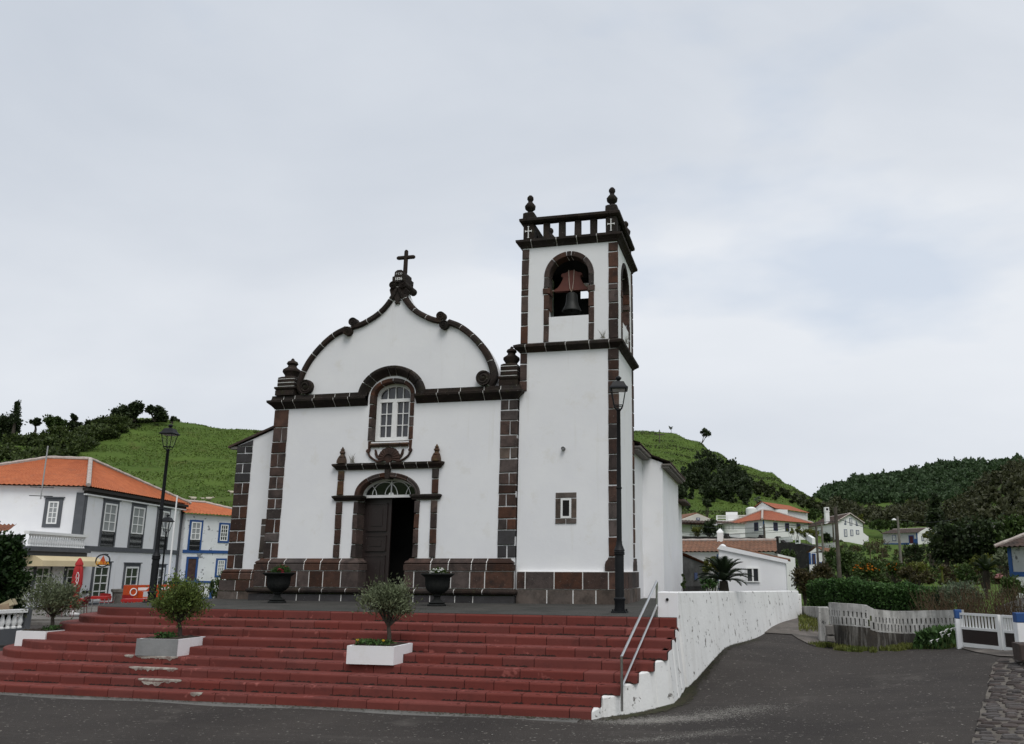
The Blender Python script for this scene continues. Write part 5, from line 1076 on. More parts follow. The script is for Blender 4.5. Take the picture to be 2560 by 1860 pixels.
def cafe_chair(p, label, rot, m):
    r = empty('cafe_chair', p, label, 'chair', 'red cafe chairs'); x, y, z = r.location; c, s = math.cos(rot), math.sin(rot); tf = lambda q_: (x+q_[0]*c-q_[1]*s, y+q_[0]*s+q_[1]*c, z+q_[2])
    MB(tf).grid([[(-.22+.44*i/6, -.22+.44*j/6, .42-.02*math.sin(math.pi*i/6)) for j in range(7)] for i in range(7)]).box(-.22, .22, -.22, .22, .395, .41).build('seat', m, r)
    b = MB(tf); b.grid([[((.22+.02*j/5)*math.sin(R(-80+160*i/10)), .05+.20*math.cos(R(-80+160*i/10))+.02*j, .48+.34*j/5*(1-.12*abs(i-5)/5)) for j in range(6)] for i in range(11)])
    b.grid([[((.235+.02*j/5)*math.sin(R(-80+160*i/10)), .05+.215*math.cos(R(-80+160*i/10))+.02*j, .48+.34*j/5*(1-.12*abs(i-5)/5)) for j in range(6)] for i in range(11)]); bo = b.build('backrest', m, r, fix=False)
    MB(tf).prism([(.07*math.cos(R(a)), .66+.09*math.sin(R(a))) for a in range(0, 360, 30)], 'y', .285, .305).build('emblem', PAINTW, bo)
    for a in (-1, 1):
        MB(tf).tube([(a*.23, -.24, 0), (a*.20, -.2, .42), (a*.24, -.18, .60)], .012, 6).build('leg', m if m is DRED else ALU, r); MB(tf).tube([(a*.23, .24, 0), (a*.20, .2, .42), (a*.22, .20, .56)], .012, 6).build('leg', m if m is DRED else ALU, r)
for (u, v), lab, ro in ((la(1285, 1280), 'red cafe table left of the closed parasol foot, nearest the steps', .6), (la(1720, 1215), 'red cafe table between the parasol and the concrete tub', .5), (lb(720, 1000), 'red cafe table in front of the orange bench', .5)):
    cafe_table(atZ(u, v, ZP), lab, ro)
for (u, v), lab, ro, m_ in ((la(960, 1290), 'dark red cafe chair half hidden behind the far left olive', .9, DRED), (la(1060, 1290), 'dark red cafe chair just left of the closed parasol', .2, DRED), (la(1390, 1290), 'dark red cafe chair just right of the parasol foot', -.6, DRED),
                            (la(1870, 1190), 'red cafe chair with white emblem left of the concrete tub', 3.4, REDP), (lb(640, 960), 'red cafe chair with white shield emblem right of the concrete tub', 3.3, REDP)):
    cafe_chair(atZ(u, v, ZP), lab, ro, m_)
pb = atZ(*la(1290, 1255), ZP); prs = empty('parasol', pb, 'closed red parasol with white script lettering in front of the cafe', 'parasol'); ph = at(*la(1390, 245), math.hypot(pb[0], pb[1]))[2]-pb[2]
MB().lathe([(.24, 0), (.24, .06), (.06, .09), (.03, .2)], pb, 16).build('base', FARWHITE, prs)
MB().tube([tuple(pb+[0, 0, .05]), tuple(pb+[0, 0, ph])], .022, 8).build('pole', LAMPM, prs)
PARA = mat('red_parasol_cloth', (.45, .035, .035), .75, (.36, .025, .028), 3)
cl = MB(); rings = []; n = 40; k_ = ph/2.45; kr_ = k_*.74
for zz_, q_, f_ in ((.30, .20, .5), (.50, .23, .45), (.80, .15, .35), (.92, .10, .2), (1.0, .17, .35), (1.3, .24, .4), (1.65, .235, .35), (1.95, .21, .3), (2.12, .165, .25), (2.13, .20, .2), (2.22, .19, .15), (2.42, .07, .05), (2.45, .02, 0)):
    rings.append([(pb[0]+q_*kr_*(1+f_*.5*math.cos(8*2*math.pi*i/n))*math.cos(2*math.pi*i/n), pb[1]+q_*kr_*(1+f_*.5*math.cos(8*2*math.pi*i/n))*math.sin(2*math.pi*i/n), pb[2]+zz_*k_) for i in range(n)])
co = cl.sweep(rings).build('canopy', PARA, prs, smooth=True)
pv = -pb[:2]/np.linalg.norm(pb[:2]); pe = np.array([-pv[1], pv[0]])
scr = MB(lambda q_: (pb[0]+pe[0]*q_[0]*kr_+pv[0]*q_[1]*kr_, pb[1]+pe[1]*q_[0]*kr_+pv[1]*q_[1]*kr_, pb[2]+q_[2]*k_))
for pts in ([(-.08, .235, 1.05), (-.02, .285, 1.2), (.05, .285, 1.45), (.05, .27, 1.7), (-.02, .265, 1.82), (-.07, .235, 1.7), (-.075, .235, 1.55)], [(-.10, .22, 1.2), (-.02, .28, 1.35), (-.06, .26, 1.45), (.01, .28, 1.6)], [(-.09, .20, .45), (-.03, .24, .55), (-.08, .20, .65), (0, .235, .72)], [(-.06, .22, .35), (.03, .25, .42), (.03, .24, .6)]):
    scr.tube(catmull(pts, 4), .018, 6)
scr.build('script_lettering', PAINTW, co)
# orange advertising bench, tub with shrub, flag pole, antenna, near-left things
ob = atZ(*lb(1080, 900), -1.25); D_ob = 44.; o0, o1 = xy(lb(625, 0)[0], D_ob), xy(lb(1560, 0)[0], D_ob+1.5); fO = Face(o0, o1, -1.3)
ben = empty('advertising_bench', (*((o0+o1)/2), -1.3), 'orange bench with printed backrest boards in front of the cafe windows', 'bench'); ORB = mat('orange_board', (.52, .075, .015), .5, (.46, .06, .012), 1.2)
tT, tM = fpx(fO, lb(1000, 440))[1], fpx(fO, lb(1000, 555))[1]; tS = fpx(fO, lb(1000, 650))[1]; ss = [fpx(fO, lb(x, 500))[0] for x in (625, 800, 1190, 1555)]
MB(fO).box(ss[0], ss[1], -.3, .02, 0, tT).build('side_board', ORB, ben)
for a, b in ((ss[1], ss[2]), (ss[2], ss[3])):
    bo = MB(fO).box(a+.02, b-.02, -.06, 0, tM, tT).build('backrest_board', ORB, ben)
    w_ = b-a; MB(fO).prism([(a+.05, tM+.05), (a+.05+w_*.36, tM+.05), (a+.05+w_*.48, tT-.12), (a+.05, tT-.12)], 'y', .002, .006).build('white_print', PAINTW, bo)
    for tt_ in (tS, tS-.10): MB(fO).box(a+.02, b-.02, -.02, .42, tt_-.04, tt_).build('seat_slat', ORB, ben)
    for q_ in (a+.1, b-.1): MB(fO).box(q_-.04, q_+.04, -.05, .3, 0, tM).build('leg', ORB, ben)
MB(fO).tube([(ss[0]+.3+.16*math.cos(R(a)), .03, tT-.32+.16*math.sin(R(a))) for a in range(0, 361, 24)], .025, 6).build('ring_print', PAINTW, ben)
tp_ = atZ(*lb(580, 830), -1.2); tub = empty('concrete_tub', tp_, 'round concrete tub with a small shrub left of the orange bench', 'planter'); x, y, z = tp_
MB().lathe([(.55, 0), (.60, .1), (.66, .75), (.72, .78), (.74, .92), (.68, .93), (.6, .85)], tp_, 20).build('tub', CONC, tub, smooth=True)
p = at(*lb(670, 610), math.hypot(x, y)); shrub('shrub', 'small round shrub growing in the concrete tub', (x+.2, y, p[2]), (.5, .4, .35), 500, MIDLEAF, .10, 72, base=z+.85, stem=True)
fp = xy(424, 46); o = MB().tube([(fp[0], fp[1], -1.3), (fp[0], fp[1], at(437, 1238, 46)[2])], [.05, .035], 8).build('flagpole', FARWHITE); tag(o, 'thin white flagpole in front of the cafe right of the lamps', 'flagpole')
an = at(*a1(390, 800), 45); an_ = empty('roof_antenna', (an[0], an[1], at(*a1(352, 1020), 45)[2]), 'thin metal antenna mast rising before the cafe roof', 'antenna')
z0_, z1_ = at(*a1(352, 1020), 45)[2], at(*a1(430, 548), 45)[2]; mb = MB().tube([(an[0], an[1], z0_), (an[0], an[1], z1_)], .03, 6); mb.build('mast', mat('grey_mast', (.35, .35, .35), .6), an_)
for zz_ in (z0_+.15, z0_+.55): MB().tube([(an[0]-.35, an[1]-.3, zz_), (an[0]+.35, an[1]+.3, zz_)], .018, 5).build('crossbar', LAMPM, an_)
# balustrade at the lower left
b0, b1 = atZ(-60, 1618, -1.27)[:2], atZ(*la(405, 1760), -1.27)[:2]; fb_ = Face(b0, b1, -1.27); bal = empty('garden_balustrade', (*b1, -1.27), 'white balustrade on a grey base at the left edge of the picture', 'balustrade')
t0_, t1_, t2_ = fpx(fb_, la(200, 1500))[1], fpx(fb_, la(200, 1225))[1], fpx(fb_, la(200, 1165))[1]
MB(fb_).box(-2, fb_.len, -.2, .0, 0, t0_).build('base_wall', GREYT, bal); MB(fb_).box(-2, fb_.len, -.22, .03, t1_, t2_).build('rail', FARWHITE, bal); MB(fb_).box(fb_.len, fb_.len+.13, -.16, .02, 0, t2_+.02).build('end_post', GREYT, bal)
for k in range(14):
    s_ = fb_.len-.1-.165*k; p = fb_((s_, -.1, 0)); h_ = t1_-t0_; MB().lathe([(.07, t0_), (.07, t0_+.04), (.04, t0_+.06), (.078, t0_+h_*.4), (.045, t0_+h_*.7), (.03, t0_+h_*.85), (.065, t0_+h_*.93), (.065, t1_)], (p[0], p[1], -1.27), 8).build('baluster', FARWHITE, bal, smooth=True)
for (u, v), lab, ry in ((la(150, 1065), 'cream wrapped box lying tilted on the left balustrade', .5), (la(80, 1125), 'small brown box on the left balustrade, in front of the cream one', .2)):
    p = at(u, v, math.hypot(*b1)+.2); o = MB().block(-.16, .16, -.09, .09, .12, -.12, ch=.01, j=.01).build('packing_box', mat('box_board', (.42, .36, .24) if ry > .3 else (.30, .21, .14), .8, (.36, .30, .2), 5)); o.location = tuple(p); o.rotation_euler = (0, -ry, .4); tag(o, lab, 'box')
ROOFR = rooftile('brick_red_roof_tiles', (.36, .125, .072), (.29, .10, .06), ((.20, .10, .07), 1.0, .30))
# ================================================================== houses on the right
def box_house(nm, label, uA, DA, uB, DB, depth, z0, z1, wallm=None, cat='house'):
    A, B = xy(uA, DA), xy(uB, DB); f = Face(A, B, z0); r = empty(nm, (*((A+B)/2-f.n[:2]*depth/2), z0), label, cat)
    w_ = wall_prism(r, [A, B, B-f.n[:2]*depth, A-f.n[:2]*depth], z0-.6, z1, wallm or FARWHITE); return r, f
def gable_roof(r, f, depth, te, tr, m, along='s', ov=.25, pitch=.3, cap=True, g0=0., g1=0.):
    """along='s': ridge parallel to the face f; otherwise ridge runs back from it (gable faces us)"""
    L_ = f.len
    if along == 's':
        tile_patch(f((-ov, ov, te)), f((L_+ov, ov, te)), f((L_+ov-g1, -depth/2, tr)), f((-ov+g0, -depth/2, tr)), pitch, .4, .05).build('roof', m, r)
        tile_patch(f((L_+ov, -depth-ov, te)), f((-ov, -depth-ov, te)), f((-ov+g0, -depth/2, tr)), f((L_+ov-g1, -depth/2, tr)), .4, .6, .05).build('roof', m, r)
        for s_, g_ in ((0, g0), (L_, g1)):
            if not g_: MB(f).add([(s_, 0, te-.01), (s_, -depth, te-.01), (s_, -depth/2, tr-.03)], [(0, 1, 2)]).add([(s_+(-.03 if s_ else .03), 0, te-.01), (s_+(-.03 if s_ else .03), -depth, te-.01), (s_+(-.03 if s_ else .03), -depth/2, tr-.03)], [(0, 1, 2)]).build('gable', FARWHITE, r)
        if cap: ridge_cap(r, [f((-ov+g0, -depth/2, tr+.06)), f((L_+ov-g1, -depth/2, tr+.06))], .09)
    else:
        tile_patch(f((-ov, ov*.4, te)), f((-ov, -depth, te)), f((L_/2, -depth, tr)), f((L_/2, ov*.4, tr)), pitch, .4, .05).build('roof', m, r)
        tile_patch(f((L_+ov, -depth, te)), f((L_+ov, ov*.4, te)), f((L_/2, ov*.4, tr)), f((L_/2, -depth, tr)), pitch, .4, .05).build('roof', m, r)
        MB(f).prism([(0, te), (L_, te), (L_/2, tr-.03)], 'y', -.3, 0).build('gable', FARWHITE, r)
        if cap: ridge_cap(r, [f((L_/2, ov*.4, tr+.05)), f((L_/2, -depth, tr+.05))], .09)
# white shed behind the retaining wall
sh_, f = box_house('garden_shed', 'white lean-to shed with sliding window behind the dark cycad', 1798, 26.6, 1964, 26.5, 3.2, -.5, -.2, WHITE, 'shed')
tA, tB = fpx(f, r4(790, 1010))[1], fpx(f, r4(1930, 1262))[1]
MB(f).prism([(0, 0), (f.len, 0), (f.len, tB), (0, tA)], 'y', -3.2, 0).build('front_wall', WHITE, sh_)
MB(f).prism([(-.05, tA+.0), (f.len+.08, tB-.01), (f.len+.08, tB+.10), (.05, tA+.12)], 'y', -.35, .06).build('verge', WHITE, sh_)
MB(f).prism([(.1, tA+.10), (f.len+.15, tB+.08), (f.len+.15, tB+.14), (.1, tA+.16)], 'y', -3.3, -.36).build('roof', ROOFB, sh_)
tk = fpx(f, r4(790, 925))[1]; p = f((.12, -.15, 0)); MB().lathe([(.13, tA-.3), (.12, tk-.08), (.09, tk-.03), (.05, tk), (.01, tk+.01)], (p[0], p[1], f.A[2]), 14).build('rounded_finial', WHITE, sh_, smooth=True)
opening(sh_, f, rect(f, r4(1242, 1470), r4(1482, 1470), r4(1360, 1335), r4(1360, 1605)), .015, PAINTW, 2, 1, GLASS, sill=True, fr=.03, bar=.05)
# grey outbuilding
go, f = box_house('grey_outbuilding', 'grey cement outbuilding with patched orange roof beside the church wall', 1690, 31.5, 1764, 33.5, 4, -.5, .2, mat('dark_cement_render', (.10, .10, .098), .95, (.055, .053, .052), 1.3, bump=.5, stain=((.03, .03, .028), 1.1, .42)), 'outbuilding')
tA, tB = fpx(f, r4(110, 1105))[1], fpx(f, r4(520, 1285))[1]; MB(f).prism([(0, 0), (f.len, 0), (f.len, tB), (.2, tA)], 'y', -4, 0).build('front_wall', bpy.data.materials['dark_cement_render'], go)
tile_patch(f((f.len+.3, .1, tB-.05)), f((f.len+.3, -4, tB-.05)), f((-.1, -4, tA+.12)), f((-.1, .1, tA+.12)), .24, .36, .04).build('roof', rooftile('faded_orange_tiles', (.30, .11, .06), (.22, .075, .045), ((.12, .07, .05), 2, .3)), go)
rc = rect(f, r4(325, 1490), r4(372, 1490), r4(345, 1430), r4(345, 1560)); MB(f).box(rc[0], rc[1], -.02, .03, rc[2], rc[3]).build('shutter', BLUED, go)
# long house with brown roof
lh, f = box_house('long_house', 'long low white house with brown tiled roof behind the shed', 1672, 40.5, 1938, 40.2, 5, -.3, 1.6)
te, tr = fpx(f, r4(900, 1062), .2)[1], fpx(f, r4(900, 872), -2.5)[1]; w_ = [o for o in bpy.data.objects if o.parent == lh][0]
MB(f).box(0, f.len, -5, 0, 0, te).build('upper_wall', FARWHITE, lh); gable_roof(lh, f, 5, te, tr, ROOFB, pitch=.20, ov=.12)
MB(f).add([(f.len+.14, .3, te-.35), (f.len+.14, -5.3, te-.35), (f.len+.14, -5.3, te), (f.len+.14, -2.5, tr+.12), (f.len+.14, .3, te+.02)], [(0, 1, 2, 3, 4)]).build('gable_end', FARWHITE, lh)
mb = MB(f).box(f.len, f.len+.95, -4.5, -.25, 0, te-.30); mb.prism([(f.len, te-.3), (f.len+.95, te-.3), (f.len+.95, te-.28), (f.len, te-.05)], 'y', -4.5, -.25); mb.build('side_annex', FARWHITE, lh)
MB(f).box(f.len+.38, f.len+.48, -.27, -.22, 0, te-.35).box(f.len+.1, f.len+.5, -.275, -.21, -.1, .42).build('blue_trim', BLUE, lh)
rc = rect(f, r4(735, 790), r4(835, 790), r4(780, 725), r4(780, 880), -2.6); MB(f).box(rc[0], rc[1], -2.9, -2.3, te, rc[3]).build('chimney', FARWHITE, lh)
p = f(((rc[0]+rc[1])/2, -2.6, rc[3])); MB().lathe([((rc[1]-rc[0])*.6, 0), ((rc[1]-rc[0])*.6, .06), (.03, .22)], p, sq=1).build('chimney_cap', FARWHITE, lh)
MB(f).box(fpx(f, r4(728, 1200))[0], fpx(f, r4(745, 1200))[0], -.01, .02, .2, te-.1).build('downpipe', BLUE, lh)
# hipped orange house
hA, hC, hB = xy(1836, 112), xy(1912, 104), xy(2026, 113); z0_ = float(at(1912, 1352, 104)[2]); ze = float(at(1912, 1299, 104)[2])
hh = empty('hipped_house', (*hC, z0_), 'white single-storey house with orange hipped roof and dark blue shutters', 'house'); hD = hA+hB-hC
wall_prism(hh, [hA, hC, hB, hD], z0_-1.5, ze, FARWHITE); cc = (hA+hB)/2; zr = float(at(1912, 1275, 110)[2]); ap1 = np.r_[xy(1912, 111), zr]; ap2 = np.r_[xy(1936, 113), zr]
ev = lambda p_: np.r_[p_+(p_-cc)/np.linalg.norm(p_-cc)*.7, ze-.05]
tile_patch(ev(hA), ev(hC), ap1, ap1, .4, .6, .06).build('roof', ROOFR, hh); tile_patch(ev(hC), ev(hB), ap2, ap1, .4, .6, .06).build('roof', ROOFR, hh); tile_patch(ev(hB), ev(hD), ap2, ap2, .8, 1., .06).build('roof', ROOFR, hh); tile_patch(ev(hD), ev(hA), ap1, ap2, .8, 1., .06).build('roof', ROOFR, hh)
ridge_cap(hh, [ev(hA)+[0, 0, .1], ap1+[0, 0, .1], ap2+[0, 0, .1], ev(hB)+[0, 0, .1]], .14); ridge_cap(hh, [ev(hC)+[0, 0, .1], ap1+[0, 0, .1]], .16)
f1, f2 = Face(hA, hC, z0_), Face(hC, hB, z0_); SHUT = mat('dark_shutter', (.030, .022, .045), .6)
for f, q_ in ((f1, ((1105, 1165, 575, 710), (1387, 1460, 540, 692))), (f2, ((1725, 1800, 540, 686), (1932, 2002, 552, 700), (2135, 2205, 562, 690)))):
    for x0, x1, y0, y1 in q_:
        ym = (y0+y1)/2; opening(hh, f, rect(f, r4(x0, ym), r4(x1, ym), r4((x0+x1)/2, y0), r4((x0+x1)/2, y1)), .10, BLUED, 1, 1, solid=SHUT, sill=True, name='shuttered_window')
MB(f2).box(0, .22, -.02, .05, 0, ze-z0_-.1).build('corner_strip', BLUE, hh)
# gabled orange house above
uh, f = box_house('gabled_house', 'white gabled house with orange roof, highest on the slope', 1884, 138, 1941, 134, 3, float(at(1912, 1310, 136)[2]), float(at(1912, 1275, 136)[2]))
te, tr = fpx(f, r6(1075, 832))[1], fpx(f, r6(1167, 760))[1]; g_ = Face(f((f.len, 0, 0))[:2], xy(2026, 146), f.A[2])
dp = f.e*f.len; back = lambda s_, dd, t_: tuple(np.array(f((s_, 0, t_)))+g_.e*dd)
tile_patch(back(f.len+.4, -.3, te-.1), back(f.len+.4, g_.len, te-.1), back(f.len/2, g_.len-3, tr), back(f.len/2, -.3, tr), .45, .6, .07).build('roof', ROOFR, uh)
tile_patch(back(-.4, g_.len, te-.1), back(-.4, -.3, te-.1), back(f.len/2, -.3, tr), back(f.len/2, g_.len-3, tr), .8, 1, .07).build('roof', ROOFR, uh)
MB(f).prism([(0, te-.2), (f.len, te-.2), (f.len/2, tr-.03)], 'y', -.3, 0).build('gable', FARWHITE, uh)
MB(g_).box(0, g_.len, -4, -.02, 0, te-.1).build('side_wall', FARWHITE, uh); MB(g_).box(0, .22, -.02, .05, 0, te-.1).build('corner_strip', BLUE, uh)
rc = rect(f, r4(1435, 345), r4(1680, 335), r4(1560, 318), r4(1560, 360)); MB(f).box(rc[0], rc[1], -.02, .03, rc[2], rc[3]).build('window', GLASS, uh)
p = at(*r6(1057, 870), 134); h_ = float(at(*r6(1057, 805), 134)[2]-p[2]); MB().lathe([(.85, -1), (.85, h_*.75), (.7, h_*.85), (.4, h_*.96), (.05, h_)], p, 12).build('chimney', FARWHITE, uh, smooth=True)
# white gabled bungalow, left
gb, f = box_house('veranda_bungalow', 'white bungalow with shallow gable and tiled veranda roof beside the church', 1668, 98, 1816, 102, 12, float(at(1750, 1346, 100)[2]), float(at(1750, 1312, 100)[2]))
tg, tv = fpx(f, r4(385, 382), 0)[1], fpx(f, r4(400, 505))[1]; sl, sr = fpx(f, r4(30, 500))[0], fpx(f, r4(745, 500))[0]
MB(f).prism([(sl, tv-.1), (sr, tv-.1), (fpx(f, r4(385, 382))[0], tg)], 'y', -.4, 0).build('gable', mat('cream_plaster', (.60, .58, .52), .9, (.54, .52, .46), .6), gb)
MB(f).prism([(sl-.3, tv-.1), (fpx(f, r4(385, 382))[0], tg+.15), (sr+.3, tv-.1), (sr+.3, tv-.25), (fpx(f, r4(385, 382))[0], tg), (sl-.3, tv-.25)], 'y', -9, -.3).build('roof', ROOFB, gb)
rc = rect(f, r4(360, 478), r4(422, 478), r4(390, 455), r4(390, 500)); opening(gb, f, (rc[0], rc[1], rc[2], rc[3]), .1, BLUED, 1, 1, GLASS, sill=True)
t2_, t3_ = fpx(f, r4(400, 515), 0)[1], fpx(f, r4(400, 552), 1.8)[1]
tile_patch(f((-1, 1.9, t3_)), f((f.len+.6, 1.9, t3_)), f((f.len+.4, 0, t2_)), f((-1, 0, t2_)), .45, .6, .08).build('veranda_roof', ROOFD, gb)
for x0, x1, y0, y1, nx in ((262, 345, 570, 655, 2), (415, 470, 570, 655, 2), (735, 835, 565, 690, 2)):
    opening(gb, f, rect(f, r4(x0, 612), r4(x1, 612), r4((x0+x1)/2, y0), r4((x0+x1)/2, y1)), .08, BLUED, nx, 1, GLASS, sill=True, fr=.12, bar=.12)
MB(f).box(f.len, f.len+3.2, -6, -.5, -.5, t2_-.15).build('glazed_porch_wall', FARWHITE, gb)
fpz = Face(f((f.len, -.5, 0))[:2], f((f.len+3.2, -.5, 0))[:2], f.A[2])
for x0, x1 in ((900, 965), (970, 1035), (1045, 1090)): opening(gb, fpz, rect(fpz, r4(x0, 630), r4(x1, 630), r4((x0+x1)/2, 575), r4((x0+x1)/2, 690)), .05, FARWHITE, 2, 1, GLASSC, sill=True, fr=.1, bar=.1)
tile_patch(fpz((-.2, .4, t2_-.15)), fpz((3.3, .4, t2_-.15)), fpz((3.3, -4, t2_+.3)), fpz((-.2, -4, t2_+.3)), .45, .6, .08).build('porch_roof', bpy.data.materials['faded_orange_tiles'], gb)
def railing(nm, label, A, B, z0, z1, n, m, cat='fence', posts=2, hor=0):
    f = Face(A, B, z0); r = empty(nm, (*A, z0), label, cat); h_ = z1-z0
    if hor:
        for k in range(hor): MB(f).box(0, f.len, -.06, 0, h_*(k+.55)/hor, h_*(k+.55)/hor+h_*.16).build('rail', m, r)
        for k in range(posts): s_ = f.len*k/(posts-1); MB(f).box(s_-.1, s_+.1, -.1, .04, -.3, h_).build('post', m, r)
    else:
        MB(f).box(0, f.len, -.05, 0, h_*.9, h_).build('top_rail', m, r); MB(f).box(0, f.len, -.05, 0, h_*.05, h_*.15).build('bottom_rail', m, r)
        for k in range(n): s_ = f.len*(k+.5)/n; MB(f).box(s_-f.len/n*.22, s_+f.len/n*.22, -.04, -.01, -.2, h_*.9).build('bar', m, r)
    return r
zr0, zr1 = float(at(*r4(900, 490), 116)[2]), float(at(*r4(900, 412), 116)[2]); railing('roof_terrace_fence', 'white horizontal rail fence on the flat roof between two houses', xy(1796, 116), xy(1876, 116), zr0, zr1, 0, FARWHITE, posts=4, hor=3)
tk_, f = box_house('roof_tank_house', 'plain white box hut behind the white rail fence', 1819, 119, 1849, 119, 4, float(at(1834, 1300, 119)[2]), float(at(1834, 1280, 119)[2]), cat='hut')
fr_, f = box_house('flat_roof_annex', 'flat-roofed white annex under the rail fence', 1796, 116.5, 1872, 117, 5, float(at(1834, 1330, 116)[2]), zr0-.02, cat='annex')
# two-storey gabled white house with mossy roof
g0_ = float(at(2096, 1352, 128)[2]); gA, gC, gB = xy(2022, 141), xy(2096, 128), xy(2164, 130.5); f1, f2 = Face(gA, gC, g0_), Face(gC, gB, g0_)
gh = empty('mossy_roof_house', (*gC, g0_), 'white two-storey gabled house with mossy roof and blue windows', 'house'); te = fpx(f2, r5(740, 420))[1]; tr = fpx(f2, r5(905, 287))[1]; L2 = f2.len
sp_ = fpx(f2, r5(908, 300))[0]
wall_prism(gh, [gA, gC, gB, gA+(gB-gC)], g0_-2, g0_+te, FARWHITE)
MB(f2).prism([(0, te-.02), (L2, te-.02), (sp_, tr)], 'y', -.4, .0).build('gable', FARWHITE, gh)
bk = lambda s_, dd, t_: tuple(np.array(f2((s_, 0, t_)))+(-f1.e)*dd)
tile_patch(bk(-.3, f1.len, te-.1), bk(-.3, -.3, te-.1), bk(sp_, -.3, tr+.08), bk(sp_, f1.len-2.6, tr+.08), .35, .5, .07).build('roof', ROOFD, gh)
tile_patch(bk(L2+.3, -.3, te-.1), bk(L2+.3, f1.len, te-.1), bk(sp_, f1.len-2.6, tr+.08), bk(sp_, -.3, tr+.08), .6, .8, .07).build('roof', ROOFD, gh)
tile_patch(bk(-.3, f1.len, te-.1), bk(sp_, f1.len+.2, te-.1), bk(sp_, f1.len-2.6, tr+.08), bk(sp_, f1.len-2.6, tr+.08), .6, .8, .07).build('roof', ROOFD, gh)
ridge_cap(gh, [bk(-.2, -.3, te), bk(sp_, -.3, tr+.12), bk(L2+.2, -.3, te)], .10); ridge_cap(gh, [bk(sp_, -.3, tr+.14), bk(sp_, f1.len-2.6, tr+.14)], .11)
for x0, x1, y0, y1 in ((905, 945, 350, 462), (820, 868, 525, 640), (918, 962, 530, 630), (1008, 1055, 537, 605)):
    opening(gh, f2, rect(f2, r5(x0, (y0+y1)/2), r5(x1, (y0+y1)/2), r5((x0+x1)/2, y0), r5((x0+x1)/2, y1)), .09, BLUED, 2, 4, GLASSC, sill=True, fr=.06, bar=.05)
for pts in (((820, 450), (855, 452), (845, 365)), ((1005, 467), (1043, 469), (1006, 385))):
    P = [fpx(f2, r5(*q_)) for q_ in pts]; c = np.mean(P, 0); w_ = MB(f2).prism([tuple(q_) for q_ in P], 'y', -.02, .04).build('triangular_window', BLUED, gh); MB(f2).prism([tuple(c+(np.array(q_)-c)*.55) for q_ in P], 'y', .041, .05).build('pane', GLASSC, w_)
opening(gh, f1, rect(f1, r5(415, 565), r5(466, 565), r5(440, 540), r5(440, 590)), .1, BLUED, 2, 2, GLASSC, sill=True, fr=.06)
rc = rect(f2, r5(516, 250), r5(579, 250), r5(548, 178), r5(548, 318), -3.5); ch = MB(f2).box(rc[0], rc[1], -3.75, -3.35, te, rc[3]).build('chimney', FARWHITE, gh); MB(f2).box(rc[0]-.06, rc[1]+.06, -3.7, -3.3, rc[3]-.7, rc[3]-.6).build('chimney_band', FARWHITE, ch); MB(f2).box((rc[0]+rc[1])/2-.2, (rc[0]+rc[1])/2+.2, -3.36, -3.34, rc[3]-.5, rc[3]-.15).build('flue_opening', DARK, ch)
MB(f2).prism([(L2, te-1.2), (L2+1.2, te-2.0), (L2+1.2, 0), (L2, 0)], 'y', -5, -.5).build('side_annex', FARWHITE, gh)
# small shed with blue door
ss_, f = box_house('blue_door_shed', 'small white gabled shed with blue door frame among the poles', 2024, 64, 2057, 63.9, 5, float(at(2040, 1411, 64)[2]), float(at(2040, 1385, 64)[2]), cat='shed')
te, tr = fpx(f, r5(285, 893))[1], fpx(f, r5(388, 803))[1]; MB(f).prism([(0, te-.02), (f.len, fpx(f, r5(490, 860))[1]), (fpx(f, r5(388, 803))[0], tr)], 'y', -.3, .01).build('gable', FARWHITE, ss_)
MB(f).box(0, f.len, -.3, .008, te-.4, te).build('gable_wall', FARWHITE, ss_)
tile_patch(f((f.len+.1, .1, te+.05)), f((f.len+.9, -6, te+.05)), f((f.len/2+.7, -6, tr)), f((f.len/2+.1, .1, tr)), .3, .4, .05).build('roof', ROOFB, ss_); tile_patch(f((-.15, -6, te)), f((-.15, .1, te)), f((f.len/2, .1, tr)), f((f.len/2, -6, tr)), .3, .4, .05).build('roof', ROOFB, ss_)
opening(ss_, f, rect(f, r5(312, 970), r5(375, 970), r5(340, 905), r5(340, 1075)), .07, BLUE, 1, 1, solid=bpy.data.materials['old_brown_door'], name='door'); MB(f).box(0, .14, -.02, .02, 0, te).box(fpx(f, r5(400, 1050))[0], f.len, -.02, .02, -.1, fpx(f, r5(450, 1040))[1]).build('blue_trim', BLUE, ss_)
# small house with maroon door
mh, f = box_house('maroon_door_house', 'small white cottage with blue base, maroon door, and dark tiled roof', 2213, 150, 2300, 147, 8, float(at(2260, 1360, 150)[2]), float(at(2260, 1335, 150)[2]))
te = fpx(f, r5(1600, 590))[1]; MB(f).box(0, f.len, -8, 0, 0, te).build('upper_wall', FARWHITE, mh); tr = fpx(f, r5(1700, 525), -4)[1]
gable_roof(mh, f, 8, te, tr, ROOFD, ov=.3, pitch=.4); 
fe = Face(f((f.len, 0, 0))[:2], np.array(f((f.len, 0, 0))[:2])+(f.e[:2]*.75-f.n[:2]*.66)*5.4, f.A[2]); MB(fe).box(0, fe.len, -3, 0, -.3, te-.1).build('side_wall', FARWHITE, mh); MB(fe).prism([(0, te-.1), (fe.len, te-.5), (fe.len*.3, te+.8)], 'y', -.2, 0).build('gable', FARWHITE, mh)
rc = rect(f, r5(1580, 660), r5(1640, 660), r5(1610, 615), r5(1610, 708)); opening(mh, f, rc, .12, BLUED, 2, 3, GLASSC, sill=True, fr=.08)
rc = rect(f, r5(1840, 690), r5(1925, 690), r5(1885, 618), r5(1885, 752)); opening(mh, f, (rc[0], rc[1], 0, rc[3]), .15, BLUE, 1, 1, solid=mat('maroon_door', (.07, .012, .018), .6), name='door')
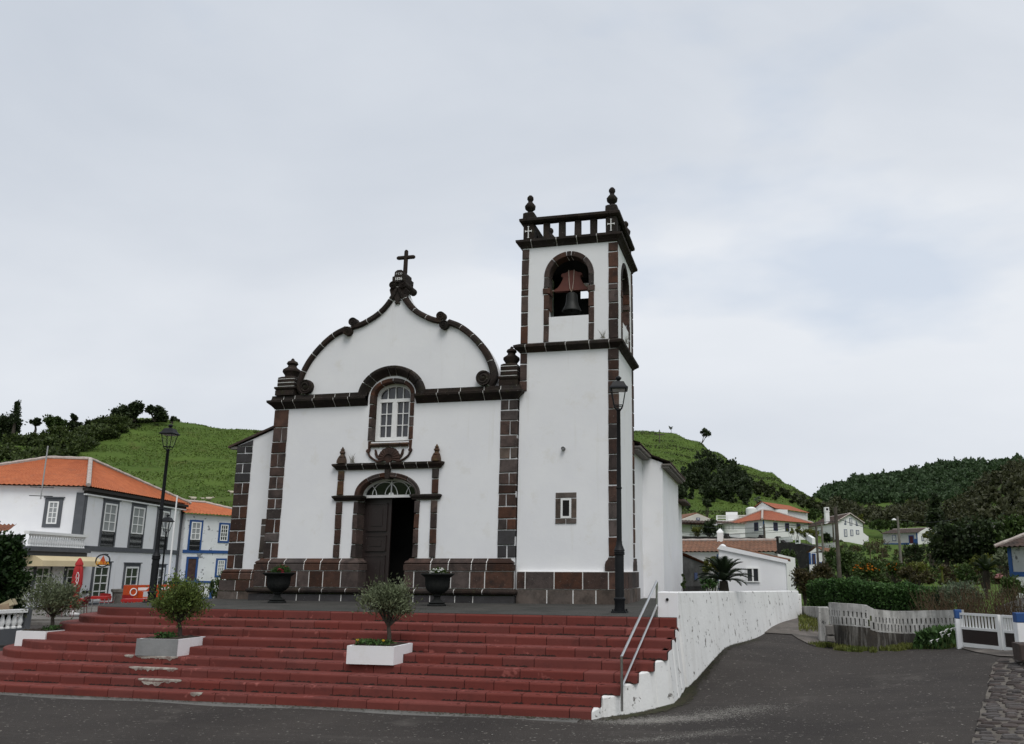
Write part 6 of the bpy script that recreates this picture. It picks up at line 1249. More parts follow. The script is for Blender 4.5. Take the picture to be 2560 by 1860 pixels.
MB(f).box(0, rc[0], -.02, .03, -.3, .12).box(rc[1], f.len, -.02, .03, -.5, .75).box(f.len-.2, f.len+.01, -.02, .03, .55, te).build('blue_base', BLUE, mh)
opening(mh, fe, rect(fe, r5(2040, 670), r5(2072, 670), r5(2055, 630), r5(2055, 710)), .1, BLUED, 1, 2, GLASSC, sill=True)
# house at the right edge
eh, f = box_house('edge_house', 'white house with blue corner and dark tiled eave at the right picture edge', 2524, 34, 2640, 32.6, 6, float(at(2540, 1438, 34)[2]), float(at(2540, 1370, 34)[2]), PEEL)
te = fpx(f, r6b(2100, 485))[1]; MB(f).box(0, f.len, -6, 0, 0, te).build('upper_wall', PEEL, eh)
MB(f).prism([(0, te), (0, -.05), (.16, -.05), (.16, te)], 'y', -.02, .03).box(.16, f.len, -.02, .03, -.05, .12).build('blue_trim', BLUE, eh); MB(f).box(.6, f.len, .0, .5, -.8, -.06).build('footing', FARWHITE, eh)
tile_patch(f((-.3, .3, te)), f((f.len+.3, .3, te)), f((f.len-1, -3, te+1.4)), f((1.2, -3, te+1.4)), .22, .34, .05).build('roof', ROOFD, eh); tile_patch(f((-.3, -6, te)), f((-.3, .3, te)), f((1.2, -3, te+1.4)), f((1.2, -3, te+1.4)), .3, .4, .05).build('roof', ROOFD, eh)
ridge_cap(eh, [f((-.3, .3, te+.06)), f((1.2, -3, te+1.46))], .08)
p = at(*r6b(1790, 30), 70); fw, f = box_house('flat_roof_house', 'low flat-roofed grey wall above the dark trees at the right', 2488, 72, 2600, 74, 4, float(at(2500, 1325, 72)[2]), float(at(2500, 1304, 72)[2]), CONC, 'house')
# ================================================================== dark stone wall with merlons, white fences
DKST = mat('black_dry_stone', (.020, .018, .018), .95, (.040, .036, .034), 2.5, bump=1., bscale=7, specks=((.09, .09, .085), 3, .36))
sw = empty('stone_boundary_wall', (*xy(1900, 76), 2), 'black basalt boundary wall with curved white-edged merlons below the houses', 'wall'); A, B = xy(1690, 80), xy(1962, 74); f = Face(A, B, float(at(1850, 1400, 76)[2]))
tops = [fpx(f, r4(x, y)) for x, y in ((100, 780), (300, 790), (600, 790), (820, 800), (900, 790), (1100, 815), (1300, 800), (1460, 810), (1600, 820), (1760, 835), (1830, 830), (1900, 870))]
MB(f).prism([(tops[0][0], -1)]+[(tops[-1][0], -1)]+[tuple(q_) for q_ in tops[::-1]], 'y', -.5, 0).build('wall_body', DKST, sw)
for x, y in ((877, 732), (1490, 757), (1793, 785)):
    c, t_ = fpx(f, r4(x, y)); b = fpx(f, r4(x, 815))[1]; w_ = abs(fpx(f, r4(x+75, y))[0]-c)
    MB(f).prism([(c-w_, b-.2), (c+w_, b-.2), (c+w_*.62, b+.18*(t_-b)), (c+w_*.33, b+.5*(t_-b)), (c+w_*.22, t_), (c-w_*.22, t_), (c-w_*.33, b+.5*(t_-b)), (c-w_*.62, b+.18*(t_-b))], 'y', -.45, .05).build('merlon', DKST, sw)
A, B = xy(1950, 73), xy(2056, 66); f = Face(A, B, float(at(2000, 1405, 70)[2])); s2 = empty('stone_terrace_wall', (*A, 1), 'high black dry-stone terrace wall under the white stair rail', 'wall')
q_ = [fpx(f, p_) for p_ in (r4(1850, 850), r4(1920, 900), r4(2090, 895), r5(230, 770), r5(400, 800))]; MB(f).prism([(q_[0][0], -1), (q_[-1][0], -1)]+[tuple(z_) for z_ in q_[::-1]], 'y', -.6, 0).build('wall_body', DKST, s2)
c = rect(f, r4(2120, 880), r4(2195, 880), r4(2155, 840), r4(2155, 918), .05); w_ = MB(f).box(c[0], c[1], .0, .08, c[2], c[3]).build('window_frame', FARWHITE, s2); MB(f).box(c[0]+.2*(c[1]-c[0]), c[1]-.2*(c[1]-c[0]), .081, .09, c[2]+.3*(c[3]-c[2]), c[3]-.15*(c[3]-c[2])).build('pane', GLASS, w_)
for (lab, p0, p1, D0, D1, h_, n) in (('white slatted fence on the black wall, in front of the hipped house', r4(1840, 860), r4(2085, 875), 74, 71, 7, 16), ('white slatted fence along the garden below the mossy-roof house', r5(420, 790), r5(700, 800), 72, 70, 7, 18), ('white picket rail above the wall before the glazed porch', r4(900, 785), r4(1160, 785), 78, 77, 5, 18), ('white slatted fence below the veranda bungalow', r4(60, 770), r4(250, 770), 82, 81, 6, 14)):
    A, B = xy(p0[0], D0), xy(p1[0], D1); zf = float(at(*p0, D0)[2]); railing('picket_fence', lab, A, B, zf, zf+h_*mpp(*p0, D0), n, FARWHITE)
st0, st1 = at(*r5(80, 590), 74), at(*r5(320, 760), 68); o = MB().sweep([[tuple(p_+np.array([0, 0, a])+np.array([.25*b, .1*b, 0])) for a, b in ((0, 0), (.5, 0), (.5, 1), (0, 1))] for p_ in (st0, (st0+st1)/2, st1)]).build('stair_parapet', FARWHITE); tag(o, 'sloping white stair parapet beside the yellow vine', 'parapet')
# ================================================================== utility poles and wires
POLE = mat('weathered_pole', (.11, .098, .08), .95, (.065, .055, .045), 3, bump=.5); CPOLE = mat('concrete_pole', (.20, .185, .16), .9, (.14, .13, .11), 3)
def pole(top, base, D, label, r_=.07, m=None, arm=None):
    b = at(*base, D); zt = float(at(*top, D)[2]); r = empty('utility_pole', (b[0], b[1], b[2]-.3), label, 'utility pole', 'utility poles on the right')
    MB().tube([(b[0], b[1], b[2]-.3), (b[0], b[1], (b[2]+zt)/2), (b[0], b[1], zt)], [r_, r_*.88, r_*.72], 10).build('shaft', m or POLE, r, smooth=True)
    if arm:
        a_ = at(*arm, D); MB().tube([(b[0], b[1], a_[2]-.3), ((b[0]+a_[0])/2, (b[1]+a_[1])/2, a_[2]+.02), tuple(a_)], .03, 6).build('lamp_arm', CPOLE, r); MB().lathe([(.02, -.09), (.16, -.05), (.17, 0), (.05, .08)], a_, 10).build('lamp_head', FARWHITE, r)
    return np.array([b[0], b[1], zt])
W_ = [pole(r5(690, 180), r5(772, 1660), 32, 'tallest brown utility pole standing before the hedge', .085),
      pole(r5(383, 425), r5(412, 1085), 57, 'utility pole in front of the blue door shed', .085), pole(r5(463, 425), r5(502, 1080), 58, 'pale utility pole right of the blue door shed', .085, CPOLE),
      pole(r5(634, 388), r5(662, 760), 80, 'thin utility pole before the mossy-roof house', .09), pole(r5(1663, 322), r5(1712, 985), 62, 'concrete lamp pole in front of the maroon door cottage', .10, CPOLE, arm=r5(1608, 372)),
      pole(r4(1553, 565), r4(1570, 820), 74, 'pole with small street light before the hipped house corner', .10, POLE, arm=r4(1500, 632))]
def wire(a, b, label, sag=.3, r_=.012):
    P = [a+(b-a)*t-np.array([0, 0, sag*4*t*(1-t)]) for t in np.linspace(0, 1, 14)]; o = MB().tube([tuple(p_) for p_ in P], r_, 4).build('overhead_wire', LAMPM); tag(o, label, 'wire', 'overhead wires')
cw = at(1700, 1318, 45)
for k, (a, b, lab) in enumerate(((W_[0]+[0, 0, -.5], at(1706, 1310, 60), 'uppermost overhead wire from the tallest pole towards the church'), (W_[1], at(1706, 1335, 60), 'overhead wire from the shed pole towards the church'), (W_[2]+[0, 0, -.3], at(1706, 1330, 70), 'overhead wire from the pale pole towards the bungalow'), (W_[0]+[0, 0, -.4], at(2250, 1325, 92), 'overhead wire from the tallest pole towards the maroon door cottage'), (W_[4]+[0, 0, -.2], at(2400, 1294, 75), 'overhead wire running right from the concrete lamp pole'), (W_[5]+[0, 0, -.3], at(2110, 1300, 95), 'overhead wire from the street light pole towards the mossy-roof house'))): wire(a, b, lab)
# ================================================================== slotted wall, ramp, gate, cobbles
sl_ = empty('slotted_wall', (*xy(2200, 19), -1), 'low white wall with two rows of slots above a dark stained base', 'wall')
cu = [(2057, 19.6), (2095, 19.1), (2160, 18.9), (2178, 18.9), (2240, 19.4), (2320, 19.2), (2394, 18.75)]; cp = [np.array(xy(u, D)) for u, D in cu]; cl_ = [0]
for a, b in zip(cp[:-1], cp[1:]): cl_.append(cl_[-1]+np.linalg.norm(b-a))
def curve_tf(p_):
    s_ = min(max(p_[0], 0), cl_[-1]-1e-6); i = int(np.searchsorted(cl_, s_, 'right')-1); i = min(i, len(cp)-2); t = (cp[i+1]-cp[i])/(cl_[i+1]-cl_[i]); n = np.array([t[1], -t[0]]); q_ = cp[i]+t*(s_-cl_[i])+n*p_[1]; return (q_[0], q_[1], p_[2])
Dof = lambda u: np.interp(u, [c[0] for c in cu], [c[1] for c in cu]); sof = lambda u: np.interp(u, [c[0] for c in cu], cl_)
zat = lambda u, v: float(at(u, v, Dof(u))[2])
top_ = [(2068, 1506), (2120, 1509), (2161, 1513), (2175, 1522), (2200, 1525), (2240, 1528), (2320, 1526), (2392, 1524)]
tops = [(sof(u), zat(u, v)) for u, v in top_]; S1 = tops[-1][0]; S0 = tops[0][0]
ztop = lambda s_: np.interp(s_, [t_[0] for t_ in tops], [t_[1] for t_ in tops]); drop = lambda s_: ztop(s_)
dens = np.linspace(S0, S1, 60); ns_ = 34
WWALL = mat('grimy_white_wall', (.56, .55, .53), .95, (.44, .43, .41), 2.2, bump=.3, stain=((.15, .145, .14), 2.0, .40), specks=((.06, .06, .06), 9, .33), streak=((.17, .165, .155), (7, 7, .9), .44))
STAINW = mat('streaked_black_masonry', (.022, .020, .018), .95, (.050, .045, .040), 3.2, bump=.6, stain=((.060, .050, .038), 1.2, .36), streak=((.26, .25, .23), (11, 11, .9), .36))
par = MB(curve_tf); cell = (S1-S0)/ns_; hw_ = .017
for k in range(ns_):
    c0 = S0+cell*k; m1, m2 = c0+cell*.25, c0+cell*.75; z_ = float(ztop(c0+cell/2)); za, zb_ = float(ztop(c0)), float(ztop(c0+cell))
    for x0, x1 in ((c0, m1-hw_), (m1+hw_, m2-hw_), (m2+hw_, c0+cell)): par.prism([(x0, z_-.47), (x1, z_-.47), (x1, za+(zb_-za)*(x1-c0)/cell), (x0, za+(zb_-za)*(x0-c0)/cell)], 'y', .02, -.10)
    for m_, a, b in ((m1, .27, .16), (m2, .445, .30)): par.box(m_-hw_, m_+hw_, -.10, .019, z_-.47, z_-a); par.prism([(m_-hw_, z_-b), (m_+hw_, z_-b), (m_+hw_, za+(zb_-za)*(m_+hw_-c0)/cell), (m_-hw_, za+(zb_-za)*(m_-hw_-c0)/cell)], 'y', .019, -.10)
par.build('slotted_parapet', WWALL, sl_)
MB(curve_tf).sweep([[(s_, .09, -1.35), (s_, .03, float(ztop(s_))-.472), (s_, -.2, float(ztop(s_))-.472), (s_, -.2, -1.35)] for s_ in dens]).build('stained_base', STAINW, sl_)
pp = xy(2053, 19.9); MB().block(pp[0]-.13, pp[0]+.10, gz(*pp)-.2, float(at(2053, 1517, 19.9)[2]), pp[1]+.2, pp[1]-.12).build('end_pier', WWALL, sl_)
# low wall beyond the ramp
A, B = xy(1993, 27), xy(2050, 22.5); f = Face(A, B, -1.0); o = MB(f).prism([(0, fpx(f, r7b(490, 240))[1]), (.4, .0), (f.len, -.2), (f.len, fpx(f, r7b(810, 195))[1]), (0, fpx(f, r7b(500, 182))[1])], 'y', -.3, 0).build('low_garden_wall', WWALL); tag(o, 'low cracked white wall at the top of the concrete ramp', 'wall')
RAMP = mat('worn_ramp_concrete', (.135, .118, .104), .95, (.085, .076, .068), 1.6, bump=.8, bscale=30, stain=((.24, .21, .19), 3, .35))
rp = [[r7b(-270, 600), r7b(60, 557), r7b(430, 580), r7b(520, 640), r7b(640, 700), r7b(730, 735), r7b(880, 748)], [r7b(-215, 440), r7b(120, 350), r7b(440, 350), r7b(560, 350), r7b(700, 360), r7b(800, 380), r7b(880, 500)]]
def drape(u, v):
    lo_, hi = 10., 40.
    for _ in range(40):
        m_ = (lo_+hi)/2; p_ = at(u, v, m_)
        if p_[2] > gz(p_[0], p_[1]): lo_ = m_
        else: hi = m_
    return at(u, v, lo_)
grid_ = []
for k in range(9):
    r_ = []
    for i in range(31):
        t = i/30*6; j = min(5, int(t)); a = np.array(rp[0][j])*(1-(t-j))+np.array(rp[0][j+1])*(t-j); b = np.array(rp[1][j])*(1-(t-j))+np.array(rp[1][j+1])*(t-j); p_ = drape(*(a+(b-a)*k/8)); r_.append((p_[0], p_[1], gz(p_[0], p_[1])+.018))
    grid_.append(r_)
MB().grid(grid_).build('concrete_ramp', RAMP, fix=False)['kind'] = 'structure'
gg = np.random.default_rng(5)
def strip_grass(nm, n, upts, size, m, seed, hgt=.10, kind='stuff', lab=None):
    g = np.random.default_rng(seed); C = []
    for _ in range(n):
        u = g.uniform(*upts[0]); s_ = sof(u); q_ = curve_tf((s_, g.uniform(.05, upts[1]), 0)); C.append((q_[0], q_[1], gz(q_[0], q_[1])+hgt*g.random()**1.4))
    o = leaves(nm, C, size, m, None, 5, 1.2, seed); o['kind'] = kind; tag(o, lab, 'grass') if lab else None; return o
GRB = leafm('verge_grass_blade', (.085, .115, .022), (.14, .145, .035), .4)
strip_grass('verge_grass', 5200, ((2064, 2396), .55), .10, GRB, 51, .06, lab='strip of short yellow-green grass at the foot of the slotted wall')
# arum lilies
for k in range(9):
    u, v = [(2343, 1603), (2355, 1592), (2352, 1585), (2362, 1582), (2366, 1578), (2372, 1590), (2378, 1576), (2386, 1574), (2328, 1606)][k]; p_ = at(u, v, 18.2); b = (p_[0], p_[1], gz(p_[0], p_[1]))
    r = empty('arum_lily', b, '%s arum lily in the row left of the gate post' % ('second white', 'fourth white', 'third white', 'fifth white', 'sixth white', 'seventh white', 'eighth white', 'rightmost white', 'leftmost white')[k], 'flower', 'arum lilies by the gate'); MB().tube([b, (b[0]+.02, b[1], (b[2]+p_[2])/2), tuple(p_)], .005, 5).build('stem', MIDLEAF, r)
    MB().sweep([[(p_[0]+q_*math.cos(a)+.3*q_, p_[1]+q_*math.sin(a), p_[2]+h_+(q_*.5*math.cos(a))) for a in np.linspace(0, 2*math.pi, 11)[:-1]] for q_, h_ in ((.006, -.015), (.012, .012), (.032, .036), (.036, .04))], caps=False).build('spathe', WHP, r, fix=False)
g = np.random.default_rng(52); C = []
for _ in range(2600):
    u = g.uniform(2290, 2392); q_ = curve_tf((sof(u), g.uniform(.05, .55), 0)); C.append((q_[0], q_[1], gz(q_[0], q_[1])+(.12+.26*min(1, (u-2280)/60))*g.random()))
o = leaves('lily_leaves', C, .16, HEDGE, None, 2.6, .9, 53); tag(o, 'mass of glossy green lily leaves beside the left gate post', 'plant', kind='stuff')
for k, (l, r_, t, b, lab) in enumerate(((890, 992, 455, 585, 'upper grey concrete block stacked at the left end of the slotted wall'), (905, 1015, 592, 680, 'lower mossy concrete block at the left end of the slotted wall'))):
    D = 18.7; c = at(*r7b((l+r_)/2, b), D); w_ = (r_-l)*.18519*mpp(2075, 1590, D)/2; h_ = (b-t)*.18519*mpp(2075, 1590, D); o = MB().block(-w_, w_, 0, h_, .3, 0, ch=.02, j=.012).build('concrete_block', CONC); o.location = (c[0], c[1], c[2]); o.rotation_euler = (0, 0, -.15+.2*k); tag(o, lab, 'block')
# gate and posts
GD0, GD1 = 18.0, 16.6; gA_, gB_ = xy(r8b(470, 0)[0], GD0), xy(r8b(1135, 0)[0], GD1); fG = Face(gA_, gB_, gz(*gA_)); gate = empty('metal_gate', (*((gA_+gB_)/2), gz(*gA_)), 'white two-leaf metal gate with bars and dark lower panels', 'gate')
G = lambda x, y: fpx(fG, r8b(x, y)); sL, sM0, sM1, sR = G(470, 350)[0], G(915, 380)[0], G(955, 380)[0], G(1118, 400)[0]
def yl(xa, ya, xb, yb): 
    (s0, t0), (s1, t1) = G(xa, ya), G(xb, yb); return lambda s_: t0+(t1-t0)*(s_-s0)/(s1-s0)
top0, top1 = yl(480, 145, 1100, 180), yl(480, 172, 1100, 210); mid0, mid1 = yl(490, 305, 1110, 355), yl(490, 332, 1110, 385); bot0, bot1 = yl(500, 485, 1120, 552), yl(500, 530, 1120, 600)
for a, b, nb_, nm in ((sL, sM0+.02, 11, 0), (sM1-.0, sR, 4, 1)):
    fr = MB(fG)
    for x0, x1 in ((a, a+.05), (b-.05, b)): fr.prism([(x0, bot1(x0)), (x1, bot1(x1)), (x1, top0(x1)), (x0, top0(x0))], 'y', -.03, .03)
    for lo_, hi in ((top1, top0), (mid1, mid0), (bot1, bot0)): fr.prism([(a+.05, lo_(a)), (b-.05, lo_(b)), (b-.05, hi(b)), (a+.05, hi(a))], 'y', -.025, .025)
    fo = fr.build('gate_leaf', PAINTW, gate)
    MB(fG).prism([(a+.05, bot0(a)), (b-.05, bot0(b)), (b-.05, mid1(b)), (a+.05, mid1(a))], 'y', -.012, .008).build('dark_panel', mat('dark_brown_sheet', (.022, .013, .012), .55), fo)
    for k in range(nb_): s_ = a+.05+(b-a-.1)*(k+.6)/(nb_+.2); MB(fG).prism([(s_-.013, mid0(s_)), (s_+.013, mid0(s_)), (s_+.013, top1(s_)), (s_-.013, top1(s_))], 'y', -.012, .012).build('bar', PAINTW, fo)
for (x0, x1, yt, ym, yb, D, lab) in ((408, 482, 112, 215, 552, 18.1, 'slim blue-capped white gate post left of the gate'), (1105, 1250, 148, 258, 660, 16.2, 'wide blue-capped white gate post at the right edge')):
    l, r_ = at(*r8b(x0, ym), D), at(*r8b(x1, ym), D); w_ = np.linalg.norm((r_-l)[:2]); c = (l+r_)/2; zt, zm, zb = [float(at(*r8b((x0+x1)/2, y_), D)[2]) for y_ in (yt, ym, yb)]; po = empty('gate_post', (c[0], c[1], zb), lab, 'post', 'blue-capped gate posts')
    MB().block(c[0]-w_/2, c[0]+w_/2, zb-.15, zm, c[1]+w_, c[1], ch=.01, j=.004).build('shaft', WHITE, po); MB().block(c[0]-w_/2-.004, c[0]+w_/2+.004, zm, zt, c[1]+w_, c[1]-.006, ch=.012, j=.004).build('blue_cap', BLUE, po)
c = at(*r8b(1165, 665), 15.2); o = MB().block(c[0]-.02, c[0]+.5, c[2]-.05, float(at(*r8b(1150, 500), 15.2)[2]), c[1]+.4, c[1], ch=.02, j=.01).build('stone_bollard', mat('brown_stone_block', (.07, .05, .045), .9, (.05, .038, .034), 4, bump=.4)); tag(o, 'squat brown stone block in front of the right gate post', 'block')
ap_ = [drape(*r8b(x, y)) for x, y in ((470, 560), (640, 605), (900, 650), (1100, 660), (1160, 650), (1120, 585), (950, 590), (500, 530))]; MB().add([(p_[0], p_[1], gz(p_[0], p_[1])+.02) for p_ in ap_], [tuple(range(len(ap_)))]).build('gate_threshold', RAMP)['kind'] = 'structure'
# cobbled pavement
cb = [drape(*r8b(x, y)) for x, y in ((920, 690), (860, 760), (820, 900), (775, 1100), (735, 1250), (690, 1450), (640, 1648), (620, 1700))]
lfx = lambda y: np.interp(-y, [-p_[1] for p_ in cb], [p_[0] for p_ in cb])
Ya, Yb = cb[-1][1]-1.5, cb[0][1]; yy = np.linspace(Ya, Yb, 40); MB().grid([[(float(lfx(y_))+(7.5-float(lfx(y_)))*t-.06*(t == 0)*vnoise(np.array([y_*4]), np.array([0.]), 1)[0], y_, gz(float(lfx(y_))+(7.5-float(lfx(y_)))*t, y_)+.008) for t in np.linspace(0, 1, 12)] for y_ in yy]).build('cobbled_pavement', mat('cobble_mortar', (.155, .138, .118), .95, (.095, .083, .072), 5, bump=.8, bscale=30, stain=((.07, .065, .045), 3, .34)), fix=False)['kind'] = 'structure'
cbo = bpy.data.objects['cobbled_pavement']; COB = mat('basalt_cobble', (.082, .066, .060), .88, (.055, .045, .042), 8, bump=.6, bscale=30, objvar=.35); cms = []
for k in range(7):
    mb = MB(); n = 8; rg = random.Random(k); sh2 = [(math.cos(2*math.pi*i/n)*rg.uniform(.82, 1.05), math.sin(2*math.pi*i/n)*rg.uniform(.8, 1.05)) for i in range(n)]
    sq_ = lambda c, e: math.copysign(abs(c)**e, c)
    mb.sweep([[(sq_(a, .7)*q_, sq_(b, .7)*q_, z_+.006*rg.uniform(-1, 1)) for a, b in sh2] for q_, z_ in ((1.0, -.03), (1.0, .008), (.82, .022))]); o = mb.build('cobble', COB, cbo); cms.append(o.data); bpy.data.objects.remove(o)
y_ = Ya; cnt = 0; rowi = 0
while y_ < Yb and cnt < 300:
    wy = random.uniform(.085, .14); x_ = float(lfx(y_))+random.uniform(-.05, .06)
    vis = 1.0
    while x_ < 7.2 and cnt < 300:
        wx = random.uniform(.14, .30); uvw = (x_+wx/2, y_+wy/2); pr_ = AX@(np.array([uvw[0], uvw[1], -1.1])-EYEP); uu = pr_[0]/pr_[2]*FPX+CPX; vv = pr_[1]/pr_[2]*FPX+CPY
        if uu < 2600 and vv < 1900:
            o = bpy.data.objects.new('cobble', random.choice(cms)); col.objects.link(o); o.parent = cbo; zc = gz(*uvw); d_ = .3
            o.location = (uvw[0], uvw[1]+random.uniform(-.012, .012), zc+.010); o.scale = (wx/2-.012, wy/2-.012, 1); o.rotation_euler = (math.atan((gz(uvw[0], uvw[1]+d_)-zc)/d_), 0, random.uniform(-.12, .12)); cnt += 1
        x_ += wx+random.uniform(.006, .03)
    y_ += wy+.012
# ================================================================== cycads
def cycad(base, zt, Rf, label, n, seed, m=None):
    r = empty('cycad_palm', base, label, 'palm', 'cycad palms'); g = random.Random(seed); b = Vector(base); t = Vector((b[0], b[1], zt)); h_ = zt-b[2]
    mb = MB(); mb.lathe([(Rf*.15, -.1), (Rf*.15, h_*.3), (Rf*.18, h_*.7), (Rf*.13, h_)], base, 12); mb.build('trunk', mat('dark_cycad_trunk', (.022, .018, .014), .95, (.04, .032, .024), 20, bump=1.), r)
    fr = MB()
    for k in range(n):
        a = 2*math.pi*k/n*2.618+g.uniform(-.1, .1); el = R(g.uniform(5, 75)) if k > n*.3 else R(g.uniform(40, 85)); Lf = Rf*g.uniform(.85, 1.1); P = []; dr = Vector((math.cos(a), math.sin(a), 0))
        for i in range(9):
            q_ = i/8; e2 = el-R(55)*q_*q_; P.append((P[-1]+(dr*math.cos(e2)+Vector((0, 0, math.sin(e2))))*Lf/8) if P else t)
        fr.tube(P, [Rf*.012]*8+[Rf*.004], 4, cap=False); sd_ = dr.cross(Vector((0, 0, 1)))
        for i in range(1, 30):
            q_ = i/30*8; j = min(7, int(q_)); p = P[j].lerp(P[j+1], q_-j); tg = (P[j+1]-P[j]).normalized(); w_ = Rf*.24*math.sin(math.pi*min(1, .12+.9*i/30))**.6
            for s in (-1, 1):
                e = p+sd_*s*w_*.8+tg*w_*.55+Vector((0, 0, w_*.25)); q2 = tg*Rf*.021; fr.add([p-q2, p+q2, e], [(0, 1, 2)])
    fr.build('fronds', m or DKLEAF, r, fix=False); return r
p = at(1810, 1478, 18.6); cycad((p[0], p[1], -.35), float(at(1808, 1452, 18.6)[2]), .68, 'large dark cycad behind the white retaining wall', 34, 3, leafm('cycad_leaf', (.012, .022, .010), (.022, .036, .014), .3))
p = at(*r6b(1610, 1060), 29); cycad((p[0], p[1], p[2]-.2), float(at(*r6b(1600, 890), 29)[2]), .62, 'smaller cycad in the garden by the right edge house', 26, 4)
# ================================================================== bushes, hedge
def px_shrub(nm, lab, u, v, D, ru, rv, n, m, leaf, seed, cat='shrub', **k):
    c = at(u, v, D); s_ = mpp(u, v, D); return shrub(nm, lab, tuple(c), (ru*s_, ru*s_*.9, rv*s_), n, m, leaf, seed, cat, **k)
px_shrub('shrub', 'yellow-green shrub rising behind the cycad beside the shed', *r4(640, 1330), 24, 22, 22, 900, YELLEAF, .075, 101, base=-.4)
px_shrub('shrub', 'bright green round bush left of the cycad trunk', *r4(590, 1610), 20.5, 20, 14, 900, HEDGE, .06, 102, base=-.35)
px_shrub('shrub', 'green sprig against the church corner behind the wall', 1708, 1452, 24, 7, 24, 300, MIDLEAF, .07, 103, base=-.3)
# clipped hedge: two runs
def hedge(nm, label, P, h_top, wdt, n, m, leaf, seed):
    g = np.random.default_rng(seed); P = [np.array(p_) for p_ in P]; L_ = [0]
    for a, b in zip(P[:-1], P[1:]): L_.append(L_[-1]+np.linalg.norm(b-a))
    s_ = g.random(n)*L_[-1]; i = np.clip(np.searchsorted(L_, s_)-1, 0, len(P)-2); PA = np.array(P); k = (s_-np.array(L_)[i])/(np.array(L_)[i+1]-np.array(L_)[i]); c = PA[i]*(1-k)[:, None]+PA[i+1]*k[:, None]
    t = PA[i+1]-PA[i]; t /= np.linalg.norm(t, axis=1)[:, None]; nn_ = np.c_[t[:, 1], -t[:, 0]]; th = g.uniform(-.25, math.pi+.1, n); bulge = 1+.16*(vnoise(s_, th*2, .7, seed)-.5)*2+g.normal(size=n)*.04
    lat = np.cos(th); lat = np.sign(lat)*np.abs(lat)**.45; ver = np.sign(np.sin(th))*np.abs(np.sin(th))**.5; xy_ = c+nn_*(lat*wdt*bulge)[:, None]; zb = ground_z(c[:, 0], c[:, 1]); hh_ = np.interp(s_, np.linspace(0, L_[-1], len(h_top)), h_top)-zb
    z = zb+hh_*(.35+.65*ver*bulge*.97)*(g.random(n)**.12); z = np.where(np.sin(th) < .35, zb+hh_*g.random(n)*.95, z); C = np.c_[xy_, z]; out_ = np.c_[nn_*lat[:, None], np.maximum(ver, 0)]
    r = empty(nm, (*P[0], gz(*P[0])), label, 'hedge'); leaves('foliage', C, leaf, m, r, 1.7, .1, seed, out=out_*.9)
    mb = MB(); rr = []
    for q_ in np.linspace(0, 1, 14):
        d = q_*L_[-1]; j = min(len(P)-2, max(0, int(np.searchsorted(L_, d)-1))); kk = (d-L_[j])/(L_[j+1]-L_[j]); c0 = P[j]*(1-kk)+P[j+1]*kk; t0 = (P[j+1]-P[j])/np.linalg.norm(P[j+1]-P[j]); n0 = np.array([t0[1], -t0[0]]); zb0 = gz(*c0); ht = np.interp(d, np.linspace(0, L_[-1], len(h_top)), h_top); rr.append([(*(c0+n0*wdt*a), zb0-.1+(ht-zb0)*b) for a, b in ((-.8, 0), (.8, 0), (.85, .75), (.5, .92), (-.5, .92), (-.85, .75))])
    mb.sweep(rr).build('shade_core', mat('hedge_shade', (.010, .018, .007), .95), r); return r  # solid near-black core: shade between the leaves is put into its colour
hedge('clipped_hedge', 'long clipped green hedge behind the slotted wall', [xy(2052, 29), xy(2120, 27), xy(2250, 25.5), xy(2345, 24.8)], [float(at(2052, 1456, 29)[2]), float(at(2100, 1444, 27.5)[2]), float(at(2250, 1458, 25.5)[2]), float(at(2345, 1470, 24.8)[2])], .55, 26000, HEDGE, .085, 61)
SILV = leafm('silvery_leaf', (.085, .12, .07), (.14, .17, .11), .5); px_shrub('shrub', 'silvery green bush at the right end of the hedge', 2400, 1492, 24.5, 50, 34, 3600, SILV, .075, 62)
px_shrub('shrub', 'brownish rounded bush at the left end of the hedge', 2010, 1458, 31, 32, 38, 2600, BROWNL, .09, 63)
g = np.random.default_rng(64); C = []; 
for _ in range(9000):
    u = g.uniform(1990, 2330); D = g.uniform(21.0, 28.); x_, y_ = xy(u, D); C.append((x_, y_, gz(x_, y_)+.10*g.random()))
o = leaves('garden_grass', C, .13, GRB, None, 5, 1.2, 65); tag(o, 'rough yellow-green grass between the slotted wall and the hedge', 'grass', kind='stuff')
# dry reddish stems at right of hedge
mb = MB(); g_ = random.Random(9); r = empty('dry_stem_thicket', (*xy(2430, 21.5), -.8), 'thicket of bare reddish stems behind the gate', 'shrub')
for k in range(420):
    u = g_.uniform(2290, 2580); D = g_.uniform(19.8, 22.5); x_, y_ = xy(u, D); z_ = gz(x_, y_); h_ = g_.uniform(.45, 1.15); lx, ly = g_.uniform(-.35, .35), g_.uniform(-.2, .2); mb.tube([(x_, y_, z_), (x_+lx*.4, y_+ly*.4, z_+h_*.55), (x_+lx, y_+ly, z_+h_)], [.009, .007, .003], 3, cap=False)
mb.build('stems', mat('dry_stem', (.085, .052, .030), .95, (.05, .035, .02), 6), r, fix=False)
g = np.random.default_rng(66); C = np.array([(*xy(u, D), 0) for u, D in zip(g.uniform(2290, 2580, 2600), g.uniform(19.8, 22.5, 2600))]); C[:, 2] = ground_z(C[:, 0], C[:, 1])+g.random(2600)*.9; leaves('foliage', C, .055, BROWNL, r, 3, .6, 67)
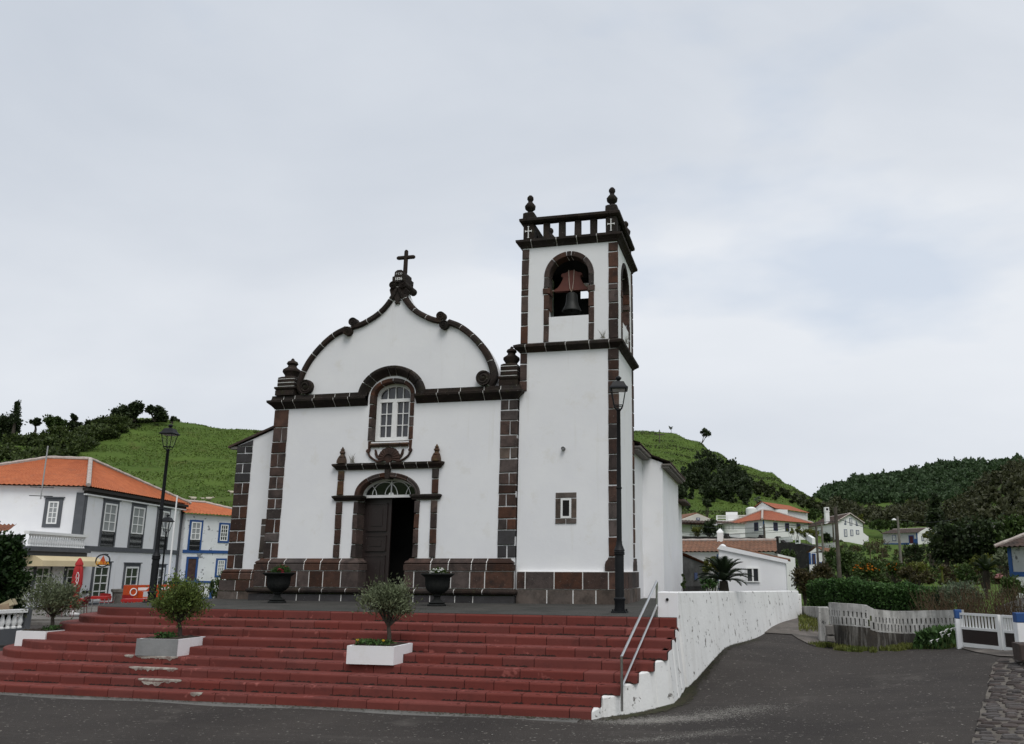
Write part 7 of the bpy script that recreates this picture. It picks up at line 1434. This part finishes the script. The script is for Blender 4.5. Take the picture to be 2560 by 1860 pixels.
# slotted white wall piece at the far right, beyond the gate
A, B = xy(2478, 22.5), xy(2620, 20.5); f = Face(A, B, -.9); t0, t1 = fpx(f, r8(2045, 440))[1], fpx(f, r8(2268, 345))[1]
hl = []
for k in range(9):
    s_ = .3+k*.17; z_ = t0+(t1-t0)*s_/max(.1, fpx(f, r8(2268, 345))[0])-.20-.12*(k % 2); hl.append([(s_-.03, z_-.05), (s_-.03, z_+.05), (s_+.03, z_+.05), (s_+.03, z_-.05)])
sx_ = fpx(f, r8(2268, 345))[0]; MB(f).plate([(0, -.3), (f.len, -.3), (f.len, t0+(t1-t0)*f.len/sx_), (0, t0)], hl, -.15, 0).build('perforated_wall', WWALL); o = bpy.data.objects['perforated_wall']; tag(o, 'white perforated wall sloping up behind the gate at the right', 'wall')
# garden between hedge and houses: many single bushes
forest_q = []
rows = [('leafy_bush', 'large mid green leafy bush behind the tallest pole', r5(900, 1040), 46, 34, 30, 2600, MIDLEAF, .16), ('orange_blossom_bush', 'bush scattered with orange blossom in the middle of the garden', r5(1180, 1150), 42, 44, 28, 2800, MIDLEAF, .13),
    ('orange_blossom_bush', 'smaller bush with orange blossom right of the larger one', r5(1600, 1140), 44, 28, 22, 1600, MIDLEAF, .13), ('leafy_bush', 'olive green bush left of the banana clump', r5(1950, 1200), 38, 40, 24, 2200, YELLEAF, .11),
    ('leafy_bush', 'dull green bush beside the blue door shed', r5(620, 1000), 52, 22, 26, 1400, MIDLEAF, .15), ('leafy_bush', 'brown-green bush under the pale pole', r5(480, 1180), 40, 32, 22, 1800, BROWNL, .12), ('leafy_bush', 'dark bush below the maroon door cottage', r5(1900, 905), 66, 28, 22, 1500, DKLEAF, .2),
    ('leafy_bush', 'yellowish bush before the mossy-roof house porch', r5(300, 590), 70, 24, 12, 900, YELLEAF, .16), ('flowering_tree', 'pale green spreading tree before the hipped house', r4(2085, 680), 72, 20, 9, 700, YELLEAF, .16), ('dark_cypress', 'dark pointed evergreen in front of the veranda bungalow', r4(600, 640), 80, 18, 22, 1900, DKLEAF, .24),
    ('leafy_bush', 'light green bush left of the dark evergreen', r4(370, 700), 80, 13, 16, 800, YELLEAF, .2), ('leafy_bush', 'green bush below the black terrace wall', r4(1980, 1130), 52, 20, 18, 1100, MIDLEAF, .15), ('leafy_bush', 'dark green bush beside the side annex', r4(2080, 1250), 44, 10, 14, 600, MIDLEAF, .13),
    ('dark_palm_bush', 'dark spiky bush left of the mossy-roof house corner', r5(540, 640), 78, 14, 12, 700, DKLEAF, .25), ('hedge_row', 'bright green hedge behind the roof of the hipped house', r5(280, 300), 148, 34, 12, 1500, MIDLEAF, .34), ('hedge_row', 'bright green thicket right of the mossy-roof house', r5(1480, 450), 168, 62, 12, 2400, MIDLEAF, .5),
    ('hedge_row', 'bright rounded shrub at the gable of the mossy-roof house', r5(1060, 350), 150, 14, 12, 500, YELLEAF, .45), ('leafy_bush', 'bright yellow-green bush at the left of the big dark trees', r6b(600, 260), 72, 20, 11, 900, YELLEAF, .2),
    ('leafy_bush', 'olive bush over the smaller cycad', r6b(1560, 760), 33, 26, 20, 1500, YELLEAF, .10), ('leafy_bush', 'dark low bush at the right edge by the perforated wall', r6b(2050, 1180), 26, 28, 24, 1700, MIDLEAF, .09), ('leafy_bush', 'grey-green bush beside the edge house corner', r6b(1880, 680), 36, 22, 22, 1100, OLIVE, .12),
    ('dark_bush', 'small rounded dark bush on the slope above the bungalow', r4(540, 200), 130, 15, 10, 800, DKLEAF, .35), ('dark_bush', 'dark bush on the slope next to the church wall', r4(150, 240), 125, 14, 10, 800, DKLEAF, .35), ('grey_bush', 'pale grey bare bush on the slope beside the gabled house', r4(1460, 150), 142, 13, 9, 500, SILV, .3),
    ('flowering_bush', 'pinkish flowering bush before the edge house', r6b(1850, 1020), 30, 14, 12, 500, BROWNL, .09), ('leafy_bush', 'low olive bush in the garden centre behind the hedge', r6b(300, 950), 36, 40, 18, 1600, BROWNL, .11), ('leafy_bush', 'green bush behind the hedge left of the smaller cycad', r6b(1250, 960), 33, 30, 20, 1500, MIDLEAF, .10), ('leafy_bush', 'brown bush behind the silvery bush', r6b(1000, 920), 40, 34, 22, 1400, BROWNL, .12)]
for k, (nm, lab, (u, v), D, ru, rv, n, m, lf) in enumerate(rows):
    r = px_shrub(nm, lab, u, v, D, ru, rv, n, m, lf, 200+k, cat='tree' if 'tree' in nm or 'cypress' in nm else 'bush')
    if nm in ('orange_blossom_bush', 'flowering_bush'):
        c = at(u, v, D); s_ = mpp(u, v, D); mb = MB(); gq = np.random.default_rng(300+k)
        for p_ in dome(tuple(c), (ru*s_*.85, ru*s_*.7, rv*s_*.8), 120 if nm[0] == 'o' else 40, 310+k): mb.lathe([(.01, -.03), (.05, 0), (.055, .03), (.01, .04)], tuple(p_-np.array([0, 0, rv*s_*.2])), 5)
        mb.build('blossoms', ORG if nm[0] == 'o' else mat('pink_blossom', (.45, .22, .22), .8), r)
# low scrub filling the garden plots: brown, olive and green patches
for k, (lab, m, n, rp_) in enumerate((('low brown scrub between the garden bushes', BROWNL, 230, 7), ('low green growth between the garden bushes', MIDLEAF, 260, 8), ('low olive growth between the garden bushes', leafm('olive_scrub_leaf', (.055, .062, .020), (.075, .075, .026), .5), 200, 6))):
    forest_q.append((lab, m, n, rp_, 600+k))
# banana-like upright leaf clumps
for k, (u, v, D, h_, lab) in enumerate(((*r6b(1080, 960), 34, 26, 'bright banana plant in the garden'), (*r6b(820, 1000), 37, 30, 'duller banana plant left of the bright one'))):
    b = at(u, v, D); s_ = mpp(u, v, D); r = empty('banana_plant', tuple(b), lab, 'plant', 'banana plants'); mb = MB(); gq = random.Random(k)
    mb.tube([tuple(b-np.array([0, 0, .3])), (b[0], b[1], b[2]+h_*s_*.5)], [.05, .035], 6); mb.build('stem', YELLEAF, r); mb = MB()
    for q_ in range(9):
        a = q_*2.4; L_ = h_*s_*gq.uniform(.6, .9); c0 = Vector((b[0], b[1], b[2]+h_*s_*.42)); d = Vector((math.cos(a)*.45, math.sin(a)*.45, 1)).normalized(); sd_ = d.cross(Vector((0, 0, 1))).normalized(); P = [c0+d*L_*t-Vector((0, 0, .35*L_*t*t)) for t in (0, .3, .6, 1)]; mb.grid([[tuple(P[i]-sd_*L_*w_), tuple(P[i]+sd_*L_*w_)] for i, w_ in enumerate((.02, .12, .13, .01))])
    mb.build('leaf_blades', YELLEAF, r, fix=False)
# bare winter tree
def bare_tree(nm, lab, u, v, D, hpx, seed, m=BARK, spread=.9, tips=None, r0=.06):
    b = at(u, v, D); h_ = hpx*mpp(u, v, D); r = empty(nm, tuple(b), lab, 'tree'); mb = MB(); g = random.Random(seed); T_ = []
    def grow(p, d, L_, rad_, lv):
        e = p+d*L_; mb.tube([p, p.lerp(e, .5)+Vector((g.uniform(-1, 1), g.uniform(-1, 1), 0))*L_*.05, e], [rad_, rad_*.8, rad_*.6], 5 if lv < 2 else 3, cap=False)
        if lv == 4: T_.append(e); return
        for _ in range(3 if lv < 3 else 2):
            grow(e, (d+Vector((g.uniform(-1, 1), g.uniform(-1, 1), g.uniform(-.3, .5)))*spread).normalized(), L_*g.uniform(.6, .82), rad_*.6, lv+1)
    grow(Vector(b)-Vector((0, 0, .3)), Vector((g.uniform(-.1, .1), 0, 1)), h_*.34, r0*h_/2.5, 0); mb.build('branches', m, r, fix=False)
    if tips:
        P = np.array(T_); C = np.repeat(P, tips[1], 0)+np.random.default_rng(seed).normal(size=(len(P)*tips[1], 3))*h_*.05; leaves('foliage', C, tips[2], tips[0], r, 2.2, .2, seed)
    return r
bare_tree('bare_tree', 'bare brownish spreading tree in the middle of the garden', *r5(1230, 960), 58, 62, 5, mat('brown_twig', (.085, .066, .042), .95), 1.1, (BROWNL, 3, .11))
bare_tree('bare_tree', 'smaller bare tree before the concrete lamp pole', *r5(1420, 900), 62, 52, 6, bpy.data.materials['brown_twig'], 1.0, (BROWNL, 3, .11))
# ================================================================== trees
def big_tree(nm, lab, u, vb, D, crowns, n, m, leaf, seed, trunk=.25, grp=None, cat='tree', spread=.24):
    b = at(u, vb, D); s_ = mpp(u, vb, D); r = empty(nm, (b[0], b[1], b[2]-.3), lab, cat, grp); mb = MB(); CC = []; OO = []
    for k, (cu_, cv, ru, rv) in enumerate(crowns):
        c = at(cu_, cv, D); rr_ = (ru*s_, ru*s_*.85, rv*s_); C, P = clumps(c, rr_, max(7, n//90), n, min(rr_)*spread, seed*17+k, .5); CC.append(C); OO.append((C-c)/(np.linalg.norm(C-c, axis=1)[:, None]+1e-6)); 
        base_ = Vector((b[0], b[1], b[2]-.3)); fk = base_.lerp(Vector(c), .55); mb.tube([base_, base_.lerp(fk, .5)+Vector((.1, 0, 0)), fk], [trunk, trunk*.8, trunk*.6], 7); branches(mb, fk, P[:9], trunk*.4, seed, n=5)
    mb.build('trunk', BARK, r); C = np.concatenate(CC); leaves('crown', C, leaf, m, r, 1.6, .15, seed, out=np.concatenate(OO)*.9); return r
LT = [('round_tree', 'broad dark tree at the far left skyline under the pine', 22, 1095, [(22, 1062, 36, 26), (8, 1085, 30, 30)], 1500, DKLEAF), ('umbrella_tree', 'small flat-topped tree on the left skyline right of the pole', 88, 1078, [(90, 1054, 15, 8)], 450, DKLEAF), ('umbrella_tree', 'wide flat-topped tree on the left skyline', 138, 1080, [(140, 1056, 31, 14)], 1300, MIDLEAF),
    ('ragged_tree', 'ragged open tree on the left skyline between flat-topped and small round tree', 188, 1085, [(190, 1062, 20, 12), (184, 1045, 7, 8)], 600, DKLEAF), ('round_tree', 'small round tree on the left skyline', 224, 1080, [(225, 1060, 11, 9)], 350, DKLEAF), ('leaning_tree', 'dark tree below the hilltop at the wood edge', 268, 1100, [(262, 1062, 26, 20), (285, 1070, 18, 18)], 1400, DKLEAF),
    ('hilltop_tree', 'left dark tree of the hilltop group', 308, 1052, [(302, 1034, 22, 17), (288, 1042, 10, 10)], 1100, DKLEAF), ('hilltop_tree', 'tallest dark tree of the hilltop group', 336, 1050, [(338, 1022, 20, 15), (325, 1034, 14, 14)], 1100, DKLEAF), ('hilltop_tree', 'spreading tree on the right of the hilltop group', 385, 1050, [(392, 1030, 24, 12), (375, 1024, 12, 9), (402, 1042, 14, 8)], 700, DKLEAF), ('hilltop_shrub', 'tiny twiggy tree at the right end of the hilltop group', 430, 1056, [(431, 1048, 5, 5)], 90, DKLEAF)]
for k, (nm, lab, u, vb, cr_, n, m) in enumerate(LT): big_tree(nm, lab, u, vb, 218, cr_, int(n*2.2), m, .62, 400+k, .30)
b = at(36, 1062, 214); s_ = mpp(36, 1062, 214); r = empty('norfolk_pine', (b[0], b[1], b[2]-2), 'tall tiered Norfolk pine standing above the far left trees', 'tree'); MB().tube([(b[0], b[1], b[2]-2), (b[0], b[1], b[2]+62*s_)], [.35, .06], 6).build('trunk', BARK, r); C = []
g = np.random.default_rng(8)
for t in range(9):
    zt = b[2]+(6+6.2*t)*s_; L_ = (11-1.1*t)*s_
    for a in np.linspace(0, 2*math.pi, 8)[:-1]+t:
        for q_ in np.linspace(.2, 1, 9): C += [(b[0]+L_*q_*math.cos(a)+g.normal()*.2, b[1]+L_*q_*math.sin(a)+g.normal()*.2, zt+q_*q_*.5*s_+g.normal()*.2) for _ in range(2)]
leaves('crown', C, .55, DKLEAF, r, 2.4, .4, 9)
# wood on the left slope: one mass
def forest(nm, label, uv_fn, n, D_fn, rpx, leaves_each, m, leaf, seed, lift=.55, flat=.8):
    g = np.random.default_rng(seed); CC = []; OO = []; k = 0; trunks = MB()
    while k < n:
        u, v = uv_fn(g); D = D_fn(u, v, g)
        if D is None: continue
        c = at(u, v, D); x_, y_ = c[0], c[1]; z_ = gz(x_, y_); rr_ = rpx*mpp(u, v, D)*g.uniform(.65, 1.35); cz = z_+rr_*lift*1.5
        C, P = clumps((x_, y_, cz), (rr_, rr_, rr_*flat), 9, leaves_each, rr_*.24, seed*991+k, .6); CC.append(C); o_ = (C-np.array([x_, y_, cz]))/rr_; o_[:, 2] += .25; OO.append(o_); trunks.tube([(x_, y_, z_-.5), (x_, y_, cz)], rr_*.06, 4, cap=False); k += 1
    r = empty(nm, (0, 0, 0)); C = np.concatenate(CC); o = leaves(nm+'_canopy', C, leaf, m, None, 1.5, .15, seed, out=np.concatenate(OO)*.9); bpy.data.objects.remove(r); o.name = nm; tag(o, label, 'forest', kind='stuff'); t_ = trunks.build('trunks', BARK, o, fix=False); return o
def ray_ground(u, v, lo=60., hi=620.):
    D = np.linspace(lo, hi, 140); d_ = ray(u, v); P = EYEP+d_[None]*(D/math.hypot(d_[0], d_[1]))[:, None]; below = P[:, 2] < ground_z(P[:, 0], P[:, 1]); i = np.argmax(below)
    return float(D[i]) if below[i] else None
LEFTB = lambda u: np.interp(u, [-40, 60, 130, 200, 260, 300, 330], [1240, 1170, 1160, 1130, 1105, 1085, 1060])
def uvL(g):
    u = g.uniform(-120, 315); return u, g.uniform(np.interp(u, [-60, 100, 260, 315], [1085, 1078, 1072, 1055]), LEFTB(u)+(25 if u < 110 else 0))
forest('left_wood', 'dark mixed wood covering the left hillside behind the cafe', uvL, 190, lambda u, v, g: ray_ground(u, v+6), 16, 400, leafm('left_wood_leaf', (.032, .052, .015), (.078, .104, .026), .5), .55, 41)
forest('left_scrub', 'grassy scrub line running up to the hilltop', lambda g: (lambda t: (290+150*t*g.uniform(.8, 1.2), 1075-22*t+g.normal()*3))(g.random()), 60, lambda u, v, g: ray_ground(u, v), 4.5, 60, leafm('scrub_leaf', (.035, .055, .018), (.06, .075, .025), .4), .5, 42)
def uvG(g):
    u = g.uniform(1985, 2580); return u, g.uniform(np.interp(u, [1985, 2060, 2200, 2330, 2580], [1385, 1372, 1368, 1375, 1400]), 1462)
for lab, m, n, rp_, sd_ in forest_q: forest('garden_scrub', lab, uvG, n, lambda u, v, g: ray_ground(u, v, 29, 150), rp_, 90, m, .17, sd_, lift=.4)
# conifer wood on the green hill behind the village
def uvC(g):
    u = g.uniform(1690, 1872); return u, g.uniform(np.interp(u, [1690, 1760, 1820, 1850, 1872], [1195, 1155, 1160, 1175, 1215]), 1252)
forest('conifer_wood', 'dark conifer wood on the green hillside behind the village', uvC, 110, lambda u, v, g: ray_ground(u, v+14), 11, 360, DKLEAF, .62, 43, lift=1.0, flat=1.9)
forest('slope_scrub', 'dark scrub along the foot of the green hill', lambda g: (lambda u: (u, np.interp(u, [1850, 1960, 2090], [1215, 1245, 1292])+g.normal()*7))(g.uniform(1850, 2100)), 90, lambda u, v, g: ray_ground(u, v), 7, 90, leafm('slope_scrub_leaf', (.030, .040, .014), (.045, .056, .018), .5), .7, 44)
def uvF(g):
    u = g.uniform(2040, 2620); tp_ = np.interp(u, [2040, 2078, 2160, 2267, 2400, 2524, 2620], [1240, 1226, 1200, 1180, 1166, 1160, 1152]); return u, g.uniform(tp_, 1262)
forest('far_forest', 'dark green forest covering the far hill on the right', uvF, 900, lambda u, v, g: ray_ground(u, v, 330, 700), 11, 150, FARFOR, 1.8, 45)
def uvM(g):
    u = g.uniform(2060, 2600); return u, g.uniform(np.interp(u, [2060, 2200, 2360, 2450, 2600], [1268, 1262, 1262, 1225, 1160]), 1318)
forest('valley_wood', 'brownish bare wood filling the valley behind the cottages', uvM, 230, lambda u, v, g: ray_ground(u, v, 95, 330), 17, 170, leafm('valley_wood_leaf', (.044, .050, .022), (.066, .068, .031), .4), .85, 46)
big = [('evergreen_tree', 'big dark evergreen left of the dark mass at the right', 2360, 1410, [(2368, 1360, 44, 46)], 3600, DKLEAF), ('evergreen_tree', 'broad dark evergreen in the centre of the right-hand mass', 2440, 1410, [(2440, 1345, 58, 52), (2470, 1380, 50, 40)], 3000, DKLEAF), ('evergreen_tree', 'dark evergreen at the right end of the mass behind the edge house', 2530, 1410, [(2520, 1350, 52, 50), (2560, 1330, 40, 40)], 3000, MIDLEAF)]
for k, (nm, lab, u, vb, cr_, n, m) in enumerate(big): big_tree(nm, lab, u, vb, 58, cr_, n, m, .26, 500+k, .2, 'dark evergreens at the right')
big_tree('tall_conifer', 'tall dark conifer on the slope above the maroon door cottage', 2340, 1318, 130, [(2338, 1290, 24, 36), (2338, 1262, 12, 22)], 1500, DKLEAF, .5, 510, .3)
big_tree('ridge_tree', 'lone wind-bent tree on the ridge right of the tower', *r6(615, 236), 256, [(r6(645, 145)[0], r6(645, 145)[1], 13, 10), (r6(672, 160)[0], r6(672, 160)[1], 9, 9)], 420, DKLEAF, .62, 511, .16)
bare_tree('ridge_sapling', 'thin sapling on the ridge just right of the tower', *r6(350, 158), 258, 20, 13, BARK, .35, (DKLEAF, 1, .6), .05)
b = at(*r6(247, 330), 240); zt = float(at(*r6(247, 122), 240)[2]); r = empty('ridge_pole', tuple(b), 'thin power pole with crossarm on the green hill behind the tower', 'utility pole'); MB().tube([tuple(b-np.array([0, 0, 1])), (b[0], b[1], zt)], .14, 6).build('shaft', POLE, r); MB().box(b[0]-1.6, b[0]+1.6, b[1]-.08, b[1]+.08, zt-1.6, zt-1.35).build('crossarm', POLE, r)
# left crown tree beside the balustrade, tiled gate cap
big_tree('camellia_tree', 'dense dark green tree at the left picture edge', 5, 1545, 29, [(8, 1455, 62, 62), (22, 1385, 44, 48), (-20, 1400, 50, 70), (-5, 1515, 48, 40)], 5200, leafm('glossy_dark_leaf', (.010, .026, .008), (.028, .058, .012), .5), .12, 520, .10, cat='tree', spread=.20)
p = at(-5, 1340, 30); gw_ = empty('garden_gate_pier', (p[0], p[1], -1.27), 'white pier with a small terracotta cap above the left tree', 'pier'); MB().block(p[0]-1.0, p[0]+.42, -1.27, float(at(0, 1336, 30)[2]), p[1]+.5, p[1], ch=.03).build('shaft', WWALL, gw_)
tile_patch((p[0]-1.2, p[1]-.15, float(at(0, 1332, 30)[2])), (p[0]+.55, p[1]-.15, float(at(0, 1332, 30)[2])), (p[0]+.2, p[1]+.4, float(at(0, 1312, 30)[2])), (p[0]-1.0, p[1]+.4, float(at(0, 1312, 30)[2])), .2, .3, .05).build('tile_cap', rooftile('terracotta_cap', (.22, .09, .05), (.15, .07, .05), ((.08, .06, .05), 3, .3)), gw_)
# tussocks and terrace banks on the grazed hills
def tussocks(nm, label, u0, u1, r0, r1, n, m1, m2, seed):
    g = np.random.default_rng(seed); a0, a1_ = [math.atan2(*xy(u, 10)) for u in (u0, u1)]; a = g.uniform(a0, a1_, n); r_ = np.sqrt(g.uniform(r0**2, r1**2, n)); x_, y_ = r_*np.sin(a), r_*np.cos(a); z_ = ground_z(x_, y_)
    ph = np.sin((z_+4.5*vnoise(x_, y_, 40, 5))*2*math.pi/4.2+1.2)+1.3*(vnoise(x_, y_, 12, 9)-.5)+1.2*(vnoise(x_, y_, 5, 19)-.5); dk = ph > .75; big_ = vnoise(x_, y_, 24, 12)*.6+vnoise(x_, y_, 60, 33)*.6
    for msk, m, sz, nm2 in ((dk & (big_ > .56), m1, .48, nm), (~dk & (g.random(n) < .5), m2, .36, nm+'_light')):
        C = np.c_[x_[msk], y_[msk], z_[msk]+.1]; o = leaves(nm2, C, sz, m, None, 1.7, .5, seed, var=.5); tag(o, label+(' in darker banks' if m is m1 else ' in lighter patches'), 'grass', kind='stuff')
TUD = leafm('dark_tussock', (.042, .068, .014), (.066, .078, .024), .35); TUL = leafm('light_tussock', (.100, .158, .028), (.120, .165, .034), .25)
tussocks('hill_tussocks', 'rough grass on the left green hill', 60, 640, 120, 228, 46000, TUD, TUL, 81)
tussocks('ridge_tussocks', 'rough grass on the green hill right of the tower', 1575, 2110, 120, 264, 42000, TUD, TUL, 82)
# ================================================================== sheep on the hill
WOOL = mat('sheep_wool', (.52, .47, .38), .95, (.42, .37, .29), 8, bump=.6)
def sheep(u, v, lab, flip, lying, sc=1.):
    D = ray_ground(u, v+4, 100, 260) or 150; b = at(u, v+4, D); z_ = gz(b[0], b[1]); r = empty('sheep', (b[0], b[1], z_), lab, 'sheep', 'sheep on the hill'); vd_ = np.array([b[1], -b[0], 0])/math.hypot(b[0], b[1])*(-1 if flip else 1); k = 17*mpp(u, v, D)/1.25*sc
    wv = np.cross(np.array([0, 0, 1.]), vd_); tf = lambda q_: tuple(np.array([b[0], b[1], z_])+vd_*q_[0]*k+wv*q_[1]*k+np.array([0, 0, q_[2]*k])); h0 = .28 if lying else .58; mb = MB(tf)
    mb.sweep([[(x_, q_*math.cos(a), h0+dz+q_*1.05*math.sin(a)) for a in np.linspace(0, 2*math.pi, 13)[:-1]] for x_, q_, dz in ((-.52, .06, .08), (-.47, .18, .04), (-.25, .25, .0), (.1, .26, .0), (.33, .23, .03), (.44, .15, .10), (.54, .11, .20), (.62, .10, .25), (.70, .085, .22), (.80, .05, .17), (.83, .02, .16))])
    if lying: mb.tube([(.25, .15, .2), (.42, .18, .04)], [.07, .04], 6).tube([(-.3, .15, .2), (-.15, .22, .04)], [.08, .04], 6)
    else:
        for x_ in (-.32, .26):
            for y_ in (-.13, .13): mb.tube([(x_, y_, .45), (x_+(.03 if x_ < 0 else -.01), y_, .24), (x_, y_, 0)], [.075, .04, .032], 6)
    mb.tube([(.60, .09, .30+h0), (.56, .17, .28+h0)], [.03, .015], 5).tube([(.60, -.09, .30+h0), (.56, -.17, .28+h0)], [.03, .015], 5); mb.build('body', WOOL, r, smooth=True)
for (x, y), lab, fl_, ly, sc in (((1712, 1018), 'leftmost sheep resting above the cafe roof end', True, True, 1.05), ((1795, 1018), 'small lamb resting left of a sheep above the blue-trimmed house', True, True, .6), ((1850, 1016), 'sheep resting in the middle above the blue-trimmed house', False, True, 1.1), ((2058, 985), 'cream sheep standing half hidden by the church corner', True, False, 1.1)):
    sheep(*a1(x, y), lab, fl_, ly, sc)
# small tufts on the cornices
for k, (x, y, z, lab) in enumerate(((-10.5, F-.08, 3.55, 'dry grass tuft on the door cornice beside the left finial'), (TX1+.12, T+.5, 6.56, 'dry grass tuft on the tower string course at the right side'), (-3.75, T-.1, 6.57, 'wispy tuft on the tower string course front'))):
    mb = MB(); g_ = random.Random(k)
    for _ in range(26): a, l_ = g_.uniform(0, 6.28), g_.uniform(.08, .26); mb.tube([(g_.uniform(-.08, .08), g_.uniform(-.03, .03), 0), (.5*l_*math.cos(a)*.5, .5*l_*math.sin(a)*.5, l_*.6), (l_*math.cos(a)*.55, l_*math.sin(a)*.4, l_)], [.003, .0025, .001], 3, cap=False)
    o = mb.build('grass_tuft', mat('dry_grass', (.13, .12, .08), .95), fix=False); o.location = (x, y, z); tag(o, lab, 'plant')
